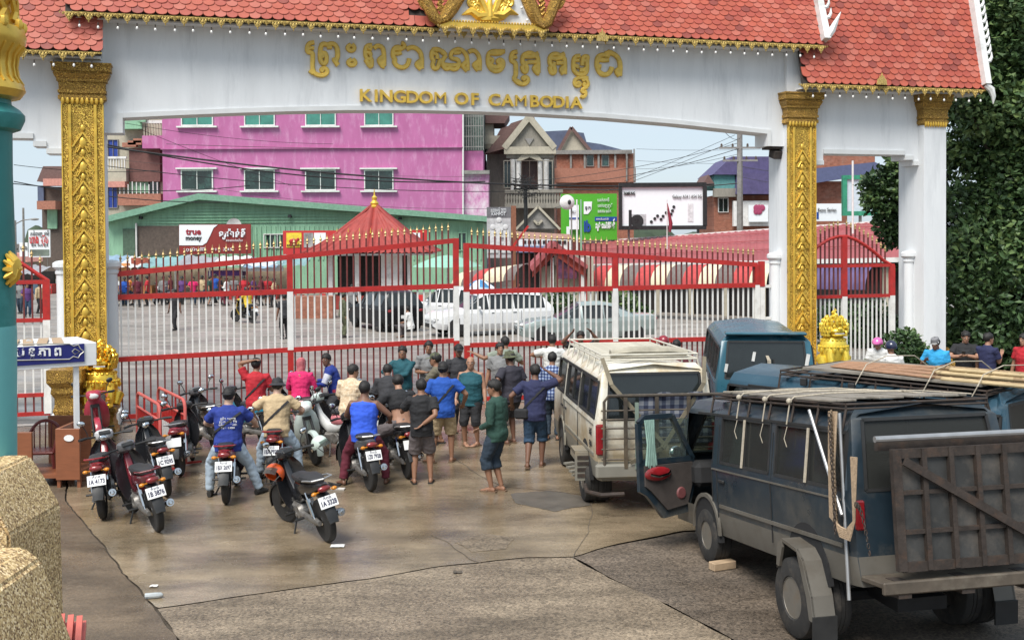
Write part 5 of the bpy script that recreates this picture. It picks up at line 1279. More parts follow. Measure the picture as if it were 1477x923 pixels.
for k in range(17):
 lay = 0 if k < 8 else (1 if k < 14 else 2); x = -.6 + (k if lay == 0 else (k - 8 if lay == 1 else k - 14)) * .12 + .06 * lay + rnd.uniform(-.02, .02)
 o = link('bamboo_pole', bme if k % 3 else bme2); o.matrix_world = BM4 @ Matrix.Translation((x, -3.75 + rnd.uniform(-.25, .2), 2.03 + lay * .048)) @ Matrix.Rotation(rnd.uniform(-.05, .05), 4, 'Z')
 tag(o, 'long dry bamboo pole in the bundle tied on the blue van roof', 'pole', 'bamboo poles on the blue van roof')
for k in range(4):
 o = MB().box((0, 0, 0), (.16, 1.5, .02), bev=.004).build('plank', mat('reddish_plank', (0.34, 0.19, 0.11), .75, var=.3)); o.matrix_world = BM4 @ Matrix.Translation((-.5 + k * .17, -.35, 2.035 + .01 * k)) @ Matrix.Rotation(.12 * (k - 1), 4, 'Z')
 tag(o, 'thin reddish plank laid beside the bamboo poles on the blue van roof', 'plank', 'planks on the blue van roof')
r4 = MB()
for y in (-.2, -1.1, -1.7): r4.tube([(-.8, y + .1, 1.78), (-.76, y, 2.0), (-.62, y, 2.12), (-.2, y - .05, 2.2), (.4, y - .1, 2.16), (.75, y - .1, 2.0)], .007, 6)
r4.build('lashing_rope', M_ROPE, BB)
bt = MB()
for y in (-1.5, -.8, -.1, .6): MB().box((-.80, y, 1.84), (.06, .09, .1), bev=.01).build('rack_clamp', M_RUB, RK4, smooth=0)
# ---- cars beyond the gate
def make_car(name, label, cat, loc, rz, pm, L=4.5, W=1.8, suv=False, dark=M_GLS):
 t = thing(name, label, cat, loc, rz)
 h = 1.65 if suv else 1.45; hb = 1.02 if suv else .92; w = W / 2
 def sec(y, zb, zh, zr, wr, sq=1.0):
  return [(0, y, zb), (w * .9 * sq, y, zb), (w * sq, y, zb + .22), (w * sq, y, zh - .14), (w * .955 * sq, y, zh), (wr * sq + .02, y, max(zh + .004, zr - .1)), (wr * .86 * sq, y, zr), (0, y, zr + .02)]
 r = L / 2
 if suv: S_ = [(-r, .45, .95, .96, .6, .84), (-r + .06, .32, hb, 1.05, .66, .95), (-r + .45, .28, hb, h - .1, .62, 1), (-.75, .25, hb, h, .64, 1), (-.68, .25, hb, h, .64, 1), (.28, .25, hb, h, .63, 1), (.35, .25, hb, h - .01, .63, 1), (.62, .25, hb, h - .14, .62, 1), (1.18, .26, hb, hb + .02, .66, 1), (r - .35, .28, .92, .93, .62, .97), (r - .06, .32, .78, .79, .5, .86), (r, .4, .66, .67, .4, .74)]
 else: S_ = [(-r, .42, .9, .91, .55, .8), (-r + .08, .3, .98, .99, .58, .92), (-r + .75, .26, hb + .06, hb + .08, .6, 1), (-1.05, .24, hb + .03, h - .1, .56, 1), (-.55, .24, hb, h, .6, 1), (-.48, .24, hb, h, .6, 1), (.22, .24, hb, h - .02, .6, 1), (.3, .24, hb, h - .05, .6, 1), (1.15, .24, hb - .02, hb, .64, 1), (r - .5, .26, .84, .85, .6, .98), (r - .08, .3, .7, .71, .5, .86), (r, .38, .6, .61, .4, .76)]
 st = [sec(*s) for s in S_]
 def kind(i, j, s):
  if isinstance(i, str): return 0
  if j == 4 and i in ((2, 4, 6) if suv else (3, 5)): return None
  if not suv and j == 4 and i == 2: return 0
  if j in (5, 6) and i == (7 if suv else 7): return 1
  if j in (4, 5, 6) and i == 7: return 1
  if j in (5, 6) and i == (1 if suv else 2): return 1
  if j == 0: return 2
  return 0
 body, panes = hull(st, kind)
 B = finish_body(body, 'body', [pm, dark, M_INT], t)
 for key, q in panes: pane(B, q, dark, 'window')
 wr = .33 if suv else .31
 for s in (1, -1):
  for y in (r - .85, -r + .85): wl = MB(); well(wl, y, wr, wr + .06, w * .985, s, 0); wl.build('wheel_well_shade', M_INT, B, smooth=0); wheel(t, (s * (w - .12), y, wr), wr, .2, 5, out=s)
 for s in (1, -1):
  MB().ball((s * w * .70, r - .09, .70), (.2, .1, .07), 9, 6).build('headlight', M_LCLR, B)
  MB().ball((s * w * .72, -r + .05, .86), (.14, .08, .08), 9, 6).build('tail_light', M_LRED, B)
  MB().ball((s * (w + .08), .75, hb + .06), (.1, .06, .07), 8, 5).build('door_mirror', pm, B)
  for y in (.25, -.62): MB().box((s * (w + .004), y - .1, hb - .14), (.02, .16, .03)).build('door_handle', M_CHR, B)
 MB().box((0, r - .005, .42), (.9, .03, .14)).build('grille', M_RUB, B, smooth=0)
 MB().box((0, -r - .008, .62), (.4, .02, .13)).build('number_plate', M_NP, B, smooth=0)
 ln = MB()
 for s in (1, -1):
  for y in (.62 if suv else 1.05, -.22, -1.0): ln.bar((s * (w + .001), y, .35), (s * (w + .001), y, hb - .08), .012, .01)
 ln.build('panel_gap', M_RUB, B, smooth=0)
 return t, B
CW = mat('white_car_paint', (0.76, 0.77, 0.78), 0.25, var=0.04, coat=0.6)
CG = mat('pale_green_car_paint', (0.30, 0.36, 0.35), 0.25, 0.3, var=0.05, coat=0.6)
CK = mat('black_car_paint', (0.008, 0.008, 0.009), 0.4, var=0.1, spec=.25)
f0, f1 = ground(640, 486), ground(752, 484)
make_car('car', 'white hatchback parked side on behind the gate joint', 'car', Vector((at(705, 480, 43).x, 43.2, 0)), R_(112), CW, 4.9, 1.85, True)
make_car('car', 'white car behind the white hatchback, half hidden by the gate posts', 'car', Vector((at(655, 480, 47).x, 47.5, 0)), R_(60), CW, 4.5, 1.8, True)
make_car('car', 'pale grey green saloon car in front of the striped market awnings', 'car', Vector((at(845, 480, 39).x, 39.5, 0)), R_(98), CG, 4.9, 1.8, False)
make_car('car', 'black pickup like car parked between the kiosk and the white cars', 'car', Vector((at(556, 480, 46).x, 46.0, 0)), R_(28), CK, 4.4, 1.85, True)
# ================================================================== motorcycles
M_BLK = mat('black_plastic', (0.018, 0.018, 0.018), 0.45, var=0.3, rvar=.1)
M_SEAT = mat('black_seat_vinyl', (0.025, 0.025, 0.027), 0.55, var=0.3, bump=.15, bscale=90)
M_ENG = mat('cast_engine', (0.26, 0.25, 0.235), 0.5, 0.6, var=0.3, dirt=(0.1, 0.08, 0.06), dirt_amt=.5, dirt_scale=8)
M_MIR = mat('mirror_glass', (0.75, 0.78, 0.8), 0.05, 1.0, var=0.02)
M_BTYRE = mat('bike_tyre', (0.022, 0.021, 0.02), 0.8, var=0.3, bump=.1)
BODY_COL = {
 'black': ((0.015, 0.015, 0.017), .25), 'red': ((0.26, 0.012, 0.018), .25), 'maroon': ((0.15, 0.012, 0.02), .25), 'pink_red': ((0.36, 0.03, 0.055), .3), 'white': ((0.72, 0.73, 0.71), .3),
 'pale_green': ((0.52, 0.60, 0.56), .3), 'silver': ((0.50, 0.50, 0.50), .3), 'grey': ((0.10, 0.10, 0.105), .3), 'pink': ((0.60, 0.20, 0.22), .35), 'blue': ((0.02, 0.22, 0.34), .3), 'yellow': ((0.6, 0.4, 0.03), .4)}
BCM = {k: mat('%s_bike_plastic' % k, c, r, var=.1, coat=.5) for k, (c, r) in BODY_COL.items()}
BK = None
def bike_parts():
 P = {}
 def add(n, mb, ms, sm=35): P[n] = mb.mesh(n, ms, sm)
 def rings(lst):   # (y, z_mid, half width, half height)
  rr = []
  for y, z, w, h in lst: rr.append([Vector((w * math.copysign(abs(math.cos(a)) ** .7, math.cos(a)), y, z + h * math.copysign(abs(math.sin(a)) ** .7, math.sin(a)))) for a in [2 * PI * k / 12 for k in range(12)]])
  return rr
 for nm, w in (('front_tyre', .038), ('rear_tyre', .046)):
  t = MB().lathe([(.215, -w * .8), (.25, -w), (.272, -w * .75), (.282, 0), (.272, w * .75), (.25, w), (.215, w * .8)], 28, axis='X'); add(nm, t, M_BTYRE)
 r = MB().lathe([(.218, -.028), (.222, 0.0), (.218, .028), (.205, .022), (.205, -.022)], 28, axis='X'); r.lathe([(.001, -.045), (.055, -.045), (.055, .045), (.001, .045)], 14, axis='X')
 for k in range(18):
  a = 2 * PI * k / 18; b = a + (.5 if k % 2 else -.5)
  r.tube([(.02 if k % 2 else -.02, .05 * math.cos(b), .05 * math.sin(b)), (0, .21 * math.cos(a), .21 * math.sin(a))], .004, 4)
 add('rim', r, M_CHR)
 f = MB()
 for s in (-1, 1): f.tube([(s * .065, .62, .28), (s * .065, .52, .55), (s * .06, .43, .80)], [.022, .026, .02], 8)
 f.bar((-.07, .44, .78), (.07, .44, .78), .05, .06); add('fork', f, [M_BLK])
 g = MB(); rr = []
 for k in range(11):
  a = R_(-15 + 145 * k / 10); c = Vector((0, .61, .28)); ring = []
  for x, q in ((-.055, .27), (-.045, .305), (0, .318), (.045, .305), (.055, .27), (.04, .292), (0, .302), (-.04, .292)): ring.append(c + Vector((x, math.cos(a) * q, math.sin(a) * q)))
  rr.append(ring)
 g.loft(rr); add('front_fender', g, None)
 h = MB().loft(rings([(.30, .97, .03, .03), (.33, .985, .10, .06), (.39, .98, .135, .085), (.45, .965, .12, .085), (.50, .95, .075, .06), (.52, .945, .03, .03)])); add('head_cowl', h, None)
 hl = MB().ball((0, .485, .955), (.085, .045, .06), 12, 7); add('headlight', hl, M_LCLR)
 ck = MB().box((0, .32, 1.02), (.16, .07, .03), rot=(.7, 0, 0), bev=.01); add('dashboard', ck, M_BLK)
 b = MB()
 b.tube([(-.36, .26, .98), (-.26, .31, .985), (-.12, .38, .97), (.12, .38, .97), (.26, .31, .985), (.36, .26, .98)], .014, 8)
 for s in (-1, 1):
  b.tube([(s * .25, .318, .985), (s * .37, .255, .98)], .02, 8); b.tube([(s * .2, .37, .98), (s * .34, .31, .965)], .008, 5)
 add('handlebar', b, M_BLK)
 for s, n in ((-1, 'mirror'), (1, 'mirror_r')):
  m = MB().tube([(s * .22, .34, .99), (s * .25, .35, 1.1), (s * .29, .34, 1.17)], .007, 5, 0); m.ball((s * .30, .335, 1.20), (.06, .02, .042), 10, 6, 0, rot=(0, s * -.3, 0)); m.ball((s * .30, .322, 1.20), (.052, .012, .035), 10, 6, 1, rot=(0, s * -.3, 0)); add(n, m, [M_BLK, M_MIR])
 L = MB(); nx = 8
 pr = [(.46, .92, .10), (.44, .82, .17), (.40, .68, .21), (.34, .52, .22), (.27, .38, .19), (.20, .32, .16)]
 rr = []
 for y, z, w in pr:
  ring = [Vector((w * (2 * k / nx - 1), y - .10 * (2 * k / nx - 1) ** 2 , z)) for k in range(nx + 1)] + [Vector((w * (1 - 2 * k / nx), y - .10 * (1 - 2 * k / nx) ** 2 - .018, z)) for k in range(nx + 1)]
  rr.append(ring)
 L.loft(rr); add('leg_shield', L, None)
 mbx = MB().loft(rings([(.42, .80, .05, .10), (.32, .60, .06, .12), (.15, .47, .075, .10), (-.05, .50, .085, .10), (-.2, .56, .09, .08)])); add('frame_cover', mbx, None)
 st = MB().loft(rings([(.06, .735, .06, .03), (.02, .76, .095, .045), (-.15, .765, .12, .05), (-.30, .775, .13, .05), (-.34, .80, .13, .055), (-.55, .815, .115, .05), (-.68, .82, .085, .04), (-.73, .815, .04, .02)])); add('seat', st, M_SEAT)
 tc_ = MB().loft(rings([(.06, .60, .07, .10), (-.1, .63, .115, .11), (-.35, .67, .125, .10), (-.6, .72, .105, .075), (-.76, .76, .075, .045), (-.82, .77, .045, .025)])); add('tail_cover', tc_, None)
 gr_ = MB().tube([(-.13, -.45, .80), (-.15, -.62, .84), (-.13, -.80, .865), (0, -.86, .87), (.13, -.80, .865), (.15, -.62, .84), (.13, -.45, .80)], .012, 7); add('grab_rail', gr_, None)
 tl_ = MB().ball((0, -.815, .735), (.085, .04, .042), 12, 7); add('tail_light', tl_, M_LRED)
 ind = MB()
 for s in (-1, 1): ind.ball((s * .13, -.79, .70), (.035, .03, .025), 8, 5)
 for s, n in ((-1, 'turn_signal'), (1, 'turn_signal_r')):
  q = MB().ball((s * .135, -.80, .70), (.038, .028, .026), 8, 5); q.tube([(s * .06, -.78, .70), (s * .12, -.79, .70)], .01, 5); add(n, q, M_LAMB)
 mg = MB(); rr = []
 for y, z, w in ((-.62, .66, .07), (-.76, .64, .075), (-.85, .55, .075), (-.92, .40, .07), (-.95, .33, .06)): rr.append([Vector((-w, y, z)), Vector((0, y - .012, z + .012)), Vector((w, y, z)), Vector((w, y + .012, z - .012)), Vector((0, y, z)), Vector((-w, y + .012, z - .012))])
 mg.loft(rr); add('mudguard', mg, M_BLK)
 np_ = MB().box((0, 0, 0), (.235, .006, .145)); add('number_plate', np_, M_NP, 0)
 e = MB().box((0, .06, .31), (.20, .34, .17), bev=.04); e.lathe([(.001, -.12), (.085, -.12), (.10, -.09), (.10, .09), (.085, .12), (.001, .12)], 14, (0, -.02, .30), axis='X')
 for k in range(6): e.box((0, .24 + k * .022, .36), (.13, .010, .12))
 e.tube([(-.13, .02, .26), (.13, .02, .26)], .03, 8); add('engine', e, M_ENG)
 x = MB().tube([(.06, .30, .33), (.09, .28, .22), (.12, .05, .17), (.14, -.25, .22), (.15, -.36, .26)], .018, 8)
 x.tube([(.15, -.34, .255), (.16, -.42, .28), (.17, -.80, .38)], [.03, .048, .05], 12); x.lathe([(.001, 0), (.03, 0), (.03, -.03), (.02, -.035), (.02, -.005)], 10, (.172, -.80, .382), axis='Y'); x.tube([(.172, -.79, .379), (.173, -.825, .388)], .026, 10)
 add('exhaust', x, M_CHR)
 sh = MB()
 for s in (-1, 1):
  sh.tube([(s * .10, -.57, .30), (s * .11, -.42, .64)], .012, 6)
  sh.tube([(s * .102, -.545, .36), (s * .107, -.46, .56)], .028, 8)
 add('shock_absorber', sh, M_CHR)
 cc = MB().loft(rings([(.0, .29, .03, .05), (-.3, .285, .03, .04), (-.55, .285, .03, .05), (-.68, .285, .025, .03)])); cc.v = [(v[0] - .09, v[1], v[2]) for v in cc.v]; cc.bar((.09, -.02, .30), (.09, -.61, .28), .03, .04); add('swingarm', cc, M_ENG)
 k_ = MB().tube([(-.10, .06, .24), (-.22, -.02, .02)], .012, 6); k_.box((-.225, -.02, .012), (.06, .03, .012)); add('kickstand', k_, M_BLK)
 fp = MB()
 for y in (.12, -.22): fp.tube([(-.24, y, .27), (.24, y, .27)], .017, 7)
 fp.tube([(-.16, .12, .27), (-.16, .30, .26)], .012, 6); add('footpegs', fp, M_BLK)
 return P
def make_bike(rear, front, label, body='black', shield=None, cowl=None, tail=None, plate=None, lean=-8, scale=1.0, steer=0.15, seat=None, simple=False, bh=True, cat='motorcycle', group='parked motorcycles', name='motorcycle'):
 global BK
 if BK is None: BK = bike_parts()
 r, f = ground(*rear), ground(*front); d = (f - r).normalized(); hd = math.atan2(-d.x, d.y)
 t = thing(name, label, cat, r + d * .61 * scale, hd, group); t.rotation_mode = 'ZXY' if False else 'XYZ'
 t.rotation_euler = (Matrix.Rotation(hd, 3, 'Z') @ Matrix.Rotation(R_(lean), 3, 'Y')).to_euler(); t.scale = (scale,) * 3
 C = BCM; mb_, ms, mc, mt = C[body], C[shield or body], C[cowl or body], C[tail or body]
 FR = bpy.data.objects.new('fork', BK['fork']); COL.objects.link(FR)
 def L(n, m=None, par=t, nm=None, loc=None):
  me = BK[n]
  if not me.materials: me.materials.append(None)
  o = link(nm or n, me, par, None, loc)
  if m is not None: o.material_slots[0].link = 'OBJECT'; o.material_slots[0].material = m
  return o
 FR.parent = t; FR.rotation_euler = (0, 0, 0)
 # steering: rotate front assembly about the headstock
 pv = Vector((0, .45, .8)); st = Matrix.Translation(pv) @ Matrix.Rotation(steer, 4, 'Z') @ Matrix.Translation(-pv)
 FR.matrix_local = st
 fw = link('front_wheel', BK['front_tyre'], t); fw.matrix_local = st @ Matrix.Translation((0, .61, .283)); link('rim', BK['rim'], fw)
 rw = link('rear_wheel', BK['rear_tyre'], t, None, (0, -.61, .283)); link('rim', BK['rim'], rw)
 for n, m in (('front_fender', mc), ('head_cowl', mc), ('headlight', None), ('dashboard', None), ('handlebar', None), ('mirror', None), ('mirror_r', None)):
  o = L(n, m, nm='mirror' if n == 'mirror_r' else None); o.matrix_local = st
 for n, m in (('leg_shield', ms), ('frame_cover', mb_), ('seat', seat), ('tail_cover', mt), ('grab_rail', mt if body != 'black' else M_STEEL), ('tail_light', None), ('turn_signal', None), ('turn_signal_r', None), ('mudguard', None), ('engine', None), ('exhaust', None), ('shock_absorber', None), ('swingarm', None), ('kickstand', None), ('footpegs', None)):
  L(n, m, nm='turn_signal' if n == 'turn_signal_r' else None)
 np_ = L('number_plate', None, loc=(0, -.875, .585)); np_.rotation_euler = (R_(-24), 0, 0)
 if plate:
  lettering('កម្ពុជា'[:1] + 'ំពង់', .045, M_NPT, np_, (0, -.005, .045), depth=.001, width=.10)
  lettering(plate, .085, M_NPT, np_, (0, -.005, -.018), depth=.001, bold=.003, width=.2)
 return t
M_HELM = {}
def helmet(loc, rot, col, label, parent_scale=1.0, visor=True, open_face=True):
 m = mat('helmet_' + '_'.join('%02d' % int(c * 99) for c in col), col, .22, var=.06, coat=.6)
 h = thing('helmet', label, 'helmet', loc); h.rotation_euler = rot
 s = MB(); R = .135
 rr = []
 for j in range(9):
  t = PI * .5 - (PI * .62) * j / 8; ring = []
  for k in range(18):
   a = 2 * PI * k / 18; fr = max(0, math.sin(a)); tt = t if t > -.1 else lerp(t, -.02, fr ** .5)
   ring.append(Vector((R * math.cos(tt) * math.cos(a) * .92, R * math.cos(tt) * math.sin(a) * 1.06, R * math.sin(tt))))
  rr.append(ring)
 inn = [[v * .9 for v in r_] for r_ in rr][::-1]
 s.loft(rr + inn, cap=True); s.build('shell', m, h)
 if visor: MB().grid(lambda a, b: Vector((R * .95 * math.cos(PI * (.15 + .7 * a)) * .95, R * 1.1 * math.sin(PI * (.15 + .7 * a)) + .02 * b, .03 - .10 * b)), 10, 3).build('visor', M_GLW, h)
 MB().tube([(R * .88, 0, -.02), (R * .5, .04, -.15), (-R * .5, .04, -.15), (-R * .88, 0, -.02)], .007, 5).build('chin_strap', M_BLK, h)
 return h
BIKES = {}
BIKES['fore'] = make_bike((474, 781), (418, 749), 'black underbone motorcycle parked alone nearest the camera with a pale number plate', 'black', plate='1A 3328', lean=-11, steer=.25)
BIKES['red_l'] = make_bike((150, 748), (168, 705), 'red motorcycle at the left end of the row, silver cowl with a red badge', 'red', cowl='silver', shield='black', plate='1A 4173', lean=-6, steer=.3)
BIKES['maroon'] = make_bike((229, 766), (186, 731), 'dark maroon motorcycle leaning in front of the left row, nearest the pavement crack', 'maroon', shield='black', cowl='grey', plate='1B 3876', lean=-10)
BIKES['blk2'] = make_bike((241, 716), (212, 688), 'black motorcycle with a red tail lamp between the maroon one and the barriers', 'black', plate='1C 9295', lean=-7)
BIKES['blk_redf'] = make_bike((262, 686), (292, 650), 'black motorcycle with a bright red rear fender beside the crowd barriers', 'black', tail='pink_red', lean=-7)
BIKES['blk5'] = make_bike((312, 652), (262, 622), 'black motorcycle with a round white dial pushed against the second barrier', 'black', cowl='grey', lean=-6)
BIKES['red6'] = make_bike((327, 726), (346, 685), 'red scooter ridden by the man in the dark blue lettered shirt', 'red', shield='black', plate='1BX 2697', lean=-1, steer=-.1)
BIKES['red7'] = make_bike((396, 700), (424, 655), 'red scooter ridden by the man in the tan shirt', 'red', shield='black', tail='red', plate='1BX P929', lean=-1, steer=-.1)
BIKES['white'] = make_bike((438, 652), (476, 698), 'pale green and pink scooter facing the camera beside the blue vest rider', 'pale_green', shield='pale_green', tail='pink', plate='1A 7036', lean=7, steer=.2)
BIKES['blk9'] = make_bike((535, 708), (484, 672), 'black motorcycle ridden by the man in the bright blue vest', 'black', tail='grey', plate='1Z0 7928', lean=-3)
BIKES['blk10'] = make_bike((589, 690), (538, 655), 'black motorcycle under the rider whose lower back is bare', 'black', lean=-3)
BIKES['box'] = make_bike((388, 646), (318, 635), 'black motorcycle with blue side panels under the red shirted man', 'blue', shield='black', cowl='black', lean=-2, tail='blue')
BIKES['pinkw'] = make_bike((450, 640), (388, 628), 'black motorcycle with tall round mirrors under the pink clad rider', 'black', lean=-2)
BIKES['jersey'] = make_bike((510, 628), (448, 626), 'black scooter under the man in the printed jersey', 'black', cowl='grey', lean=-2)
BIKES['camo'] = make_bike((526, 660), (461, 652), 'pale fronted scooter under the youth in the tan patterned shirt', 'white', shield='black', cowl='pale_green', tail='pink', lean=-2)
BIKES['grey'] = make_bike((572, 652), (528, 634), 'dark grey motorcycle under the seated man in the charcoal shirt', 'grey', lean=-2)
BIKES['pinkscoot'] = make_bike((150, 632), (132, 672), 'pinkish red scooter with a white rimmed headlamp parked in front of the gold lion', 'pink_red', cowl='pink_red', lean=5, steer=.15)
# helmets hung on the bikes
p = at(396, 683, ground(420, 765).y + .1)
helmet(p, (.6, .2, 2.6), (0.72, 0.10, 0.015), 'bright orange helmet hanging from the handlebar of the nearest black motorcycle')
p = at(461, 640, ground(478, 700).y + .3)
helmet(p, (.5, .1, -1.9), (0.55, 0.64, 0.58), 'pale mint helmet with a clear visor hung on the pale green scooter')
# flip-flops left on the ground
for k, (u, v, a, lb) in enumerate(((480, 700, 1.4, 'grey black flip flop lying behind the blue vest rider, the farther of two'), (486, 706, 1.5, 'pale flip flop lying behind the blue vest rider, the nearer of two'))):
 q = ground(u, v); s = MB().prism([(-.045, -.12), (.045, -.12), (.05, .05), (.03, .13), (-.03, .13), (-.05, .05)], .004, .022, plane='XY')
 h = thing('flip_flop', lb, 'sandal', q, a); s.build('sole', mat('pale_foam', (0.55, 0.52, 0.48), .8) if k else M_BLK, h); MB().tube([(-.04, -.02, .02), (0, .08, .05), (.04, -.02, .02)], .008, 5).build('strap', M_BLK, h)
# crowd barriers
def barrier(p0, p1, label):
 a, b = ground(*p0), ground(*p1); d = (b - a); Lb = d.length; hd = math.atan2(d.y, d.x)
 t = thing('crowd_barrier', label, 'barrier', a, hd, 'crowd barriers')
 f = MB().tube([(0, 0, .05), (0, 0, .98), (.05, 0, 1.06), (.14, 0, 1.1), (Lb - .14, 0, 1.1), (Lb - .05, 0, 1.06), (Lb, 0, .98), (Lb, 0, .05)], .028, 9, 0); f.tube([(0, 0, .85), (Lb, 0, .85)], .02, 7, 0)
 f.tube([(0, 0, .15), (Lb, 0, .15)], .02, 7, 0)
 f.build('frame', [mat('faded_red_tube', (0.50, 0.10, 0.085), .45, var=.2)], t)
 for x in (.06, Lb - .06): MB().box((x, 0, .04), (.05, .55, .03)).build('foot', M_RED, t)
 n = int(Lb / .115)
 for k in range(1, n):
  m = MB().box((0, 0, .70), (.026, .02, .29), mi=0); m.box((0, 0, .36), (.026, .02, .40), mi=1); m.build('bar', [M_RED, M_WP], t, None, (k * Lb / n, 0, 0), smooth=0)
 for k in (1, 2): MB().box((k * Lb / 3, 0, .97), (.05, .02, .22)).build('web_plate', M_RED, t, smooth=0)
 return t
barrier((199, 655), (232, 682), 'red and white steel crowd barrier, the left of the pair by the gate')
barrier((229, 645), (268, 672), 'red and white steel crowd barrier, the right of the pair by the gate')
# ================================================================== people
SKIN = {k: mat('skin_%s' % k, c, .55, var=.12, scale=9, col2=tuple(x * .85 for x in c)) for k, c in (('brown', (0.27, 0.135, 0.08)), ('dark', (0.165, 0.08, 0.05)), ('tan', (0.36, 0.19, 0.12)), ('pale', (0.5, 0.31, 0.22)))}
M_HAIR = mat('black_hair', (0.012, 0.010, 0.009), .6, var=.4, scale=40, bump=.3)
M_EYE = mat('dark_eye', (0.015, 0.01, 0.01), .2); M_LIP = mat('lips', (0.17, 0.06, 0.05), .5); M_EYW = mat('eye_white', (0.6, 0.58, 0.55), .3)
def cloth(name, c, var=.18, rough=.85, **kw): return mat('cloth_' + name, c, rough, var=var, scale=7, bump=.25, bscale=22, **kw)
TSC = bpy.data.scenes.new('workbench')
def puff(me, amp, fr, off=0.0):
 o = []
 for c, q in [(v.co.copy(), v.normal.copy()) for v in me.vertices]: o += (c + q * (amp * mnoise.noise(c * fr) + off))[:]
 me.vertices.foreach_set('co', o); me.update()
def remesh(mb, name, mats, vox=.013, it=3, wrinkle=0.0, seed=0.0):
 me = mb.mesh(name + '_raw', mats, 0)
 o = bpy.data.objects.new('tmp', me); TSC.collection.objects.link(o)
 r = o.modifiers.new('r', 'REMESH'); r.mode = 'VOXEL'; r.voxel_size = vox; r.use_smooth_shade = True
 s = o.modifiers.new('s', 'SMOOTH'); s.factor = .5; s.iterations = it
 TSC.view_layers[0].update(); dg = TSC.view_layers[0].depsgraph; m2 = bpy.data.meshes.new_from_object(o.evaluated_get(dg)); m2.name = name
 bpy.data.objects.remove(o); bpy.data.meshes.remove(me)
 if wrinkle:
  nr = [v.normal.copy() for v in m2.vertices]; co = [v.co.copy() for v in m2.vertices]; out_ = []
  for c, q in zip(co, nr):
   n = mnoise.noise((c.x * 9 + seed, c.y * 9, c.z * 17)) + .5 * mnoise.noise((c.x * 24, c.y * 24 + seed, c.z * 30)); out_ += (c + q * n * wrinkle)[:]
  m2.vertices.foreach_set('co', out_); m2.update()
 m2.materials.clear()
 for m in (mats if isinstance(mats, (list, tuple)) else [mats]): m2.materials.append(m)
 m2.shade_smooth(); return m2
def ik(a, c, l1, l2, pole):
 a, c = Vector(a), Vector(c); d = c - a; L = min(d.length, (l1 + l2) * .999); u = d.normalized(); c = a + u * L
 x = (l1 * l1 - l2 * l2 + L * L) / (2 * L); h = math.sqrt(max(0, l1 * l1 - x * x)); p = Vector(pole); p = p - u * p.dot(u)
 p = p.normalized() if p.length > 1e-5 else Vector((0, 1, 0))
 return a + u * x + p * h, c
def oval(c, rx, ry, X, Y, n=14): return [c + X * (rx * math.cos(2 * PI * k / n)) + Y * (ry * math.sin(2 * PI * k / n)) for k in range(n)]
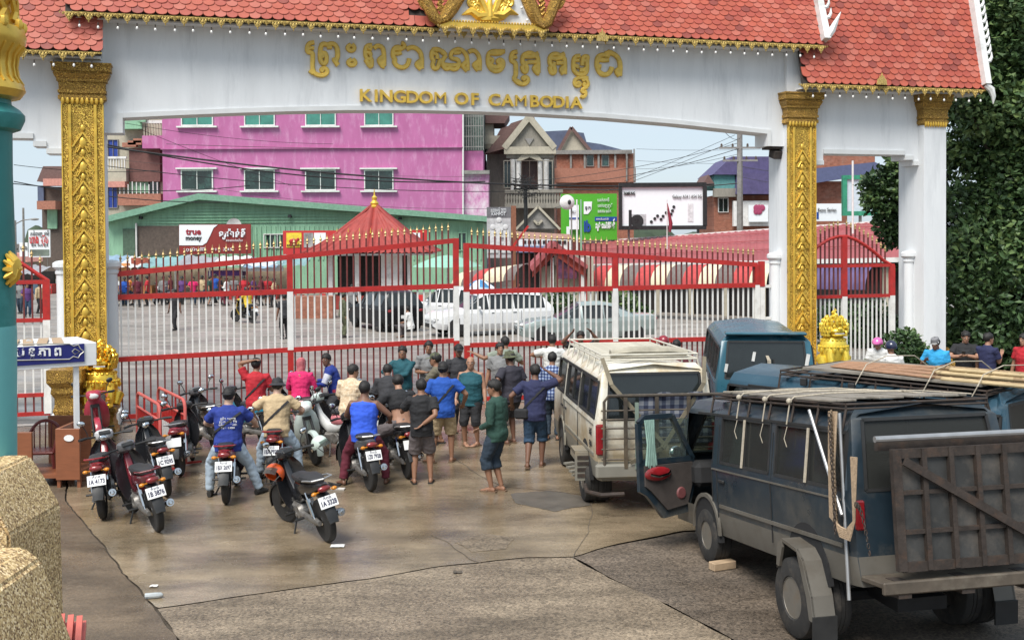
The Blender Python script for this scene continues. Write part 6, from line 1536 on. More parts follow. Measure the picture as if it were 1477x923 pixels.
def person(label, loc, rot, top, bottom, skin='brown', h=1.66, pelvis=(0, 0, .90), lean=0, twist=0, side=0, head=(0, 0), hl=None, hr=None, fl=(-.10, 0, .0), fr=(.10, 0, .0),
           el=(-.35, -.8, -.3), er=(.35, -.8, -.3), kl=(-.1, 1, 0), kr=(.1, 1, 0), sleeve=.55, leg=.95, hat=None, hair=True, shoes='flip', lod=0, girth=1.0, shoe_col=None, crop=0.0, bald=False, hat_col=None, neck=True, group=None, tank=False, skirt=False):
 """one person: pose by joint targets (body frame, metres at 1.70 m), grown as one continuous body with clothes over it"""
 s = h / 1.70; G = girth
 root = thing('person', label, 'person', loc, rot, group); root.scale = (s, s, s)
 P = Vector(pelvis); Rt = Matrix.Rotation(R_(twist), 3, 'Z') @ Matrix.Rotation(R_(-lean), 3, 'X') @ Matrix.Rotation(R_(side), 3, 'Y')
 X, Yv, Z = Rt @ Vector((1, 0, 0)), Rt @ Vector((0, 1, 0)), Rt @ Vector((0, 0, 1))
 def T(x, y, z): return P + X * x + Yv * y + Z * z
 # slight spinal curve: upper torso a little more upright when leaning
 torso = [(-.07, .15, .108, -.01), (.0, .165, .122, -.012), (.10, .152, .112, .0), (.20, .152, .112, .006), (.31, .170, .122, .010), (.41, .182, .120, .002), (.468, .175, .105, -.006), (.508, .130, .088, -.008), (.537, .082, .074, -.004), (.565, .060, .060, .006), (.60, .055, .057, .014), (.64, .05, .055, .02)]
 body = MB()
 body.loft([oval(T(0, y, z), rx * G, ry * (G * 1.04 if z < .35 else 1), X, Yv) for z, rx, ry, y in torso])
 SL, SR = T(-.192, -.005, .462), T(.192, -.005, .462)
 HLp, HRp = T(-.085, 0, -.02), T(.085, 0, -.02)
 if hl is None: hl = tuple(SL + Vector((-.10, .04, -.53)))
 if hr is None: hr = tuple(SR + Vector((.10, .04, -.53)))
 ELb, HL = ik(SL, hl, .28, .255, el); ERb, HR = ik(SR, hr, .28, .255, er)
 def limb(mb, pts, rs, n=10): mb.tube(pts, rs, n)
 def mids(a, b, k): return a.lerp(b, k)
 arms = []
 for S_, E_, H_ in ((SL, ELb, HL), (SR, ERb, HR)):
  inner = S_.lerp(T(0, 0, .43), .35)
  limb(body, [inner, S_, mids(S_, E_, .35), mids(S_, E_, .75), E_, mids(E_, H_, .25), mids(E_, H_, .7), H_], [.066, .064, .056, .049, .043, .045, .036, .028]); arms.append((S_, E_, H_))
 legs = []
 for Hp, f, pole in ((HLp, fl, kl), (HRp, fr, kr)):
  A = Vector((f[0], f[1], f[2] + .085)); K, A = ik(Hp, A, .415, .415, pole)
  fy = f[3] if len(f) > 3 else 0.0
  limb(body, [Hp.lerp(T(0, 0, 0), .1) + Z * .03, mids(Hp, K, .15), mids(Hp, K, .5), mids(Hp, K, .85), K, mids(K, A, .25), mids(K, A, .6), mids(K, A, .9), A], [.095, .094 * G, .083, .065, .060, .062, .050, .038, .036])
  fd = Vector((math.sin(R_(-fy)) , math.cos(R_(fy)), 0)); up = Vector((0, 0, 1)); rx = Vector((fd.y, -fd.x, 0))
  heel = A - fd * .055 - up * .045; rr = []
  for t_, w, hh in ((0, .026, .03), (.05, .036, .045), (.12, .038, .035), (.19, .045, .022), (.235, .040, .016), (.25, .025, .01)): rr.append(oval(A - fd * .06 + fd * t_ - up * (.082 - hh), w, hh, rx, up, 10))
  body.loft(rr); legs.append((Hp, K, A, fd))
 # head
 yaw, pit = R_(head[0]), R_(head[1]); Hb = T(0, .02, .60)
 Rh = Matrix.Rotation(R_(twist), 3, 'Z') @ Matrix.Rotation(R_(-lean * .35), 3, 'X') @ Matrix.Rotation(yaw, 3, 'Z') @ Matrix.Rotation(pit, 3, 'X')
 hX, hY, hZ = Rh @ Vector((1, 0, 0)), Rh @ Vector((0, 1, 0)), Rh @ Vector((0, 0, 1)); HC = Hb + hZ * .085 + hY * .012
 def HT(x, y, z): return HC + hX * x + hY * y + hZ * z
 body.loft([oval(HT(0, y, z), rx, ry, hX, hY) for z, rx, ry, y in ((-.118, .022, .026, .058), (-.105, .040, .042, .045), (-.075, .056, .062, .028), (-.04, .066, .080, .012), (.0, .072, .090, .002), (.045, .075, .096, -.006), (.08, .066, .086, -.01), (.105, .045, .06, -.012), (.118, .02, .03, -.012))])
 if lod < 2:
  body.ball(HT(0, .100, -.018), (.015, .020, .026), 7, 5); body.ball(HT(0, .090, .012), (.011, .014, .03), 6, 4)
  for q in (-1, 1): body.ball(HT(q * .077, -.004, -.002), (.012, .022, .032), 7, 5); body.ball(HT(q * .03, .082, .028), (.026, .012, .009), 6, 4)
  body.ball(HT(0, .088, -.064), (.026, .012, .014), 7, 4)
 vox = (.0125, .016, .024)[lod]
 bme = remesh(body, 'body', [SKIN[skin], M_EYE, M_LIP, M_EYW], vox, 2)
 # fingers and facial features are joined into the same mesh
 ex = MB()
 for q in ((-1, 1) if lod < 2 else ()):
  ex.ball(HT(q * .031, .0835, .006), (.014, .008, .007), 7, 4, 3); ex.ball(HT(q * .031, .0895, .006), (.006, .004, .006), 6, 4, 1)
  ex.bar(HT(q * .014, .093, .030), HT(q * .05, .080, .032), .008, .006, mi=1)
 if lod < 2: ex.ball(HT(0, .096, -.066), (.022, .006, .005), 7, 4, 2)
 if lod < 2:
  for (S_, E_, H_), q in zip(arms, (-1, 1)):
   d = (H_ - E_).normalized(); sd = d.cross(Vector((0, 0, 1)) if abs(d.z) < .8 else Vector((0, 1, 0)));
   sd = sd.normalized() if sd.length > .01 else Vector((1, 0, 0)); nn = sd.cross(d).normalized()
   sd2, nn2 = (nn, sd) if abs(d.z) > .8 else (sd, nn)
   W = sd2
   ex.loft([oval(H_ + d * t_, w, th, W, nn2, 8) for t_, w, th in ((-.03, .026, .024), (0, .027, .021), (.03, .037, .018), (.07, .041, .016), (.09, .038, .013))])
   for k, ln in enumerate((.062, .072, .068, .052)):
    b = H_ + d * .085 + W * (-.029 + .0193 * k); cv = nn2 * (.012 if q > 0 else -.012)
    ex.tube([b, b + d * ln * .45 + cv * .4, b + d * ln * .8 + cv * 1.3, b + d * ln + cv * 2.4], [.0092, .009, .008, .006], 6)
   b = H_ + d * .03 + W * -.034; ex.tube([b, b + d * .03 - W * .022, b + d * .062 - W * .026], [.011, .010, .007], 6)
 if ex.v:
  bm = bmesh.new(); bm.from_mesh(bme); tmp = ex.mesh('x', [SKIN[skin], M_EYE, M_LIP, M_EYW]); bm.from_mesh(tmp); bm.to_mesh(bme); bm.free(); bpy.data.meshes.remove(tmp)
 bme.shade_smooth()
 B = link('body', bme, root)
 sd_ = (len(label) * 7.3) % 50
 # shirt
 if top is not None:
  sh = MB(); z0 = -.12 if crop == 0 else crop
  tr = [(z0, .192, .145, 0)] if z0 < 0 else []
  tr += [(z, rx + (.032 if z < .36 else .022), ry + (.034 if z < .36 else .022), y) for z, rx, ry, y in torso if z > z0 and z < .5]
  if not tank: tr += [(.515, .142, .098, -.008), (.545, .090, .082, -.004), (.562, .073, .072, .004)]
  else: tr += [(.50, .12, .095, -.006), (.525, .085, .078, -.006)]
  if crop > 0: tr = [(crop, .172, .13, .0)] + tr
  sh.loft([oval(T(0, y, z), rx * G, ry * (G * 1.05 if z < .35 else 1.02), X, Yv, 16) for z, rx, ry, y in tr])
  if not tank:
   for S_, E_, H_ in arms:
    inner = S_.lerp(T(0, 0, .41), .45)
    pts, rs = [inner, S_, mids(S_, E_, .4), mids(S_, E_, min(.98, sleeve * 1.25))], [.084, .085, .080, .082]
    if sleeve >= 1.0: pts, rs = [inner, S_, mids(S_, E_, .5), E_, mids(E_, H_, .5), mids(E_, H_, .93)], [.076, .076, .064, .056, .048, .040]
    limb(sh, pts, rs, 12)
  link('shirt', remesh(sh, 'shirt', [top], vox * 1.05, 2, .009, sd_), root)
 if bottom is not None:
  bt = MB()
  bt.loft([oval(T(0, 0, z), rx * G, ry * G, X, Yv, 16) for z, rx, ry in ((-.10, .165, .122), (-.04, .172, .13), (.03, .168, .126), (.075, .158, .118))])
  for Hp, K, A, fd in legs:
   ini = Hp.lerp(T(0, 0, 0), .15) + Z * .02
   if leg <= 1.0: pts, rs = [ini, mids(Hp, K, .25), mids(Hp, K, .6), mids(Hp, K, leg)], [.102, .115 * G, .110, .110]
   elif leg < 1.6: pts, rs = [ini, mids(Hp, K, .25), mids(Hp, K, .7), K, mids(K, A, leg - 1)], [.102, .112 * G, .100, .094, .094]
   else: pts, rs = [ini, mids(Hp, K, .25), mids(Hp, K, .7), K, mids(K, A, .4), mids(K, A, .97)], [.102, .110 * G, .095, .083, .075, .066]
   limb(bt, pts, rs, 12)
  if skirt: bt.loft([oval(T(0, .0, z), rx, ry, X, Yv, 16) for z, rx, ry in ((-.5, .22, .18), (-.3, .2, .16), (0, .17, .13))])
  link('trousers' if leg > 1.05 else 'shorts', remesh(bt, 'trousers', [bottom], vox * 1.05, 2, .009, sd_ + 9), root)
 if shoes:
  for Hp, K, A, fd in legs:
   m = shoe_col or (M_BLK if shoes == 'flip' else cloth('shoe_black', (0.03, 0.028, 0.026))); rx = Vector((fd.y, -fd.x, 0)); sm = MB()
   zb = A.z - .085
   if shoes == 'flip':
    pts = [(-.036, -.085), (.036, -.085), (.046, .08), (.042, .16), (.018, .20), (-.018, .20), (-.042, .16), (-.046, .08)]
    vs = [Vector((A.x, A.y, zb)) + rx * a + fd * b for a, b in pts]; n = len(vs)
    sm._add([v + Vector((0, 0, .001)) for v in vs] + [v + Vector((0, 0, .02)) for v in vs], [tuple(range(n))[::-1], tuple(range(n, 2 * n))] + [(k, (k + 1) % n, (k + 1) % n + n, k + n) for k in range(n)])
    c = Vector((A.x, A.y, zb)); sm.tube([c + rx * -.05 + fd * .05 + Vector((0, 0, .02)), c + fd * .10 + Vector((0, 0, .065)), c + rx * .05 + fd * .05 + Vector((0, 0, .02))], .009, 5)
   else:
    rr = []
    for t_, w, hh in ((-.09, .03, .045), (-.03, .045, .055), (.06, .046, .045), (.14, .052, .034), (.19, .042, .026), (.21, .02, .015)): rr.append(oval(Vector((A.x, A.y, zb + hh)) + fd * t_, w, hh, rx, Vector((0, 0, 1)), 10))
    sm.loft(rr)
   sm.build('sandal' if shoes == 'flip' else 'shoe', m, root)
 if hair and not bald:
  hm = MB(); rr = []
  for j in range(9):
   ring = []
   for k in range(20):
    a = 2 * PI * k / 20; f = math.sin(a)
    zend = lerp(-.02, .052, f ** .7) if f > 0 else lerp(-.02, -.088, (-f) ** .8)
    zend += .007 * math.sin(k * 2.7) + .004 * math.sin(k * 5.3); te = math.asin(max(-.98, min(.98, (zend - .035) / .098))); t_ = lerp(PI * .47, te, j / 8); q = 1.0 if j < 8 else .93
    ring.append(HT(.086 * math.cos(t_) * math.cos(a) * q, -.010 + .106 * math.cos(t_) * f * q, .035 + .098 * math.sin(t_)))
   rr.append(ring)
  hm.loft(rr); me = hm.mesh('hair', M_HAIR)
  puff(me, .016, 34, .006)
  link('hair', me, root)
 if bald:
  hm = MB(); hm.loft([oval(HT(0, -.022, z), rx, ry, hX, hY) for z, rx, ry in ((-.06, .066, .075), (0, .077, .086), (.03, .074, .082))]); hm.build('hair', M_HAIR, root)
 hc = hat_col or M_BLK
 if hat in ('cap', 'capb'):
  hm = MB(); hm.loft([oval(HT(0, -.006, z), rx, ry, hX, hY, 16) for z, rx, ry in ((.030, .086, .106), (.06, .086, .106), (.10, .074, .09), (.128, .045, .056), (.137, .01, .012))])
  q = 1 if hat == 'cap' else -1; rr = []
  for t_, w in ((0, .07), (.04, .066), (.08, .045)): rr.append([HT(-w, q * (.085 + t_), .036 - t_ * .25), HT(0, q * (.10 + t_), .044 - t_ * .25), HT(w, q * (.085 + t_), .036 - t_ * .25), HT(0, q * (.10 + t_), .034 - t_ * .25)])
  hm.loft(rr); hm.build('cap', hc, root)
 if hat == 'bucket':
  hm = MB(); hm.loft([oval(HT(0, -.005, z), rx, ry, hX, hY, 18) for z, rx, ry in ((.012, .138, .155), (.018, .138, .155), (.05, .094, .112), (.10, .082, .098), (.13, .07, .085), (.136, .02, .03))]); hm.build('bucket_hat', hc, root)
 if hat == 'kufi':
  hm = MB(); hm.loft([oval(HT(0, -.006, z), rx, ry, hX, hY, 16) for z, rx, ry in ((.03, .084, .104), (.07, .085, .105), (.125, .078, .096), (.14, .05, .06))]); hm.build('knitted_cap', hc, root)
  hb = MB(); hb.loft([oval(HT(0, -.006, z), rx, ry, hX, hY, 16) for z, rx, ry in ((.026, .088, .108), (.052, .088, .108))]); hb.build('cap_band', M_BW, root)
 if hat == 'helmet':
  hm = MB(); rr = []
  for j in range(9):
   t_ = PI / 2 - PI * .62 * j / 8; rr.append([HT(.122 * math.cos(t_) * math.cos(a), -.005 + .138 * math.cos(t_) * math.sin(a) * (1 if math.sin(a) < 0 else (1 if t_ > .12 else .75)), .03 + .125 * math.sin(t_ if math.sin(a) < .3 else max(t_, .05))) for a in [2 * PI * k / 18 for k in range(18)]])
  hm.loft(rr); hm.build('helmet', hc, root)
 if hat == 'scarf':
  hm = MB(); hm.loft([oval(p_, rx, ry, hX, hY, 16) for p_, rx, ry in ((T(0, -.04, .36), .13, .10), (T(0, -.03, .46), .125, .105), (HT(0, -.03, -.13), .088, .095), (HT(0, -.015, -.03), .092, .104), (HT(0, -.012, .05), .096, .112), (HT(0, -.012, .10), .075, .09), (HT(0, -.012, .13), .03, .04))])
  link('headscarf', remesh(hm, 'headscarf', [hc], .014, 2, .006, 3), root)
 root['_x'] = 0; del root['_x']
 return root, dict(T=T, HT=HT, X=X, Y=Yv, Z=Z, arms=arms, legs=legs, s=s)
def strap(root, D, m, G=1.0, s=1, bag=None, z0=.05, z1=.47):
 """diagonal bag strap round the torso; s=1 runs from the right shoulder to the left hip seen from behind"""
 pts = []
 for k in range(25):
  a = 2 * PI * k / 24; x = math.cos(a) * s; z = lerp(z0, z1, (x + 1) / 2)
  rx = (.205 if z < .45 else .18) * G; pts.append(D['T'](x * rx * .95, math.sin(a) * .145 * G, z))
 rr = []
 me = MB()
 for a, b in zip(pts[:-1], pts[1:]): me.bar(a, b, .035, .012, up=(a + b) / 2 - D['T'](0, 0, .2))
 me.build('bag_strap', m, root, smooth=0)
 if bag:
  o = MB().box((0, 0, 0), (.24, .09, .17), bev=.03); o.build('shoulder_bag', m, root, None, D['T'](*bag))
def gpos(u, v): p = ground(u, v); return (p.x, p.y, 0)
CL = dict(black=cloth('black', (0.016, 0.016, 0.018)), charcoal=cloth('charcoal', (0.03, 0.03, 0.034)), greyshort=cloth('grey_brown', (0.12, 0.10, 0.10)), green=cloth('dark_green', (0.02, 0.06, 0.045)), jean=cloth('dark_jean', (0.02, 0.035, 0.055)),
 blue=cloth('bright_blue', (0.012, 0.075, 0.36)), vest=cloth('vest_blue', (0.03, 0.10, 0.62)), beige=cloth('beige', (0.42, 0.32, 0.19)), tan=cloth('tan', (0.48, 0.36, 0.21)), teal=cloth('teal', (0.01, 0.075, 0.095)), olive=cloth('olive', (0.13, 0.115, 0.08)),
 plum=cloth('plum', (0.03, 0.028, 0.04)), navy=cloth('navy', (0.018, 0.022, 0.07)), denim=cloth('denim', (0.02, 0.05, 0.095)), white=cloth('white', (0.68, 0.68, 0.66)), red=cloth('red', (0.42, 0.015, 0.025)), pink=cloth('hot_pink', (0.65, 0.02, 0.13)),
 ljean=cloth('light_jean', (0.36, 0.44, 0.52)), royal=cloth('royal', (0.015, 0.035, 0.22)), grey=cloth('grey', (0.20, 0.20, 0.20)), sky=cloth('sky_blue', (0.03, 0.32, 0.62)), yellow=cloth('yellow', (0.65, 0.45, 0.04)), purple=cloth('purple', (0.10, 0.04, 0.16)), orange=cloth('orange', (0.6, 0.2, 0.03)), maroon=cloth('maroon', (0.12, 0.015, 0.03)), sage=cloth('sage', (0.22, 0.25, 0.20)))
CL['floral'] = cloth('floral', (0.55, 0.40, 0.25), dirt=(0.75, 0.66, 0.5), dirt_amt=.6, dirt_scale=22)
CL['camo'] = cloth('camouflage', (0.10, 0.11, 0.06), dirt=(0.035, 0.035, 0.02), dirt_amt=.6, dirt_scale=9)
CL['plaid'] = cloth('plaid', (0.1, 0.14, 0.3)); _check(CL['plaid'], (0.35, 0.42, 0.55), (0.08, 0.12, 0.26), (0.015, 0.03, 0.1), 16)
CL['pattern'] = cloth('patterned_white', (0.66, 0.66, 0.63), dirt=(0.36, 0.36, 0.38), dirt_amt=.4, dirt_scale=18)
CL['krama'] = cloth('red_check', (0.5, 0.1, 0.1)); _check(CL['krama'], (0.62, 0.30, 0.30), (0.40, 0.05, 0.07), (0.2, 0.02, 0.03), 42)
M_FLIPB = mat('brown_sandal', (0.16, 0.10, 0.06), .7)
# --- standing group by the vans
r, D = person('man in a black T-shirt and grey shorts, one hand behind his back, in flip flops', gpos(609, 697), R_(4), CL['black'], CL['greyshort'], 'brown', 1.60, hr=(.02, -.17, 1.0), er=(.8, -.5, 0), hl=(-.16, .22, 1.34), el=(-.7, -.2, -.8), fl=(-.13, 0, 0, 10), fr=(.14, .03, 0, -8), leg=.98, head=(6, -6))
r, D = person('man in a dark green long sleeved jacket and rolled jeans standing alone in profile', gpos(717, 709), R_(62), CL['green'], CL['jean'], 'brown', 1.66, sleeve=1.0, leg=1.35, hl=(-.16, .2, .98), hr=(.2, .17, .92), fl=(-.07, .06, 0), fr=(.07, -.04, 0), head=(22, -6), shoe_col=M_FLIPB, side=0)
r, D = person('man in a bright blue T-shirt and beige shorts, back to camera', gpos(640, 667), R_(-2), CL['blue'], CL['beige'], 'brown', 1.68, leg=1.0, hr=(.33, .15, .98), er=(.8, -.5, 0), hl=(-.28, .2, 1.05), fl=(-.2, -.03, 0, 55), fr=(.13, .06, 0, -10), head=(-8, -4), girth=1.08, hat='capb', hat_col=CL['black'], shoe_col=M_FLIPB)
strap(r, D, CL['black'], 1.1, 1, z0=-.02)
r, D = person('balding stout man in a dark teal vest and black knee length shorts facing the camera', gpos(680, 643), R_(170), CL['teal'], CL['black'], 'tan', 1.62, leg=1.15, tank=True, girth=1.2, bald=True, hl=(-.30, .12, .86), hr=(.28, .1, .9), fl=(-.12, 0, 0, -30), fr=(.12, .02, 0, 30), head=(8, 0), shoe_col=M_FLIPB)
r, D = person('man in an olive T-shirt and cap with folded arms, in profile', gpos(631, 640), R_(80), CL['olive'], CL['beige'], 'brown', 1.66, leg=1.0, hl=(.10, .22, 1.18), hr=(-.1, .24, 1.14), el=(-.8, .2, -.4), er=(.8, .2, -.4), hat='cap', hat_col=CL['camo'], fl=(-.09, .05, 0), fr=(.09, -.05, 0), head=(8, 0))
r, D = person('young man in a grey brown shirt and black trousers leaning by the closed gate', gpos(619, 612), R_(205), CL['grey'], CL['black'], 'brown', 1.68, leg=1.9, sleeve=.6, hl=(-.16, .2, 1.05), hr=(.16, .2, 1.1), fl=(-.08, .05, 0), fr=(.1, -.05, 0), head=(-25, -4))
r, D = person('man in a dark cap and charcoal shirt half hidden behind the balding man', gpos(662, 622), R_(200), CL['charcoal'], CL['black'], 'dark', 1.69, leg=1.9, hat='cap', hat_col=CL['black'], head=(-10, 0))
r, D = person('man in a camouflage bucket hat and plum T-shirt with a hand on his hip', gpos(738, 640), R_(34), CL['plum'], CL['charcoal'], 'dark', 1.68, leg=.98, hat='bucket', hat_col=CL['camo'], hl=(-.24, .03, 1.0), el=(-.9, -.5, 0), hr=(.22, .16, .98), fl=(-.12, .0, 0, 20), fr=(.1, .08, 0, -10), head=(14, -6), shoe_col=M_FLIPB, girth=1.06)
r, D = person('man in a grey green T-shirt reaching his arm along the gate rail', gpos(730, 604), R_(14), CL['sage'], CL['jean'], 'brown', 1.70, leg=1.9, hl=(-.62, .24, 1.36), el=(-.2, -.2, -1), hr=(.25, .2, 1.25), head=(10, -5))
r, D = person('dark haired man in a grey shirt with a black shoulder strap beside the bucket hat', gpos(722, 614), R_(165), CL['grey'], CL['black'], 'tan', 1.66, leg=1.9, head=(30, 0)); strap(r, D, CL['black'], 1, 1)
r, D = person('man in a navy T-shirt and denim shorts with a hand raised to his head', gpos(772, 674), R_(-12), CL['navy'], CL['denim'], 'dark', 1.68, leg=1.2, hr=(.20, .16, 1.58), er=(.9, .2, -.3), hl=(-.42, .14, 1.02), el=(-.6, -.7, -.2), fl=(-.10, -.16, .02, 10), fr=(.09, .10, 0), head=(24, -4), shoe_col=M_FLIPB, lean=4)
strap(r, D, CL['black'], 1.02, 1, bag=(-.2, -.13, .0))
r, D = person('man in a white patterned shirt with his back turned, leaning on the gate', gpos(797, 598), R_(-6), CL['pattern'], CL['jean'], 'brown', 1.68, leg=1.9, hl=(-.28, .24, 1.22), el=(-.8, -.3, 0), hr=(.3, .24, 1.2), head=(0, -8))
r, D = person('man in a blue plaid shirt standing between the gate and the white van door', gpos(797, 634), R_(-8), CL['plaid'], CL['jean'], 'brown', 1.62, leg=1.9, sleeve=.6, head=(0, -6))
r, D = person('person with raised arms holding the gate bars beside the white van roof', gpos(838, 590), R_(180), CL['charcoal'], CL['jean'], 'dark', 1.70, leg=1.9, hl=(-.22, .24, 1.70), hr=(.24, .22, 1.66), el=(-.9, 0, -.3), er=(.9, 0, -.3))
r, D = person('man in a dark teal long sleeved shirt standing behind the riders, hands together', gpos(582, 622), R_(168), CL['teal'], CL['black'], 'brown', 1.66, sleeve=1.0, leg=1.9, hl=(.12, .26, 1.10), hr=(.16, .27, 1.12), el=(-.9, .1, -.3), er=(.9, .1, -.3), head=(14, 0))
# --- riders: pelvis on the saddle, feet down on the ground or pegs
def rider(bike, label, top, bottom, skin='brown', h=1.66, back=-.30, seat=.76, turn=0.0, **kw):
 b = BIKES[bike]; hd = b.rotation_euler.to_matrix().to_euler().z
 M = b.matrix_basis; p = M @ Vector((0, back, 0)); s = h / 1.7
 z = (M @ Vector((0, back, seat))).z + .05
 kw.setdefault('fl', (-.30, .20, 0)); kw.setdefault('fr', (.30, .20, 0)); kw.setdefault('kl', (-.8, 1, .4)); kw.setdefault('kr', (.8, 1, .4))
 hp = kw.pop('pz', 0)
 return person(label, (p.x, p.y, 0), hd + R_(turn), top, bottom, skin, h, pelvis=(0, 0, z / s + hp), **kw)
r, D = rider('red6', 'rider in a dark blue T-shirt with white back lettering', CL['royal'], CL['ljean'], 'pale', 1.68, leg=1.9, lean=6, hl=(-.26, .42, 1.02), hr=(.36, .42, 1.0), el=(-.9, -.2, -.5), er=(.9, -.2, -.5), fr=(.42, .22, 0, -30), head=(-14, -8), hat='capb', hat_col=CL['black'], shoes='shoe', girth=1.08)
strap(r, D, CL['black'], 1.1, -1, z0=.15)
for k, (tx, w, sz) in enumerate((('ថ្មីៗ កម្ពុជា', .22, .05), ('ស្រុក ភ្នំ T9', .25, .05), ('WWW 0978 4451', .26, .035), ('Tel 088 8888', .19, .035))):
 o = lettering(tx, sz, MW, r, D['T'](0.01, -.152, .36 - .043 * k), depth=.004, width=w); o.rotation_euler = (R_(8), 0, 0)
r, D = rider('red7', 'rider in a tan T-shirt and dark bucket hat, black strap across his back', CL['tan'], CL['ljean'], 'pale', 1.66, leg=1.9, lean=8, hl=(-.4, .3, 1.0), hr=(.34, .36, 1.02), el=(-.9, -.2, -.5), er=(.9, -.2, -.5), hat='bucket', hat_col=CL['charcoal'], head=(-4, -6), fr=(.34, .12, 0), shoes='shoe', girth=1.1)
strap(r, D, CL['black'], 1.12, -1)
r, D = rider('blk9', 'rider in a bright blue sleeveless vest seen from behind', CL['vest'], CL['maroon'], 'dark', 1.66, turn=-28, leg=1.9, tank=True, lean=3, hl=(-.2, .38, 1.0), hr=(.36, .28, .98), el=(-.9, -.2, -.5), er=(.9, -.2, -.5), head=(-3, -2), back=-.28, fl=(-.36, .1, .0, 40), girth=1.1, shoes=None)
o = lettering('Sport', .09, MW, r, D['T'](.03, -.168, -.02), depth=.004, width=.17)
r, D = rider('blk10', 'rider in a cropped black T-shirt with a bare lower back and grey shorts', CL['black'], CL['greyshort'], 'tan', 1.68, turn=0, leg=.9, crop=.24, lean=16, hl=(-.22, .46, 1.08), hr=(.16, .5, 1.12), el=(-.9, -.2, -.4), er=(.9, -.2, -.4), back=-.28, head=(-14, -16), fl=(-.26, .05, .22), fr=(.28, .1, .2))
r, D = rider('box', 'rider in a red T-shirt sitting by the gate with a hand on his head', CL['red'], CL['charcoal'], 'brown', 1.66, turn=-48, leg=1.9, hl=(-.07, -.02, 1.60), el=(-1, .3, .1), hr=(.2, .3, 1.1), lean=4, head=(-16, 4), back=-.28, fr=(.25, .25, .2))
strap(r, D, CL['black'], 1.02, -1)
r, D = rider('pinkw', 'rider in a hot pink hooded top with a red checked scarf over the head', CL['pink'], CL['jean'], 'brown', 1.58, turn=-50, sleeve=1.0, leg=1.9, hat='scarf', hat_col=CL['krama'], hair=False, lean=6, hl=(-.22, .34, 1.0), hr=(.22, .34, 1.0), back=-.28)
r, D = rider('jersey', 'rider in a blue and white printed jersey and grey shorts, looking over his shoulder', CL['royal'], CL['charcoal'], 'dark', 1.66, turn=18, sleeve=1.0, leg=.95, lean=16, hl=(-.2, .48, 1.02), hr=(.24, .42, 1.04), back=-.28, head=(62, 0), fl=(-.3, .15, 0))
jp = MB()
for q in (-1, 1):
 S_, E_, H_ = D['arms'][0 if q < 0 else 1]; jp.tube([S_.lerp(E_, .25), S_.lerp(E_, .6), S_.lerp(E_, .92)], [.083, .074, .066], 12)
 jp.build('jersey_sleeve', cloth('jersey_white', (0.55, 0.57, 0.62), dirt=(0.05, 0.06, 0.2), dirt_amt=.45, dirt_scale=14), r); jp = MB()
MB().loft([oval(D['T'](0, 0, z), .186, .14, D['X'], D['Y'], 16) for z in (.02, .06, .10)]).build('jersey_band', cloth('jersey_red', (0.4, 0.03, 0.06)), r)
r, D = rider('camo', 'youth in a tan patterned shirt on a scooter, face turned to the right', CL['floral'], CL['jean'], 'tan', 1.64, turn=-75, sleeve=.7, leg=1.9, lean=12, hl=(-.2, .35, .9), hr=(.22, .35, .9), head=(-42, -4), back=-.28, fl=(-.2, .3, .1), fr=(.2, .3, .1))
r, D = rider('grey', 'seated man in a charcoal shirt bending his dark head, next to the teal shirt', CL['charcoal'], CL['black'], 'dark', 1.62, turn=-20, sleeve=.7, leg=1.9, lean=30, hl=(-.14, .46, 1.05), hr=(.1, .48, 1.08), head=(-4, -18), back=-.28)
# --- by the right hand hedge, seen over the vans
r, D = person('person in a pink helmet bending forward behind the van with bamboo', gpos(1270, 590), R_(150), CL['white'], CL['jean'], 'brown', 1.62, leg=1.9, lean=24, hat='helmet', hat_col=mat('helmet_pink', (0.62, 0.13, 0.38), .3, coat=.4), hair=False, head=(0, -20))
r, D = person('person in a navy helmet and white shirt with back turned, behind the bamboo van', gpos(1286, 612), R_(10), CL['white'], CL['jean'], 'brown', 1.64, leg=1.9, hat='helmet', hat_col=mat('helmet_navy', (0.02, 0.025, 0.06), .25, coat=.5), hair=False, sleeve=1.0)
r, D = person('man in a sky blue shirt and grey knitted cap looking down behind the bamboo bundle', gpos(1352, 600), R_(150), CL['sky'], CL['jean'], 'dark', 1.66, leg=1.9, lean=12, hat='kufi', hat_col=cloth('grey_knit', (0.2, 0.2, 0.21)), head=(-20, -16), hr=(.2, .3, 1.2), hl=(-.1, .3, 1.1))
r, D = person('man in a black T-shirt looking at a phone in front of the dark tree', gpos(1392, 594), R_(158), CL['black'], CL['jean'], 'tan', 1.72, leg=1.9, hl=(-.02, .30, 1.22), hr=(.08, .3, 1.2), el=(-.9, -.2, -.4), er=(.9, -.2, -.4), head=(14, -14), girth=1.05)
ph = MB().box((0, 0, 0), (.07, .012, .14), bev=.004).build('phone', M_BLK); ph.matrix_world = r.matrix_basis @ Matrix.Translation(D['T'](.03, .36, .36)) @ Matrix.Rotation(-.5, 4, 'X'); tag(ph, 'dark phone held in the hands of the man before the dark tree', 'phone')
r, D = person('man in a navy T-shirt turned away to the right by the dark tree', gpos(1424, 598), R_(-62), CL['navy'], CL['jean'], 'tan', 1.70, leg=1.9, head=(-20, 0), hr=(.1, .3, 1.25))
r, D = person('man with a red collar cut off by the right edge beside the dark tree', gpos(1478, 600), R_(120), CL['red'], CL['jean'], 'tan', 1.70, leg=1.9, head=(0, -4))
r, D = person('person in a red cap and white shirt between the white van and the teal van', gpos(958, 600), R_(15), CL['maroon'], CL['jean'], 'brown', 1.66, leg=1.9, hat='helmet', hat_col=mat('helmet_red', (0.25, 0.015, 0.03), .35, coat=.3), hair=False)
r, D = person('dark haired person in a maroon shirt standing against the teal van', gpos(976, 606), R_(-20), CL['maroon'], CL['jean'], 'dark', 1.64, leg=1.9)
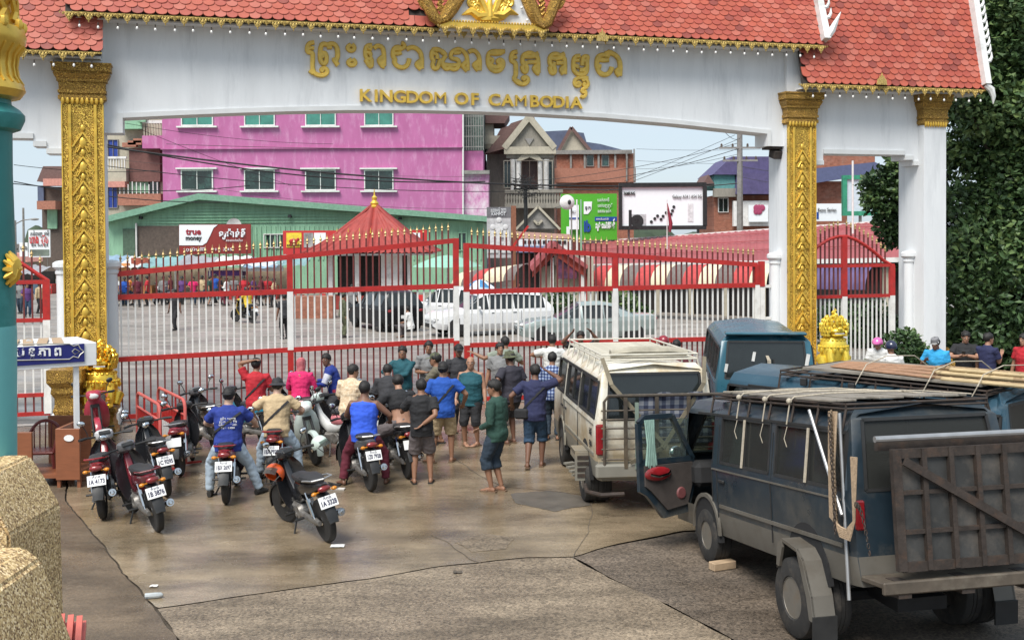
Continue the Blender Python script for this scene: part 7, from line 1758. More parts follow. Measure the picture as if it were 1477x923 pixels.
# --- people in the square beyond the gate
r, D = person('man in black walking across the wet road behind the left gate leaf', gpos(253, 476), R_(160), CL['black'], CL['black'], 'dark', 1.68, leg=1.9, lod=1, fl=(-.08, .15, 0), fr=(.08, -.12, 0), shoes='shoe')
r, D = person('man in dark clothes standing behind the middle post of the left gate leaf', gpos(411, 489), R_(30), CL['charcoal'], CL['black'], 'dark', 1.70, leg=1.9, lod=1, shoes='shoe')
r, D = person('soldier in camouflage standing in front of the black car', gpos(495, 487), R_(-60), CL['camo'], CL['camo'], 'brown', 1.68, leg=1.9, sleeve=1.0, lod=1, shoes='shoe', hat='cap', hat_col=CL['camo'])
r, D = person('person in a pale shirt sitting low beside the black car', gpos(592, 487), R_(70), CL['white'], CL['greyshort'], 'brown', 1.6, pelvis=(0, 0, .46), leg=1.9, lod=1, lean=10, fl=(-.12, .38, 0), fr=(.12, .38, 0), hl=(-.1, .35, .6), hr=(.1, .35, .6))
BIKES['yel'] = make_bike((364, 466), (326, 463), 'motorcycle with a yellow clad rider crossing the square beyond the gate', 'black', lean=0, shield='yellow')
rider('yel', 'rider in a yellow top on a motorcycle in the square beyond the gate', CL['yellow'], CL['black'], 'brown', 1.66, leg=1.9, sleeve=1.0, lod=1, lean=8, hl=(-.25, .45, 1.05), hr=(.25, .45, 1.05), hat='helmet', hat_col=M_BLK, fl=(-.18, .15, .25), fr=(.18, .15, .25), shoes='shoe')
make_bike((180, 440), (160, 438), 'motorcycle parked at the left end of the far crowd', 'black', lean=-4)
make_bike((246, 438), (222, 440), 'motorcycle parked among the far crowd behind the left gate leaf', 'silver', shield='black', lean=-4)
# distant crowd: a few figures modelled once, then copied one by one with their own clothes
protos = []
for k in range(4):
 o, D = person('distant crowd figure', (0, 0, 0), 0, CL['grey'], CL['jean'], ('brown', 'dark', 'tan', 'brown')[k], 1.64, leg=(1.9, 1.9, 1.0, 1.9)[k], sleeve=(.55, 1.0, .6, .6)[k], lod=2, shoes='shoe', girth=(1, 1.05, .95, 1.1)[k],
  hl=(None, (-.1, .25, 1.1), None, (-.3, .1, 1.0))[k], hr=((.2, .25, 1.1), None, None, (.1, .3, 1.2))[k], fl=(-.1, .05 * k, 0), fr=(.1, -.04 * k, 0), hat=(None, 'cap', None, 'bucket')[k], skirt=(k == 9))
 protos.append(o)
CN = [('white', 'white'), ('blue', 'bright blue'), ('orange', 'orange'), ('pink', 'pink'), ('purple', 'purple'), ('maroon', 'maroon'), ('grey', 'grey'), ('yellow', 'yellow'), ('black', 'black'), ('sky', 'sky blue'), ('green', 'dark green'), ('red', 'red'), ('tan', 'tan')]
crowd = [(168, 442, 0), (180, 441, 1), (188, 440, 2), (198, 443, 5), (213, 441, 11), (236, 440, 6), (246, 438, 5), (263, 439, 4), (279, 440, 3), (292, 438, 12), (303, 441, 10), (311, 437, 1), (318, 439, 8), (327, 441, 0), (338, 438, 6), (352, 440, 11), (366, 439, 4), (377, 441, 5), (386, 440, 11), (396, 443, 12), (40, 457, 4), (57, 452, 12), (66, 446, 0), (30, 452, 6), (508, 462, 6), (702, 452, 11), (748, 455, 5), (160, 446, 7)]
used = set()
for k, (u, v, ci) in enumerate(crowd):
 o = protos[k % 4] if k < 4 else copy_tree(protos[k % 4])
 p = gpos(u, v); o.location = p; o.rotation_euler = (0, 0, R_(rnd.choice((160, 200, 90, -90, 180, 30)) + rnd.uniform(-25, 25)))
 o.scale = (rnd.uniform(.92, 1.0),) * 3
 for ch in o.children:
  if ch.name.startswith('shirt'): remat(ch, [CL[CN[ci][0]]])
  if ch.name.startswith(('trousers', 'shorts')): remat(ch, [CL[rnd.choice(('jean', 'black', 'charcoal', 'maroon', 'denim'))]])
 u_ = 'behind the left side gate' if u < 75 else ('before the red roofed kiosk' if 480 < u < 560 else ('by the striped awnings' if u > 600 else 'under the far green hall awnings'))
 o['label'] = '%s in a %s top %s' % (('bareheaded person', 'person in a cap', 'bareheaded person in shorts', 'person in a brimmed hat')[k % 4], CN[ci][1], u_); o['group'] = 'distant crowd beyond the gate'
# ================================================================== the town beyond the gate
class Site:
 """a building or structure whose pieces are set out from its front distance; child coordinates are relative to its base"""
 def __init__(s, name, label, cat, u, Y, group=None):
  p = at(u, 350, Y); s.o = Vector((p.x, Y, 0)); s.Y = Y; s.root = thing(name, label, cat, s.o, 0, group)
 def p(s, u, v, dy=0.0): q = at(u, v, s.Y + dy); return q - s.o
 def box(s, name, u0, v0, u1, v1, m, d=.3, dy=0.0, parent=None, bev=0.0, ground_=False, mb=None):
  a, b = s.p(u0, v0, dy), s.p(u1, v1, dy); z0 = -s.o.z if ground_ else b.z
  M_ = (mb or MB()).box(((a.x + b.x) / 2, dy + d / 2, (a.z + z0) / 2), (abs(b.x - a.x), d, abs(a.z - z0)), bev=bev)
  return M_.build(name, m, parent or s.root, smooth=0) if mb is None else None
 def poly(s, name, pts, m, d=.3, dy=0.0, parent=None, mb=None, mi=0):
  P = [s.p(u, v, dy) for u, v in pts]; M_ = (mb or MB()).prism([(q.x, q.z) for q in P], dy, dy + d, mi=mi)
  return M_.build(name, m, parent or s.root, smooth=0) if mb is None else None
 def window(s, u0, v0, u1, v1, frame, glass, panes=2, hood=None, dy=0.0, name='window'):
  a, b = s.p(u0, v0, dy), s.p(u1, v1, dy); w, h = b.x - a.x, a.z - b.z; c = Vector(((a.x + b.x) / 2, dy, (a.z + b.z) / 2)); t = max(.06, w * .035)
  f = MB(); y = -.05
  f.box((c.x, y, a.z), (w + t, .14, t)); f.box((c.x, y, b.z), (w + t, .14, t)); f.box((a.x, y, c.z), (t, .135, h - t)); f.box((b.x, y, c.z), (t, .135, h - t))
  for k in range(1, panes): f.box((a.x + w * k / panes, y, c.z), (t * .6, .12, h - t))
  F_ = f.build(name, frame, s.root, smooth=0)
  MB().box((c.x, -.012, c.z), (w - t * .5, .02, h - t * .5)).build('pane', glass, F_, None, (0, dy, 0) if dy else None, smooth=0)
  if hood:
   MB().box((c.x, -.16, a.z + t * 1.6), (w * 1.32, .36, t * 1.3)).build('hood', hood, F_, smooth=0)
   MB().box((c.x, -.14, b.z - t * 1.5), (w * 1.3, .32, t * 1.4)).build('sill', hood, F_, smooth=0)
  return F_
M_PINK_ = mat('pink_render', (0.46, 0.14, 0.315), .85, col2=(0.39, 0.11, 0.26), scale=.5, dirt=(0.55, 0.27, 0.44), dirt_amt=.4, dirt_scale=.9, stretch=(2.2, 1, .7), bump=.1)
M_PINKS = mat('stained_pink_render', (0.52, 0.19, 0.38), .9, dirt=(0.66, 0.56, 0.62), dirt_amt=.75, dirt_scale=.8, stretch=(1.4, 1, .8))
M_GSHED = mat('pale_green_sheet', (0.24, 0.44, 0.29), .6, var=.18, scale=1.2, dirt=(0.15, 0.28, 0.19), dirt_amt=.35, stretch=(2.5, 1, .5))
M_GROOF = mat('green_roof_sheet', (0.17, 0.33, 0.23), .5, var=.2, dirt=(0.24, 0.36, 0.28), dirt_amt=.3)
M_BROWN = mat('dark_brown', (0.10, 0.075, 0.06), .75, var=.3)
M_GLG = mat('green_glass', (0.05, 0.22, 0.17), .12, var=.4, scale=.8, spec=.8); M_GLD = mat('dark_green_glass', (0.012, 0.03, 0.028), .1, var=.6, scale=1.0, spec=.8, dirt=(.05, .12, .10), dirt_amt=.35, dirt_scale=1.2)
M_CREAM = mat('cream_render', (0.44, 0.40, 0.315), .85, var=.12, dirt=(0.3, 0.28, 0.22), dirt_amt=.5, dirt_scale=.7)
M_BEIGE = mat('weathered_beige', (0.27, 0.25, 0.21), .85, var=.15, dirt=(0.16, 0.15, 0.13), dirt_amt=.5, dirt_scale=.8, stretch=(2, 1, .6))
M_GREYR = mat('grey_render', (0.26, 0.25, 0.235), .9, var=.2, dirt=(0.13, 0.12, 0.11), dirt_amt=.5, dirt_scale=.6)
M_BRICK = mat('raw_brick', (0.34, 0.135, 0.085), .9, var=.2, dirt=(0.40, 0.24, 0.18), dirt_amt=.4, dirt_scale=1.2)
def _brick(m, sc=1.0):
 t = m.node_tree; b = t.nodes['Principled BSDF']; tcn = t.nodes.new('ShaderNodeTexCoord'); mp_ = nd(t, 'ShaderNodeMapping', Rotation=(PI / 2, 0, 0)); bk_ = t.nodes.new('ShaderNodeTexBrick')
 bk_.inputs['Scale'].default_value = 2.2 * sc; bk_.inputs['Color1'].default_value = (1, 1, 1, 1); bk_.inputs['Color2'].default_value = (.72, .7, .7, 1); bk_.inputs['Mortar'].default_value = (.9, .95, 1, 1)
 t.links.new(tcn.outputs['Object'], mp_.inputs['Vector']); t.links.new(mp_.outputs['Vector'], bk_.inputs['Vector']); mm = t.nodes.new('ShaderNodeMix'); mm.data_type = 'RGBA'; mm.blend_type = 'MULTIPLY'; mm.inputs['Factor'].default_value = 1
 src = b.inputs['Base Color'].links[0].from_socket; t.links.new(src, mm.inputs['A']); t.links.new(bk_.outputs['Color'], mm.inputs['B']); t.links.new(mm.outputs['Result'], b.inputs['Base Color'])
_brick(M_BRICK)
M_BLUER = mat('blue_grey_roof', (0.085, 0.105, 0.17), .6, var=.2, scale=2); M_PURR = mat('violet_roof_tile', (0.085, 0.07, 0.17), .6, var=.25, scale=3)
M_MROOF = mat('maroon_roof', (0.15, 0.085, 0.075), .7, var=.2)
M_REDT = mat('red_sheet_roof', (0.32, 0.072, 0.076), .65, var=.15, scale=.6, dirt=(0.36, 0.13, 0.125), dirt_amt=.3, dirt_scale=.5, stretch=(1, .4, 1))
M_KRED = mat('kiosk_red_tile', (0.30, 0.04, 0.032), .6, var=.2, scale=3)
M_WP2 = mat('white_wall_paint', (0.68, 0.67, 0.65), .7, var=.08, dirt=(.4, .38, .35), dirt_amt=.35)
M_DARK = mat('interior_shade', (0.02, 0.017, 0.016), .9, var=.4)  # near-black that stands for the shade inside rooms and stalls
# ---- pink building
B = Site('apartment_block', 'large weathered pink building with white trimmed green glass windows', 'building', 460, 88)
B.box('wall', 232, 40, 668, 350, M_PINK_, 14, ground_=True)
for u0, u1 in ((262, 307), (353, 396), (441, 484), (526, 567)):
 B.window(u0, 246, u1, 274, M_WP2, M_GLD, 2, M_WP2); B.window(u0 + (0 if u0 < 300 else 0), 152, u1, 181, M_WP2, M_GLG, 2, M_WP2)
 MB().box((0, 0, 0), (.1, .12, 1)).build('drain_stain', M_PINKS, B.root, None, B.p((u0 + u1) / 2, 215, .02), smooth=0) if False else None
B.box('side_wall', 668, 218, 697, 248, M_PINK_, 13, .6, ground_=False); B.box('stained_wall', 668, 249, 705, 340, M_PINKS, 12, .3, ground_=True)
B.box('ledge', 666, 246, 706, 251, M_GREYR, 1.2, -.1)
gb = MB()
for k in range(9): gb.box((B.p(669 + k * 3.5, 190, .2).x, .2, B.p(669, 188, .2).z), (.05, .06, (B.p(0, 160).z - B.p(0, 218).z)))
for v in (168, 182, 197, 212): gb.box((B.p(683, v, .18).x, .18, B.p(683, v, .18).z), (1.6, .05, .06))
gb.build('window_grille', M_GREYR, B.root, smooth=0); B.box('grilled_bay', 668.5, 150, 697, 218, mat('bay_green', (0.09, 0.13, 0.11), .6, var=.5), 10, 1.2)
mbp = MB().tube([B.p(668, 100, -.12), B.p(668, 330, -.12)], .07, 6); mbp.build('drain_pipe', M_WP2, B.root)
MB().box((B.p(450, 214).x, -.1, B.p(450, 214).z), (B.p(668, 0).x - B.p(232, 0).x, .2, .08)).build('string_course', M_PINK_, B.root, smooth=0)
# ---- shuttered flats with balconies left of it
A = Site('apartment_block', 'narrow brown and cream balconied flats wedged left of the pink building', 'building', 190, 92)
A.box('wall', 150, 120, 236, 350, M_CREAM, 10, ground_=True)
A.box('brown_wall', 186, 214, 231, 262, mat('brown_brick_wall', (0.16, 0.075, 0.065), .9, var=.2), .6, -.6)
A.box('balcony_slab', 205, 196, 236, 214, M_PINK_, 1.5, -1.5); A.box('roof_strip', 172, 174, 205, 186, M_GSHED, 1, -1)
A.box('balcony_slab', 150, 244, 182, 262, M_CREAM, 1.2, -1.2); A.box('green_shutter', 183, 252, 214, 278, M_GSHED, .3, -.35)
A.box('balcony_slab', 170, 280, 232, 296, mat('clay_band', (.35, .15, .1), .8), 1.2, -1.2); A.box('awning', 155, 262, 180, 270, mat('salmon_sheet', (.55, .25, .2), .7), 1.2, -1.4)
for u in range(207, 236, 4): A.box('baluster', u, 178, u + 1.6, 196, M_CREAM, .1, -1.45)
for u in range(151, 182, 4): A.box('baluster', u, 228, u + 1.4, 244, M_WP2, .1, -1.15)
for u in range(172, 232, 6): A.box('baluster', u, 262 + (u % 5), u + 1.4, 281, M_WP2, .1, -1.15)
A.box('handrail', 150, 226, 182, 229, M_WP2, .2, -1.2); A.box('handrail', 205, 174, 236, 178, M_WP2, .25, -1.5); A.box('roof_coping', 197, 168, 210, 176, M_GSHED, .8, -1.8)
A.window(156, 202, 171, 228, M_GREYR, mat('blue_shutter', (.02, .05, .28), .4), 2); A.window(156, 270, 170, 300, M_GREYR, mat('blue_shutter', (.02, .05, .28), .4), 2)
A.window(216, 262, 230, 290, M_BROWN, M_GLD, 2, dy=-.1)
for k in range(3): A.box('tile_hip', 176 + 8 * k, 206 - 3 * k, 196 + 8 * k, 212 - 3 * k, mat('clay_band', (.35, .15, .1), .8), .6, -1.0)
# ---- green sheet metal hall
G = Site('market_hall', 'long pale green sheet metal hall with a low gable roof', 'building', 420, 76)
G.poly('gable_wall', [(152, 450), (152, 318), (286, 287), (697, 321), (697, 450)], M_GSHED, 12)
rp_ = [(144, 314), (286, 279), (703, 312), (703, 320), (286, 288), (148, 322)]
G.poly('roof', rp_, M_GROOF, 13.5, -.8)
rb = MB();
for k in range(58):
 u = 300 + k * 6.9
 if u > 694: break
 a, b = G.p(u, 326, -.04), G.p(u, 375, -.04); rb.box((a.x, -.03, (a.z + b.z) / 2), (.10, .06, a.z - b.z))
tag(rb.build('sheet_ribs', M_GSHED, G.root, smooth=0), kind='stuff')
lb_ = MB()
for k in range(8):
 v = 292 + k * 4.3; ul = max(196, 286 - (v - 287) * 4.2); ur = min(695, 286 + (v - 287) * 12)
 a, b = G.p(ul, v, -.05), G.p(ur, v, -.05); lb_.box(((a.x + b.x) / 2, -.05, a.z), (b.x - a.x, .1, .05))
tag(lb_.build('lap_boards', M_GSHED, G.root, smooth=0), kind='stuff')
G.box('dark_opening_panel', 196, 326, 288, 368, M_BROWN, .2, -.12); G.box('opening_post', 195, 322, 197.5, 372, M_WP2, .2, -.3); G.box('door_leaf', 177, 330, 195, 372, mat('dull_green_door', (.07, .12, .08), .7, var=.3), .2, -.15)  # first box: dark panel painted for the shade of the open bay
G.window(381, 338, 410, 357, M_WP2, M_GLD, 3); G.window(661, 336, 673, 361, M_GSHED, M_GLD, 1)
for u, v in ((203, 316), (418, 314), (577, 317)): MB().lathe([(.001, .2), (.12, .2), (.16, 0), (.001, 0)], 8).build('wall_lamp', M_BLK, G.root, None, G.p(u, v, -.3))
# ---- signs
def board(name, label, cat, u0, v0, u1, v1, Y, m, d=.15, group=None):
 s = Site(name, label, cat, (u0 + u1) / 2, Y, group); s.box('panel', u0, v0, u1, v1, m, d); return s
MRW = mat('sign_maroon', (0.24, 0.025, 0.02), .5, var=.05); MSW = mat('sign_white', (0.76, 0.79, 0.81), .5, var=.03); MSR = mat('sign_red', (0.5, 0.03, 0.03), .5, var=.05); MTXT = mat('sign_black', (0.02, 0.02, 0.02), .5)
T_ = board('shop_sign', 'maroon and white money transfer sign on the green hall', 'sign', 258, 324, 362, 366, 73, MRW)
T_.poly('white_field', [(258.5, 324.5), (314, 324.5), (308, 329), (303, 340), (298, 350), (292, 354), (258.5, 354)], MSW, .03, -.035)
def txt(S_, s, u, v, size, m, dy=-.06, w=None, bold=0.0):
 return lettering(s, size, m, S_.root, S_.p(u, v, dy) , depth=.012, bold=bold, width=w)
sx = lambda S_, a: a * S_.Y / F
txt(T_, 'true', 279, 334.5, 0.58, mat('true_red', (.3, .015, .03), .5), w=sx(T_, 22), bold=.02); txt(T_, 'money', 279, 343.5, .42, MTXT, w=sx(T_, 23), bold=.012)
txt(T_, 'ទ្រូម៉ាន់នី'.replace('្', ''), 335, 338, .6, MSW, w=sx(T_, 38), bold=.015); txt(T_, 'ផ្ទេរប្រាក់រហ័ស'.replace('្', ''), 338, 347, .2, MSW, w=sx(T_, 24)); txt(T_, 'ហ្វារ៉ា ធីវី   012 345', 300, 360, .24, MSW, w=sx(T_, 70))
MB().lathe([(.001, .1), (.3, .04), (.52, -.1), (.3, .0), (.001, .06)], 18, axis='Y').build('satellite_dish', M_WP2, G.root, None, G.p(338, 326, -1.2))
T2 = board('shop_sign', 'red restaurant sign with yellow and white food pictures behind the kiosk', 'sign', 408, 333, 616, 366, 71, MSR)
T2.box('picture_panel', 413, 336, 435, 357, mat('sign_yellow', (.75, .55, .04), .5), .03, -.035); T2.box('picture_panel', 438, 336, 452, 357, mat('grey_photo', (.35, .33, .32), .5, var=.6, scale=1.5), .03, -.035); T2.box('picture_panel', 453, 336, 470, 357, MSW, .03, -.035); T2.box('picture_panel', 586, 336, 606, 349, MSW, .03, -.035)
ox = MB(); P0 = T2.p(423, 348, -.06)
ox.ball(P0, (.28, .03, .17), 8, 5); ox.ball(P0 + Vector((.3, 0, .12)), (.1, .03, .1), 7, 5)
for k in (-.2, -.1, .1, .2): ox.box(P0 + Vector((k, 0, -.22)), (.05, .03, .2))
ox.build('printed_animal', mat('print_red', (.4, .02, .02), .5), T2.root); txt(T2, 'សាច់គោ អាំង', 424, 354, .25, MTXT, w=sx(T2, 20)); MB().ball((0, 0, 0), (.3, .03, .13), 8, 5).build('printed_animal', MTXT, T2.root, None, T2.p(597, 342, -.06))
# ---- far left street: sign, poles, houses
LS = board('street_sign', 'white roadside sign with red Khmer lettering seen left of the gold pillar', 'sign', 41, 332, 72.5, 371, 95, MSW)
txt(LS, 'ភ្នំពេញ ថ្មី'.replace('្', ''), 57, 337.5, .5, MTXT, w=sx(LS, 27)); txt(LS, 'ហាង ស៊ុប', 56, 346.5, .9, MSR, w=sx(LS, 27), bold=.02); txt(LS, 'ទឹក កក 24', 57, 354, .35, MTXT, w=sx(LS, 24)); LS.box('green_band', 43, 360, 71, 369, mat('sign_scene', (.14, .17, .14), .6, var=.6, scale=1), .03, -.035)
for u in (46, 68): LS.box('post', u, 371, u + 1.5, 440, M_GREYR, .12, .04, ground_=True)
LS2 = board('street_sign', 'smaller pale roadside sign with faded lettering at the far left', 'sign', 28, 350, 40, 370, 100, MSW); txt(LS2, 'ហាង', 34, 358, .5, MTXT, w=sx(LS2, 10)); LS2.box('post', 33, 370, 35, 440, M_GREYR, .12, .04, ground_=True)
H1 = Site('house', 'far dark clay roofed house with green shutters just left of the gold pillar', 'house', 70, 105); H1.box('wall', 60, 270, 100, 340, M_BROWN, 8, ground_=True); H1.poly('roof', [(53, 262), (62, 240), (110, 240), (110, 266)], M_MROOF, 8, -.6)
H1.box('blue_wall', 54, 268, 63, 290, M_BLUER, 2, -.3); H1.box('balcony', 53, 290, 80, 302, mat('clay_band', (.35, .15, .1), .8), 1.5, -1.5); H1.box('shutter', 68, 302, 82, 330, M_GSHED, .2, -.3); H1.box('pink_wall', 62, 258, 90, 268, mat('salmon_sheet', (.55, .25, .2), .7), 1, -1)
H2 = Site('house', 'pale low shop house at the end of the far left street', 'house', 20, 120); H2.box('wall', -60, 376, 36, 400, M_CREAM, 8, ground_=True); H2.poly('roof', [(-70, 378), (-60, 366), (30, 366), (40, 378)], mat('salmon_sheet', (.55, .25, .2), .7), 8, -.6)
def pole(label, u, v0, Y, r=.14, arms=(), lamp=False, name='utility_pole', m=None, lean=0):
 p = at(u, v0, Y); t = thing(name, label, 'pole', (p.x, Y, 0)); mm = m or M_GREYR
 MB().lathe([(r * 1.3, 0), (r, p.z)], 9).build('shaft', mm, t)
 for z, w in arms: MB().box((0, -.1, p.z - z), (w, .12, .12)).build('crossarm', mm, t, smooth=0); [MB().lathe([(.05, 0), (.09, .05), (.05, .1), (.08, .15), (.02, .22)], 7, (x * w * .45, -.1, p.z - z + .06)).build('insulator', M_BROWN, t) for x in (-1, -.4, .4, 1)]
 if lamp:
  MB().tube([(0, 0, p.z - .3), (.6, 0, p.z), (1.4, 0, p.z + .1)], .05, 6).build('lamp_arm', mm, t); MB().ball((1.6, 0, p.z + .08), (.4, .15, .1), 8, 5).build('lamp_head', M_GREYR, t)
 return t
pole('thin pole rising beside the far left street, the taller one', 33.5, 300, 98, .09); pole('short street lamp pole at the far left street', 22, 318, 92, .08, lamp=True, name='street_lamp')
pole('concrete utility pole with crossarms right of the white billboard', 1067, 193, 70, .17, ((.9, 2.6), (1.7, 2.2)))
pole('steel pole before the villa carrying a tangle of cables', 758, 262, 74, .12, ((.5, 1.6),), m=M_BLK)
# lamp under the left beam: small dome light
dl = at(18, 211, 30); d_ = MB().lathe([(.001, .1), (.06, .1), (.12, .05), (.2, 0), (.001, -.03)], 12); tag(d_.build('pendant_lamp', M_BLK, None, None, dl), 'dark dome lamp on a bracket in front of the stepped left beam', 'lamp') if False else None
# ---- villa
V = Site('villa', 'grey beige villa with stacked gabled porches and a balustrade, right of the pink building', 'villa', 755, 92)
V.box('wall', 702, 215, 800, 340, M_BEIGE, 10, 2.5, ground_=True)
V.poly('roof', [(702, 222), (722, 186), (770, 168), (792, 222)], M_MROOF, 8, 2.2)
V.poly('roof', [(699, 222), (737, 178), (762, 170), (727, 215)], M_MROOF, 1.5, .6); V.poly('gable', [(729, 212), (763, 172), (798, 212)], M_BEIGE, 1.2, .4);
for a, b in (((727, 214), (763, 169)), ((763, 169), (800, 214))):
 q0, q1 = V.p(*a, .2), V.p(*b, .2); MB().bar(q0, q1, .5, .32, up=(0, 1, 0)).build('gable_moulding', M_CREAM, V.root, smooth=0)
V.box('entablature', 727, 212, 802, 222, M_CREAM, 1.8, .1); V.box('entablature', 730, 222, 799, 228, M_BEIGE, 1.5, .4); V.poly('arch_head', [(745, 232), (752, 224), (764, 221), (776, 224), (783, 232), (776, 232), (764, 227), (752, 232)], M_CREAM, .3, .3)
V.poly('gable_crest', [(757, 200), (770, 200), (763.5, 210)], M_GREYR, .1, .3)
for u in (740, 748, 779, 788): mbc = MB().lathe([(.25, V.p(u, 278, .6).z), (.2, V.p(u, 270, .6).z), (.2, V.p(u, 236, .6).z), (.28, V.p(u, 230, .6).z)], 10, (V.p(u, 250, .6).x, .6, 0)); mbc.build('column', M_WP2, V.root)
V.window(727, 234, 737, 272, M_BEIGE, M_GLD, 2, dy=1.6); V.window(752, 234, 775, 276, M_BROWN, mat('brown_door_glass', (.09, .04, .03), .4), 2, dy=1.6); V.window(783, 234, 796, 276, M_BEIGE, M_GLD, 2, dy=1.6)
V.box('balcony_slab', 728, 294, 812, 300, M_BEIGE, 2.5, -.2); V.box('handrail', 728, 274, 812, 278, M_BEIGE, .35, -.2)
for k in range(21): u = 730 + k * 3.95; MB().lathe([(.11, 0), (.07, .25), (.13, .5), (.06, .8), (.10, .95)], 6, V.p(u, 294, -.05)).build('baluster', M_BEIGE, V.root)
V.poly('lower_gable', [(746, 330), (776, 300), (806, 330)], M_GREYR, .8, -.6)
for a, b in (((744, 331), (776, 298)), ((776, 298), (808, 331)), ((770, 318), (776, 324)), ((782, 318), (776, 324))): MB().bar(V.p(*a, -.75), V.p(*b, -.75), .18, .25, up=(0, 1, 0)).build('gable_moulding', M_CREAM, V.root, smooth=0)
V.box('side_wing', 696, 165, 712, 215, M_CREAM, 6, 4); V.poly('side_roof', [(692, 178), (702, 160), (735, 166), (728, 178)], M_MROOF, 5, 3.5)
V.box('balcony_rail', 697, 196, 726, 208, M_CREAM, .3, 1.9)
# ---- brick buildings with blue roofs
K = Site('brick_building', 'unfinished red brick building below a cream gabled house with a blue roof', 'building', 855, 104)
K.box('brick_wall', 803, 222, 914, 300, M_BRICK, 8, ground_=True); K.box('parapet', 800, 243, 917, 263, mat('clay_parapet', (.36, .16, .11), .9, var=.15), .5, -.6); K.box('slab', 800, 217, 912, 222, M_GREYR, 6, -.4)
for u in (822, 842, 862, 886, 903): K.box('pillar', u, 222, u + 3, 262, M_GREYR, .3, -.25)
for u in (903, 914): K.box('starter_column', u, 215 if u > 905 else 219, u + 2, 262, M_GREYR, .3, -.9)
for u0 in (846, 868): K.window(u0, 224, u0 + 10, 240, M_GREYR, M_GLD, 1)
K.poly('cream_gable', [(806, 219), (824, 187), (851, 219)], M_CREAM, 6, .6)
for a, b in (((804, 221), (824, 184)), ((824, 184), (855, 222))): MB().bar(K.p(*a, .3), K.p(*b, .3), .3, .18, up=(0, 1, 0)).build('barge', M_MROOF, K.root, smooth=0)
K.poly('blue_roof', [(783, 190), (822, 188), (850, 219), (848, 219), (790, 219)], M_BLUER, 6, 1.4); K.poly('blue_roof', [(826, 190), (842, 192), (846, 205), (866, 208), (900, 217), (900, 221), (850, 221)], M_BLUER, 5, 1.0)
# ---- billboards
GB = board('billboard', 'bright green bank billboard with white and blue lettering', 'billboard', 809, 280, 890, 346, 68, mat('billboard_green', (0.07, 0.36, 0.02), .5, var=.05))
MBL = mat('bank_blue', (0.01, 0.06, 0.3), .5)
GB.box('blue_band', 858, 313, 890, 319, MBL, .03, -.035); GB.poly('shield', [(842, 291), (854, 291), (853, 303), (848, 309), (842, 309)], MSW, .03, -.035); txt(GB, 'ទុក', 848, 300, .3, MTXT, w=sx(GB, 8))
txt(GB, 'ib', 847, 327, .95, MBL, w=sx(GB, 10), bold=.04); txt(GB, 'សូមស្វាគមន៍'.replace('្', ''), 873, 325, .62, MSW, w=sx(GB, 28), bold=.02)
for v, w, s in ((289, 17, 'ប្រាក់កម្ចី'), (297, 21, 'ប្រាក់បញ្ញើ'), (305, 19, 'ធនាគារ ចល័ត')): txt(GB, s.replace('្', ''), 871 + (v - 297) * .1, v, .26, MSW, w=sx(GB, w))
txt(GB, 'www.ib.com.kh', 869, 316, .2, MSW, w=sx(GB, 18)); GB.box('white_panel', 821, 296, 835, 331, MSW, .06, -.3); GB.box('panel_band', 821, 314, 835, 316, MBL, .03, -.34); txt(GB, 'ABC 24', 828, 306, .2, MTXT, dy=-.36, w=sx(GB, 9)); GB.box('white_panel', 817, 327, 822, 345, MSW, .03, -.04)
for u in (816, 884): GB.box('leg', u, 346, u + 2, 420, M_GREYR, .2, .2, ground_=True)
WB_ = board('billboard', 'white phone billboard in a black frame with black camera dots', 'billboard', 897, 269, 1015, 327, 66, MSW)
f = MB()
for u0, v0, u1, v1 in ((893, 264, 1019, 269.5), (893, 326, 1019, 331), (893, 269.5, 897.5, 326), (1014, 269.5, 1020, 326)): WB_.box('', u0, v0, u1, v1, None, .4, -.15, mb=f)
f.build('frame', M_BLK, WB_.root, smooth=0)
for c_, (u, v) in enumerate(((939.5, 320), (944.5, 315.5), (948.5, 311.5), (953.5, 316.5), (956.5, 312), (961, 307), (968, 309), (970, 304), (972, 298.5))): MB().lathe([(.001, 0), (.09, 0), (.09, .03), (.001, .03)], 12, axis='Y').build('camera_dot', MTXT, WB_.root, None, WB_.p(u, v, -.05))
txt(WB_, 'Galaxy A34 | A54 5G', 991, 284, .28, MTXT, w=sx(WB_, 42)); txt(WB_, 'SAMSUNG', 908, 279.5, .26, MTXT, w=sx(WB_, 16), bold=.01)
txt(WB_, 'iF', 918.5, 319, .35, MTXT, w=sx(WB_, 5)); MB().lathe([(.34, 0), (.38, 0), (.38, .02), (.34, .02)], 20, axis='Y').build('printed_ring', MTXT, WB_.root, None, WB_.p(919, 319, -.05)); WB_.box('printed_box', 911, 309, 932, 327, mat('grey_print', (.45, .45, .46), .5), .012, -.014)
WB_.box('faint_phone', 992, 294, 1000, 320, mat('faint_print', (.62, .62, .63), .5), .02, -.025)
for u in (906, 1006): WB_.box('leg', u, 331, u + 3, 420, M_GREYR, .3, .3, ground_=True)
MB().tube([WB_.p(909, 303, -1), WB_.p(909, 331, -1)], .1, 6).build('black_post', M_BLK, WB_.root)
# folded flag
fp = at(962, 288, 60); FL = thing('flag', 'dark red flag hanging limp on a thin pole before the white billboard', 'flag', (fp.x, 60, 0)); MB().lathe([(.035, 0), (.025, fp.z)], 7).build('pole', M_WP2, FL)
fl_ = MB().tube([(0.02, 0, fp.z - .2), (.10, 0, fp.z - .7), (.2, 0, fp.z - 1.3), (.14, 0, fp.z - 1.75)], [.04, .14, .24, .16], 9, flat=.45); fl_.build('cloth', mat('flag_cloth', (.28, .02, .04), .9, dirt=(.03, .03, .05), dirt_amt=.5, dirt_scale=1.2), FL)
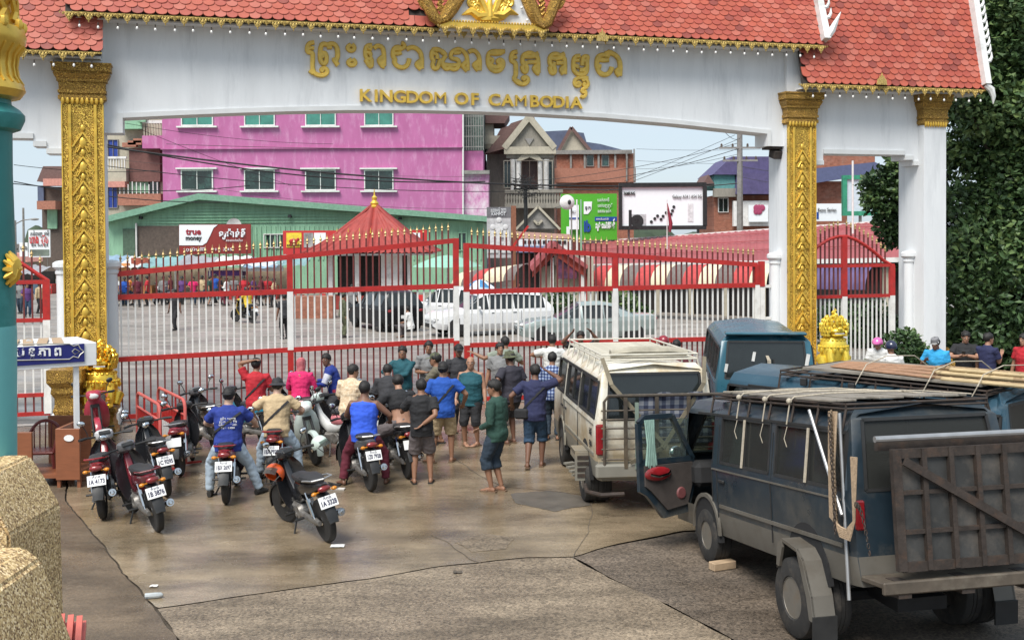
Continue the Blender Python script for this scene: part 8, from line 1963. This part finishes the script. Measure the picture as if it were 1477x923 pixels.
# round white satellite dish and lamp poles
sd = at(818, 292, 62); SDh = thing('satellite_dish', 'round white satellite dish on a pole before the green billboard', 'dish', (sd.x, 62, 0)); MB().tube([(.25, .2, 0), (.25, .2, sd.z), (.1, .1, sd.z)], .05, 6).build('pole', M_GREYR, SDh)
dm_ = MB().lathe([(.001, -.14), (.2, -.12), (.36, -.05), (.42, .04), (.38, .02), (.001, -.08)], 20, axis='Y'); dm_.build('bowl', M_WP2, SDh, None, (0, 0, sd.z)); MB().ball((.12, -.14, sd.z), (.10, .06, .14), 9, 6).build('receiver', M_BLK, SDh)
for u, lb in ((832, 'left of two thin poles standing before the green billboard'), (838, 'right of two thin poles standing before the green billboard')): pole(lb, u, 288, 61, .045, m=M_WP2 if u < 835 else M_GSHED)
# hanging vertical banner
BN = board('banner', 'tall grey printed banner beside a brown post behind the right gate leaf', 'banner', 702, 299, 737, 372, 64, mat('banner_print', (.42, .42, .43), .7, var=.2, dirt=(.7, .7, .7), dirt_amt=.3, dirt_scale=1.2), .05)
BN.box('dark_header', 702, 299, 737, 314, mat('banner_dark', (.14, .14, .15), .7), .012, -.014); BN.box('brown_post', 737, 297, 745, 400, mat('brown_post', (.22, .09, .05), .8), .3, .0, ground_=True); txt(BN, 'ស្វាគមន៍ 2023'.replace('្', ''), 719, 304, .3, MSW, w=sx(BN, 22)); txt(BN, 'KAMPOT', 719, 309, .25, MSW, w=sx(BN, 20))
for k in range(3): fg = MB().ball((0, 0, .9), (.16, .02, .16), 8, 5); fg.prism([(-.3, -.6), (.3, -.6), (.2, .7), (-.2, .7)], -.02, .02); fg.build('printed_figure', mat('grey_print2', (.6, .6, .6), .6, var=.3), BN.root, None, BN.p(711 + k * 9, 350 - (k == 1) * 10, -.03));
# ---- red kiosk
KQ = Site('kiosk', 'red kiosk with a flared pyramid tile roof and gold spire in the square', 'kiosk', 529, 57)
ez = KQ.p(529, 366).z; az = KQ.p(529, 296).z; hw = (KQ.p(636, 366).x - KQ.p(432, 366).x) / 2 * .92
prof = [(1.0, ez), (.77, ez + .42), (.55, ez + .96), (.52, ez + 1.08), (.35, ez + 1.58), (.18, ez + 2.08), (.05, az)]
cyk = hw
RF = None
for side_ in range(4):
 mbk = MB(); Rm = Matrix.Rotation(side_ * PI / 2, 4, 'Z')
 def fn(a, b, Rm=Rm):
  t = b * (len(prof) - 1); i = min(int(t), len(prof) - 2); k, z = (lerp(prof[i][c], prof[i + 1][c], t - i) for c in (0, 1))
  x = (a * 2 - 1) * k * hw; w = .075 * abs(math.sin((a * 2 - 1) * k * hw * PI / .36)); q = Rm @ Vector((x, -k * hw - w, z + w)); return q + Vector((0, cyk, 0))
 mbk.grid(fn, 120, 10); o = mbk.build('roof_slope', M_KRED, KQ.root, smooth=60, fix=False)
for sx_, sy_ in ((-1, -1), (1, -1), (1, 1), (-1, 1)): MB().tube([Vector((sx_ * k * hw, cyk + sy_ * k * hw, z + .05)) for k, z in prof], .08, 6).build('hip_ridge', M_KRED, KQ.root)
MB().lathe([(.3, az - .1), (.34, az), (.2, az + .1), (.24, az + .2), (.12, az + .35), (.16, az + .5), (.05, az + .62), (.02, az + .95)], 10, (0, cyk, 0)).build('spire', M_GOLD, KQ.root)
bw = hw * .62
MB().box((0, cyk, ez - .05), (hw * 1.9, hw * 1.9, .1)).build('eaves', M_WP2, KQ.root, smooth=0); MB().box((0, cyk, .35), (bw * 2, bw * 2, .7)).build('low_wall', M_KRED, KQ.root, smooth=0)
MB().box((0, cyk, ez / 2), (bw * 1.7, bw * 1.7, ez - .1)).build('room_shade_block', M_DARK, KQ.root, smooth=0)  # solid dark block stands in for the shade behind the openings
for x in (-1, -.33, .55, 1): MB().box((x * bw, cyk - bw, ez / 2), (.22 if x != .55 else 1.1, .22, ez)).build('wall_pier', M_WP2, KQ.root, smooth=0)
for k in range(7): MB().lathe([(.001, .3), (.03, .1), (.05, 0)], 6, (lerp(-hw, hw, k / 6) * .53, cyk - hw * .53, ez + 1.06)).build('gold_finial', M_GOLD, KQ.root)
# ---- long red market roof with striped awnings
MK = Site('market_hall', 'long market hall under a faded red sheet roof at the right', 'building', 1050, 46)
c4_ = [at(848, 384, 57) - MK.o, at(1330, 374, 45) - MK.o, at(1330, 316, 58) - MK.o, at(838, 350, 70) - MK.o]
mbr = MB(); nu = 150
def rf_(a, b): q = c4_[0].lerp(c4_[1], a).lerp(c4_[3].lerp(c4_[2], a), b); return q + Vector((0, 0, .05 * (1 if int(a * nu) % 3 == 0 else 0)))
mbr.grid(rf_, nu, 6); mbr.build('roof', M_REDT, MK.root, smooth=0, fix=False)
for b in (.28, .55, .8): MB().bar(rf_(0, b) + Vector((0, 0, .06)), rf_(1, b) + Vector((0, 0, .06)), .08, .04).build('sheet_lap', M_REDT, MK.root, smooth=0)
MB().bar(c4_[3], c4_[2], .25, .12).build('ridge_cap', M_WP2, MK.root, smooth=0); MB().bar(c4_[0], c4_[1], .12, .2).build('gutter', M_WP2, MK.root, smooth=0)
back = [c4_[0] + Vector((0, 1, 0)), c4_[1] + Vector((0, 1, 0))]
MB()._add([back[0] + Vector((0, 0, -3.2)), back[1] + Vector((0, 0, -3.2)), back[1], back[0]], [(0, 1, 2, 3)]).build('interior_shade_sheet', M_DARK, MK.root, smooth=0)  # flat dark sheet in place of the shade under the market roof
MB().box((c4_[0].x - 0.4, 13, 1.4), (.2, 20, 2.9)).build('end_wall', M_CREAM, MK.root, smooth=0)
for k in range(9): q = c4_[0].lerp(c4_[1], (k + .3) / 9); MB().box((q.x, q.y + .5, (q.z) / 2), (.22, .22, q.z)).build('post', M_CREAM, MK.root, smooth=0)
AWC = [mat('awning_grey', (.16, .14, .13), .85, var=.2), mat('awning_red', (.46, .06, .06), .85, var=.2), mat('awning_cream', (.62, .56, .40), .85, var=.15)]
def awning(label, p0, p1, n, drop, out_, cols, name='awning'):
 t = thing(name, label, 'awning', p0); d = (p1 - p0);
 nrm = Vector((d.y, -d.x, 0)).normalized();
 if nrm.y > 0: nrm = -nrm
 for k in range(n):
  m = MB(); a, b = d * (k / n), d * ((k + 1) / n)
  def fa(s, t_): th = t_ * PI / 2; sc = math.sin(s * PI * 3); return a.lerp(b, s) + nrm * (out_ * math.sin(th)) + Vector((0, 0, -drop * (1 - math.cos(th)) + .02 * abs(sc)))
  m.grid(fa, 6, 7); m.build('stripe', cols[k % len(cols)], t, smooth=180)
 return t
Aq = lambda u, v, Y: at(u, v, Y)
awning('striped red, grey and cream awning along the market front behind the right gate leaf', Aq(848, 383, 53), Aq(1120, 381, 47.5), 12, .95, 1.1, AWC)
awning('short striped awning behind the joint of the gate leaves', Aq(672, 392, 59), Aq(764, 380, 55), 6, .8, 1.0, [AWC[2], AWC[0], AWC[1], AWC[2]])
awning('violet blue awning seen through the small right side gate', Aq(1150, 384, 43), Aq(1262, 384, 41), 14, .85, .9, [mat('awning_violet', (.085, .06, .15), .7, var=.15), mat('awning_violet_light', (.11, .08, .19), .7, var=.15)])
# gabled porch with posters
PO = Site('porch', 'small red gabled porch with a dark poster behind the right gate leaf', 'porch', 805, 50)
PO.poly('gable', [(768, 388), (800, 354), (842, 386), (842, 398), (800, 368), (768, 400)], mat('porch_red', (.4, .06, .04), .7, var=.2), .2); PO.poly('porch_roof', [(764, 386), (800, 348), (850, 384), (846, 388), (800, 356), (768, 392)], M_REDT, 6, -.3)
PO.box('wall', 778, 384, 836, 470, M_CREAM, .2, .5, ground_=True); PO.box('poster', 803, 374, 832, 402, mat('poster_print', (.10, .04, .09), .5, var=.8, scale=2, dirt=(.35, .06, .12), dirt_amt=.5, dirt_scale=2.5), .04, .1)
for u in (794, 838): PO.box('post', u, 372, u + 5, 470, M_WP2, .2, .1, ground_=True)
PO.box('red_panel', 836, 395, 850, 440, M_KRED, .2, .2, ground_=True)
# red pent roof between banner and porch
RP = Site('stall_roof', 'pale tiled stall roof with dark arched trim behind the banner', 'roof', 790, 62); RP.poly('roof', [(744, 334), (822, 338), (826, 346), (746, 344)], mat('peach_roof', (.5, .3, .24), .7, var=.15), 2.5, 0)
for k in range(9): RP.box('arch_opening', 754 + k * 7.2, 347, 759 + k * 7.2, 352, M_DARK, .1, -.04)
RP.box('fascia', 748, 345, 824, 362, M_WP2, 2, .0); RP.box('blue_tarp', 745, 355, 800, 364, mat('blue_tarp', (.16, .2, .34), .7, var=.2), 1.2, -1.2); RP.box('frame', 744, 364, 800, 430, M_DARK, .3, .4, ground_=True)  # frame box: dark block for the shade under this stall
MB().bar(RP.p(735, 362, -3), RP.p(762, 326, -3), .12, .12).build('barrier_arm', M_RED, RP.root, smooth=0)
# shopfront strips and stalls under the awnings at left
ST = Site('market_stalls', 'row of tarpaulin roofed stalls along the green hall', 'stalls', 280, 70)
TC = [mat('tarp_blue', (.22, .32, .42), .6, var=.2), mat('tarp_white', (.62, .62, .6), .6, var=.15), mat('tarp_teal', (.2, .35, .36), .6, var=.2), mat('tarp_orange', (.6, .26, .08), .6, var=.2), mat('tarp_grey', (.3, .3, .32), .6, var=.2)]
x = 150
for k, (w, c) in enumerate(((38, 0), (30, 1), (52, 2), (48, 4), (44, 1), (46, 0), (40, 2))):
 q0, q1 = ST.p(x, 368 + (k % 3) * 2, 0), ST.p(x + w + 2, 369 + (k % 2) * 3, 0); mt = MB(); mt.grid(lambda a, b, q0=q0, q1=q1: q0.lerp(q1, a) + Vector((0, -2.6 * b, -.55 * b - .12 * math.sin(a * PI) * math.sin(b * PI) + .05 * math.sin(a * 17))), 12, 5); mt.build('tarpaulin', TC[c], ST.root, smooth=180)
 MB().tube([q0 + Vector((0, -2.5, -.55)), Vector((q0.x, -2.5, 0))], .05, 6).build('stall_post', M_GREYR, ST.root); x += w
ST.box('ochre_wall', 150, 388, 420, 430, mat('ochre_wall', (.36, .29, .2), .85, var=.2, dirt=(.2, .15, .1), dirt_amt=.4), .3, .8, ground_=True); ST.box('orange_curtain', 165, 380, 186, 392, TC[3], .2, -2.2); ST.box('orange_curtain', 189, 372, 214, 396, mat('rust_cloth', (.3, .07, .04), .8, var=.4), .2, -1.5); ST.box('purple_awning', 300, 391, 348, 398, CL['purple'], 1.2, -2); ST.box('white_board', 350, 378, 408, 391, MSW, .2, -1.8)
for k, (u, m_) in enumerate(((352, MSR), (330, MSR), (205, TC[3]), (228, CL['royal']), (300, TC[2]), (385, MSR))): ST.box('stall_counter', u, 412, u + 14, 436, m_, .8, -1.6, ground_=True)
SL2 = Site('market_stalls', 'cluttered dim stalls under tarpaulins behind the small left gate', 'stalls', 40, 78)
for k in range(4): q0, q1 = SL2.p(-30 + k * 26, 384 - 2 * (k % 2), 0), SL2.p(-4 + k * 26, 385, 0); mt = MB(); mt.grid(lambda a, b, q0=q0, q1=q1: q0.lerp(q1, a) + Vector((0, -2.4 * b, -.5 * b + .05 * math.sin(a * 15))), 8, 4); mt.build('tarpaulin', TC[(4, 0, 3, 4)[k]], SL2.root, smooth=180)
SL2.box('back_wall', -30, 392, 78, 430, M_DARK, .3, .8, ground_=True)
for k, u in enumerate((-20, 5, 24, 45, 62)): SL2.box('stall_counter', u, 410, u + 13, 440, (TC[3], M_BROWN, CL['purple'], TC[0], MSR)[k], .8, -1.2, ground_=True)
# umbrellas, tables
def parasol(label, u, v, Y, r, cols, ztop=2.6):
 p = at(u, v, Y); t = thing('parasol', label, 'parasol', (p.x, Y, 0)); MB().lathe([(.03, 0), (.03, p.z)], 7).build('pole', M_WP2, t); n = 8
 for k in range(n):
  m = MB(); a0, a1 = 2 * PI * k / n, 2 * PI * (k + 1) / n; m.grid(lambda a, b: Vector((math.cos(lerp(a0, a1, a)) * r * b, math.sin(lerp(a0, a1, a)) * r * b, p.z - .55 * b ** 1.6 + .03 * math.sin(a * PI) * b)), 3, 4); m.build('canopy_panel', cols[k % len(cols)], t, smooth=180)
parasol('large pale green parasol behind the gate joint', 645, 368, 52, 1.65, [mat('parasol_green', (.24, .46, .36), .8, var=.1)])
parasol('blue and white parasol low behind the gate joint', 692, 403, 48, .85, [mat('parasol_blue', (.05, .2, .4), .8), MSW])
for k in range(9):
 u, v = (430, 440, 452, 462, 612, 622, 634, 646, 656)[k], 447 + (k % 3) * 2; q = ground(u, v); t = thing('plastic_chair', ('red plastic chair left of the kiosk', 'red plastic chair right of the kiosk')[k > 3], 'chair', q, rnd.uniform(0, 6), 'red plastic chairs by the kiosk'); MB().box((0, 0, .43), (.42, .42, .04)).build('seat', MSR, t, smooth=0); MB().box((0, .2, .65), (.4, .03, .4)).build('backrest', MSR, t, smooth=0)
 for a, b in ((-1, -1), (1, -1), (1, 1), (-1, 1)): MB().box((a * .18, b * .18, .21), (.035, .035, .42)).build('leg', MSR, t, smooth=0)
RB = Site('planter_wall', 'low red brick planter wall beside the kiosk', 'wall', 445, 52); RB.box('brick_wall', 415, 428, 480, 466, M_BRICK, 1.0, ground_=True)
# ---- right hand houses
R1 = Site('house', 'house with a violet tiled roof and brick gable right of the white billboard', 'house', 1075, 84)
R1.box('brick_wall', 1030, 282, 1130, 330, M_BRICK, 8, ground_=True); R1.poly('roof', [(1028, 252), (1056, 226), (1140, 226), (1140, 252)], M_PURR, 7, -.5); R1.poly('roof', [(1062, 280), (1066, 250), (1150, 250), (1150, 280)], M_PURR, 3, -1.2)
R1.box('balcony', 1030, 272, 1062, 284, M_BEIGE, .6, -.8); R1.box('teal_wall', 1030, 250, 1060, 272, mat('teal_wall', (.1, .27, .27), .8, var=.2), 4, -.2); R1.window(1036, 286, 1050, 306, M_WP2, M_GLD, 2); R1.poly('dark_gable', [(1014, 266), (1022, 252), (1031, 266)], M_MROOF, 4, -.6)
R1.box('white_sign', 1080, 296, 1108, 320, MSW, .2, -1.0); R1.box('pale_wall', 1058, 290, 1110, 326, M_WP2, .5, -.7)
for k in range(5): MB().ball((0, 0, 0), (.25, .03, .25), 7, 5).build('painted_rose', mat('rose_paint', (.35, .05, .12), .7), R1.root, None, R1.p(1091 + (k % 3) * 4, 300 + (k // 3) * 5, -1.05))
R2 = Site('house', 'brick house with a blue sheet roof seen through the right side opening', 'house', 1215, 66)
R2.box('brick_wall', 1150, 262, 1222, 330, M_BRICK, 6, ground_=True); R2.poly('roof', [(1140, 258), (1150, 246), (1262, 234), (1290, 246), (1140, 270)], mat('blue_sheet_roof', (.09, .105, .2), .55, var=.15), 5, -1); R2.box('upper_brick', 1150, 205, 1262, 246, M_BRICK, 4, 5)
R2.box('white_sign', 1172, 294, 1214, 319, MSW, .15, -1.4); txt(R2, 'Reno Series', 1193, 303, .3, MTXT, dy=-1.46, w=sx(R2, 26)); R2.box('blue_mark', 1178, 306, 1181, 316, MBL, .02, -1.43)
R3 = Site('billboard', 'pale blue hoarding in a green frame behind the small right side gate', 'billboard', 1240, 60); R3.box('panel', 1221, 258, 1262, 306, mat('pale_blue_print', (.5, .6, .65), .5, var=.1), .1)
f = MB()
for a in ((1216, 253, 1266, 258.5), (1216, 305, 1266, 311), (1216, 258.5, 1222, 305), (1260, 258.5, 1266, 305)): R3.box('', *a, None, .3, -.1, mb=f)
f.build('frame', mat('green_frame', (.03, .26, .15), .5), R3.root, smooth=0); R3.box('leg', 1240, 311, 1243, 400, M_GREYR, .2, .1, ground_=True)
pole('white pole in front of the pale blue hoarding', 1230, 232, 56, .05, m=M_WP2)
# far filler beyond everything: low tree line and roofs, so that the square is closed off
TL = mat('far_foliage', (.05, .075, .045), .9, var=.4, scale=.4)
FT = MB()
for k in range(150):
 x = -170 + k * 2.3 + rnd.uniform(-1, 1); FT.ball((x, 150 + rnd.uniform(-6, 6), 1 + rnd.uniform(0, 2.2)), (rnd.uniform(2, 4), 2.5, rnd.uniform(1.5, 3.5)), 8, 6)
me = FT.mesh('far_trees', TL, 180)
puff(me, .9, .9)
tag(link('far_trees', me), 'far dark tree line closing off the town', 'trees', None, 'stuff')
# ---- overhead cables
M_CAB = mat('black_cable', (.012, .012, .013), .6)
cabs = [((140, 206, 60), (700, 262, 70), .06, 1.2), ((140, 210, 60), (1030, 266, 72), .075, 1.4), ((140, 238, 62), (760, 276, 74), .035, .8), ((-10, 262, 58), (360, 268, 74), .04, .7), ((20, 238, 70), (230, 246, 80), .03, .4), ((20, 262, 66), (330, 292, 72), .045, .6), ((180, 178, 70), (480, 208, 86), .022, .5), ((200, 186, 70), (420, 268, 75), .022, .2), ((240, 208, 84), (668, 214, 86), .03, .25),
 ((758, 268, 74), (1067, 214, 70), .03, .9), ((758, 262, 74), (1067, 206, 70), .025, .6), ((918, 244, 100), (1067, 222, 70), .02, .4), ((800, 300, 72), (1067, 200, 70), .022, .3), ((900, 262, 74), (1060, 195, 70), .02, .1), ((1067, 200, 70), (1045, 190, 50), .02, .3), ((760, 270, 74), (1070, 264, 70), .05, .5), ((1067, 240, 70), (1300, 250, 66), .025, .6), ((1067, 255, 70), (1300, 262, 64), .02, .8), ((180, 232, 90), (700, 255, 86), .018, .6), ((300, 270, 84), (760, 300, 74), .02, 1.0), ((918, 215, 100), (1110, 215, 90), .02, .2), ((918, 232, 100), (1110, 236, 90), .02, .2)]
for k, (a, b, r, sag) in enumerate(cabs):
 p0, p1 = at(*a), at(*b); mb = MB().tube([p0.lerp(p1, t / 14) + Vector((0, 0, -sag * 4 * (t / 14) * (1 - t / 14) * .6)) for t in range(15)], r * .68, 5); o = mb.build('cable', M_CAB)
 nm_ = lambda u: [n for x, n in ((70, 'far left street'), (215, 'balconied flats'), (310, 'left pink wall'), (560, 'middle pink wall'), (720, 'right pink wall'), (810, 'villa pole'), (1000, 'brick building'), (1035, 'white billboard'), (1200, 'concrete pole'), (2000, 'right side opening')) if u < x][0]
 tag(o, '%s cable from the %s to the %s' % (('thin', 'thick')[r >= .04], nm_(a[0]), nm_(b[0])), 'cable', 'overhead cables')
tg_ = MB()
for k in range(40):
 c = at(758 + rnd.uniform(-14, 14), 268 + rnd.uniform(-12, 14), 73.6); tg_.tube([c + Vector((rnd.uniform(-.7, .7), 0, rnd.uniform(-.3, .3))) for _ in range(4)], .018, 4)
tag(tg_.build('cable_tangle', M_CAB), 'tangle of black cables bunched on the pole before the villa', 'cables', None, 'stuff')
# ================================================================== trees, hedge, lions
def leaf_mat(name, c, c2):
 m = mat(name, c, .55, col2=c2, scale=1.6, spec=.4); m.node_tree.nodes['Principled BSDF'].inputs['Subsurface Weight'].default_value = 0.0
 return m
LV = [leaf_mat('leaf_dark', (.036, .072, .027), (.02, .044, .018)), leaf_mat('leaf_mid', (.068, .125, .038), (.04, .082, .027)), leaf_mat('leaf_light', (.14, .20, .06), (.075, .13, .04))]
M_BARK = mat('bark', (.09, .07, .05), .9, var=.4, bump=.4)
def foliage(clumps, n, size, seed=1):
 """small folded leaves scattered over and inside leaf clumps"""
 r = random.Random(seed); vs, fs, mi = [], [], []
 tot = sum(c[3] ** 2 for c in clumps)
 for (cx_, cy_, cz, R, sh) in clumps:
  k = int(n * R * R / tot); cc = Vector((cx_, cy_, cz)); base = r.random()
  for _ in range(k):
   d = Vector((r.gauss(0, 1), r.gauss(0, 1), r.gauss(0, 1)))
   d = d.normalized() if d.length > .01 else Vector((0, 0, 1))
   rad = R * (r.random() ** .28) * (1 + .25 * mnoise.noise(d * 2.2 + cc)); p = cc + Vector((d.x, d.y, d.z * sh)) * rad
   a = Vector((r.gauss(0, 1), r.gauss(0, 1), r.gauss(0, .6))) + d * .6; a.normalize(); b = a.cross(Vector((r.gauss(0, 1), r.gauss(0, 1), r.gauss(0, 1)))); b = b.normalized() if b.length > .01 else Vector((1, 0, 0))
   L, w = size * r.uniform(.55, 1.6), size * r.uniform(.3, .45); o = len(vs); nrm = a.cross(b) * w * .35
   vs += [p, p + a * L * .5 + b * w + nrm, p + a * L, p + a * L * .5 - b * w + nrm]; fs.append((o, o + 1, o + 2, o + 3))
   q = r.random() * .55 + base * .5 ; mi.append(0 if q < .4 else (1 if q < .78 else 2))
 me = bpy.data.meshes.new('crown'); me.from_pydata(vs, [], fs); [me.materials.append(m) for m in LV]; me.polygons.foreach_set('material_index', mi); me.update(); return me
def tree(name, label, base, clumps, n, size, trunk, seed, cat='tree'):
 t = thing(name, label, cat, base)
 if trunk:
  mb = MB().tube([(0, 0, 0), (.1, 0, trunk * .5), (0, .1, trunk)], [.32, .24, .18], 9)
  for c in clumps[::2]: mb.tube([(0, .05, trunk * .8), (c[0] * .5, c[1] * .5, (trunk + c[2]) / 2), (c[0], c[1], c[2])], [.13, .08, .03], 6)
  mb.build('trunk', M_BARK, t)
 link('crown', foliage(clumps, n, size, seed), t); return t
r_ = random.Random(3)
bp_ = at(1440, 300, 31.5); base = Vector((bp_.x + 1.2, 31.5, 0))
cl = []
for k in range(88):
 u, v = r_.uniform(1378, 1560), (k * 71 % 640) - 60; Y = 31 + r_.uniform(-.8, 2.6); p = at(u, v, Y); R = r_.uniform(.8, 1.5)
 R = min(R, (u - 1356) * Y / 1600)
 if R < .35: continue
 cl.append((p.x - base.x, p.y - base.y, max(.8, p.z), R, r_.uniform(.7, 1.0)))
tree('broadleaf_tree', 'huge dark green leafy tree filling the right edge behind the end column', base, cl, 100000, .17, 3.0, 5)
dk = MB()
# the branch drooping behind the side opening
b2 = at(1290, 300, 34); base2 = Vector((b2.x + 2.2, 34.5, 0)); cl = []
for u, v, R in ((1296, 262, .62), (1282, 285, .62), (1266, 262, .42), (1254, 270, .34), (1262, 292, .4), (1290, 315, .5), (1276, 325, .4), (1300, 335, .5), (1306, 300, .6), (1310, 262, .7), (1256, 288, .26), (1284, 345, .3), (1300, 240, .5), (1340, 300, .9), (1345, 380, .9), (1338, 240, .8)):
 p = at(u, v, 34 + r_.uniform(-.3, .3)); cl.append((p.x - base2.x, p.y - base2.y, p.z, R, .9))
tree('broadleaf_tree', 'drooping leafy branches of a tree behind the small right side gate', base2, cl, 9500, .16, 3.4, 8)
b3 = ground(1300, 592); b3.z = 0; b3 = Vector((at(1298, 540, 25.6).x, 25.6, 0)); cl = []
for u, v, R in ((1302, 500, .42), (1318, 515, .4), (1284, 520, .36), (1268, 535, .35), (1330, 535, .42), (1300, 545, .6), (1255, 550, .3), (1320, 560, .5), (1312, 486, .2)):
 p = at(u, v, 25.6 + r_.uniform(-.3, .3)); cl.append((p.x - b3.x, p.y - b3.y, p.z, R, .9))
tree('shrub', 'bushy green shrub at the foot of the plain white end column', b3, cl, 6500, .10, .5, 11, 'shrub')
for u, v, Y, lb in ((808, 458, 46, 'spiky garden plant before the market porch'), (900, 458, 45, 'leafy plant in the shade of the striped awning'), (1210, 470, 38, 'dark shrub behind the small right side gate'), (1262, 455, 37, 'dark shrub at the right end behind the small side gate')):
 p = at(u, v, Y); p.z = 0; tree('shrub', lb, p, [(0, 0, .7, .75, 1.1), (.6, .1, .5, .55, .9), (-.5, 0, .5, .5, 1)], 1500, .18, .4, int(u), 'shrub')
# ---- gold lions
M_LION = mat('lion_gold', (.86, .55, .07), .26, .85, var=.18, scale=5, rvar=.08, bump=.1, bscale=25)
M_LIONY = mat('lion_yellow_gold', (.80, .60, .08), .34, .45, var=.15, scale=5, rvar=.08, bump=.1, bscale=25)
def lion(label, loc, rz, s, m, ped):
 t = thing('lion_statue', label, 'statue', loc, rz); t.scale = (s,) * 3
 p = MB().lathe([(.62, 0), (.62, .10), (.56, .12), (.50, .22), (.52, .26), (.46, .34), (.46, .46), (.54, .54), (.52, .58), (.60, .64), (.60, .74), (0, .74)], 4, a0=PI / 4); p.build('pedestal', ped, t, smooth=0)
 B0 = .74; b = MB()
 b.lathe([(.26, B0), (.36, B0 + .12), (.40, B0 + .34), (.43, B0 + .55), (.44, B0 + .70), (.40, B0 + .86), (.32, B0 + .98), (.26, B0 + 1.06)], 22, sy=.92)
 for q in (-1, 1):
  b.tube([(q * .24, -.22, B0 + .62), (q * .26, -.34, B0 + .35), (q * .24, -.36, B0 + .08)], [.13, .11, .10], 10); b.ball((q * .24, -.44, B0 + .06), (.11, .16, .07), 9, 6)
  b.tube([(q * .30, .12, B0 + .3), (q * .42, -.06, B0 + .28), (q * .38, -.16, B0 + .06)], [.2, .17, .1], 10)
 b.build('body', m, t)
 cl_ = MB()      # jewelled collar over the chest
 for k in range(26):
  a = 2 * PI * k / 26; cl_.ball((.45 * math.cos(a), .41 * math.sin(a), B0 + .70), (.045, .045, .045), 6, 4)
  if k % 2 == 0: cl_.ball((.455 * math.cos(a), .42 * math.sin(a), B0 + .60), (.05, .04, .09), 6, 4)
 cl_.build('collar', m, t); cl_ = MB()
 for k in range(18): a = 2 * PI * k / 18; cl_.ball((.37 * math.cos(a), .34 * math.sin(a), B0 + .91), (.05, .05, .04), 6, 4)
 cl_.build('collar', m, t)
 h = MB(); hc = Vector((0, -.05, B0 + 1.22))
 h.ball(hc, (.30, .30, .24), 18, 10); h.ball(hc + Vector((0, -.24, -.02)), (.24, .16, .10), 14, 8); h.ball(hc + Vector((0, -.25, -.15)), (.22, .14, .05), 14, 6)
 h.ball(hc + Vector((0, -.38, .05)), (.09, .06, .06), 9, 6)
 for q in (-1, 1): h.ball(hc + Vector((q * .13, -.24, .12)), (.07, .06, .06), 9, 6); h.ball(hc + Vector((q * .25, .02, .20)), (.06, .05, .12), 8, 5, rot=(0, q * .4, 0))
 H_ = h.build('head', m, t)
 th = MB(); th.box(hc + Vector((0, -.34, -.10)), (.30, .05, .03)); th.build('teeth', M_WP2, H_)
 mn = MB()       # flame curls of the mane in rows
 for row, (zz, R, n) in enumerate(((-.16, .33, 18), (-.04, .36, 18), (.08, .36, 16), (.20, .30, 14), (.30, .20, 10))):
  for k in range(n):
   a = R_(-50) + (2 * PI - R_(80)) * (k + .5 * (row % 2)) / n if row < 3 else 2 * PI * k / n
   c = hc + Vector((R * math.cos(a), R * math.sin(a), zz)); o_ = Vector((math.cos(a), math.sin(a), 0)); mn.tube([c - o_ * .06, c + o_ * .05 + Vector((0, 0, .01)), c + o_ * .06 + Vector((0, 0, .09)), c + o_ * .02 + Vector((0, 0, .15))], [.05, .055, .04, .008], 6)
 for k in range(5): mn.tube([hc + Vector((0, .02, .30 + .06 * k)), hc + Vector((.06 * (-1) ** k, -.02, .36 + .06 * k)), hc + Vector((0, 0, .42 + .06 * k))], [.12 - .02 * k, .09 - .015 * k, .02], 7)
 mn.build('mane', m, t); return t
q = ground(140, 650); lp_ = GM @ Vector((.05, -1.75, 0)); sL = 1.0
p = at(147, 575, 21.6); lion('gold lion statue on a carved pedestal before the left gold pillar', (p.x, 21.6, 0), R_(12), .72, M_LION, M_GOLDC)
p = at(1202, 500, 26.6); lion('yellow gold lion statue before the right gold pillar, behind the teal van', (p.x, 26.6, 0), R_(12), .77, M_LIONY, M_GOLDC)
p = at(100, 590, 21.4); pd = MB().lathe([(.42, 0), (.42, .2), (.36, .26), (.30, .42), (.34, .5), (.3, .6), (.3, .75), (.38, .85), (.36, .95), (.46, 1.06), (.46, 1.3), (0, 1.3)], 4, (0, 0, 0), a0=PI / 4)
tag(pd.build('carved_pedestal', M_GOLDC, None, None, (p.x, 21.4, 0), .1, smooth=0), 'small carved gold pedestal beside the left gold pillar, behind the booth', 'pedestal')
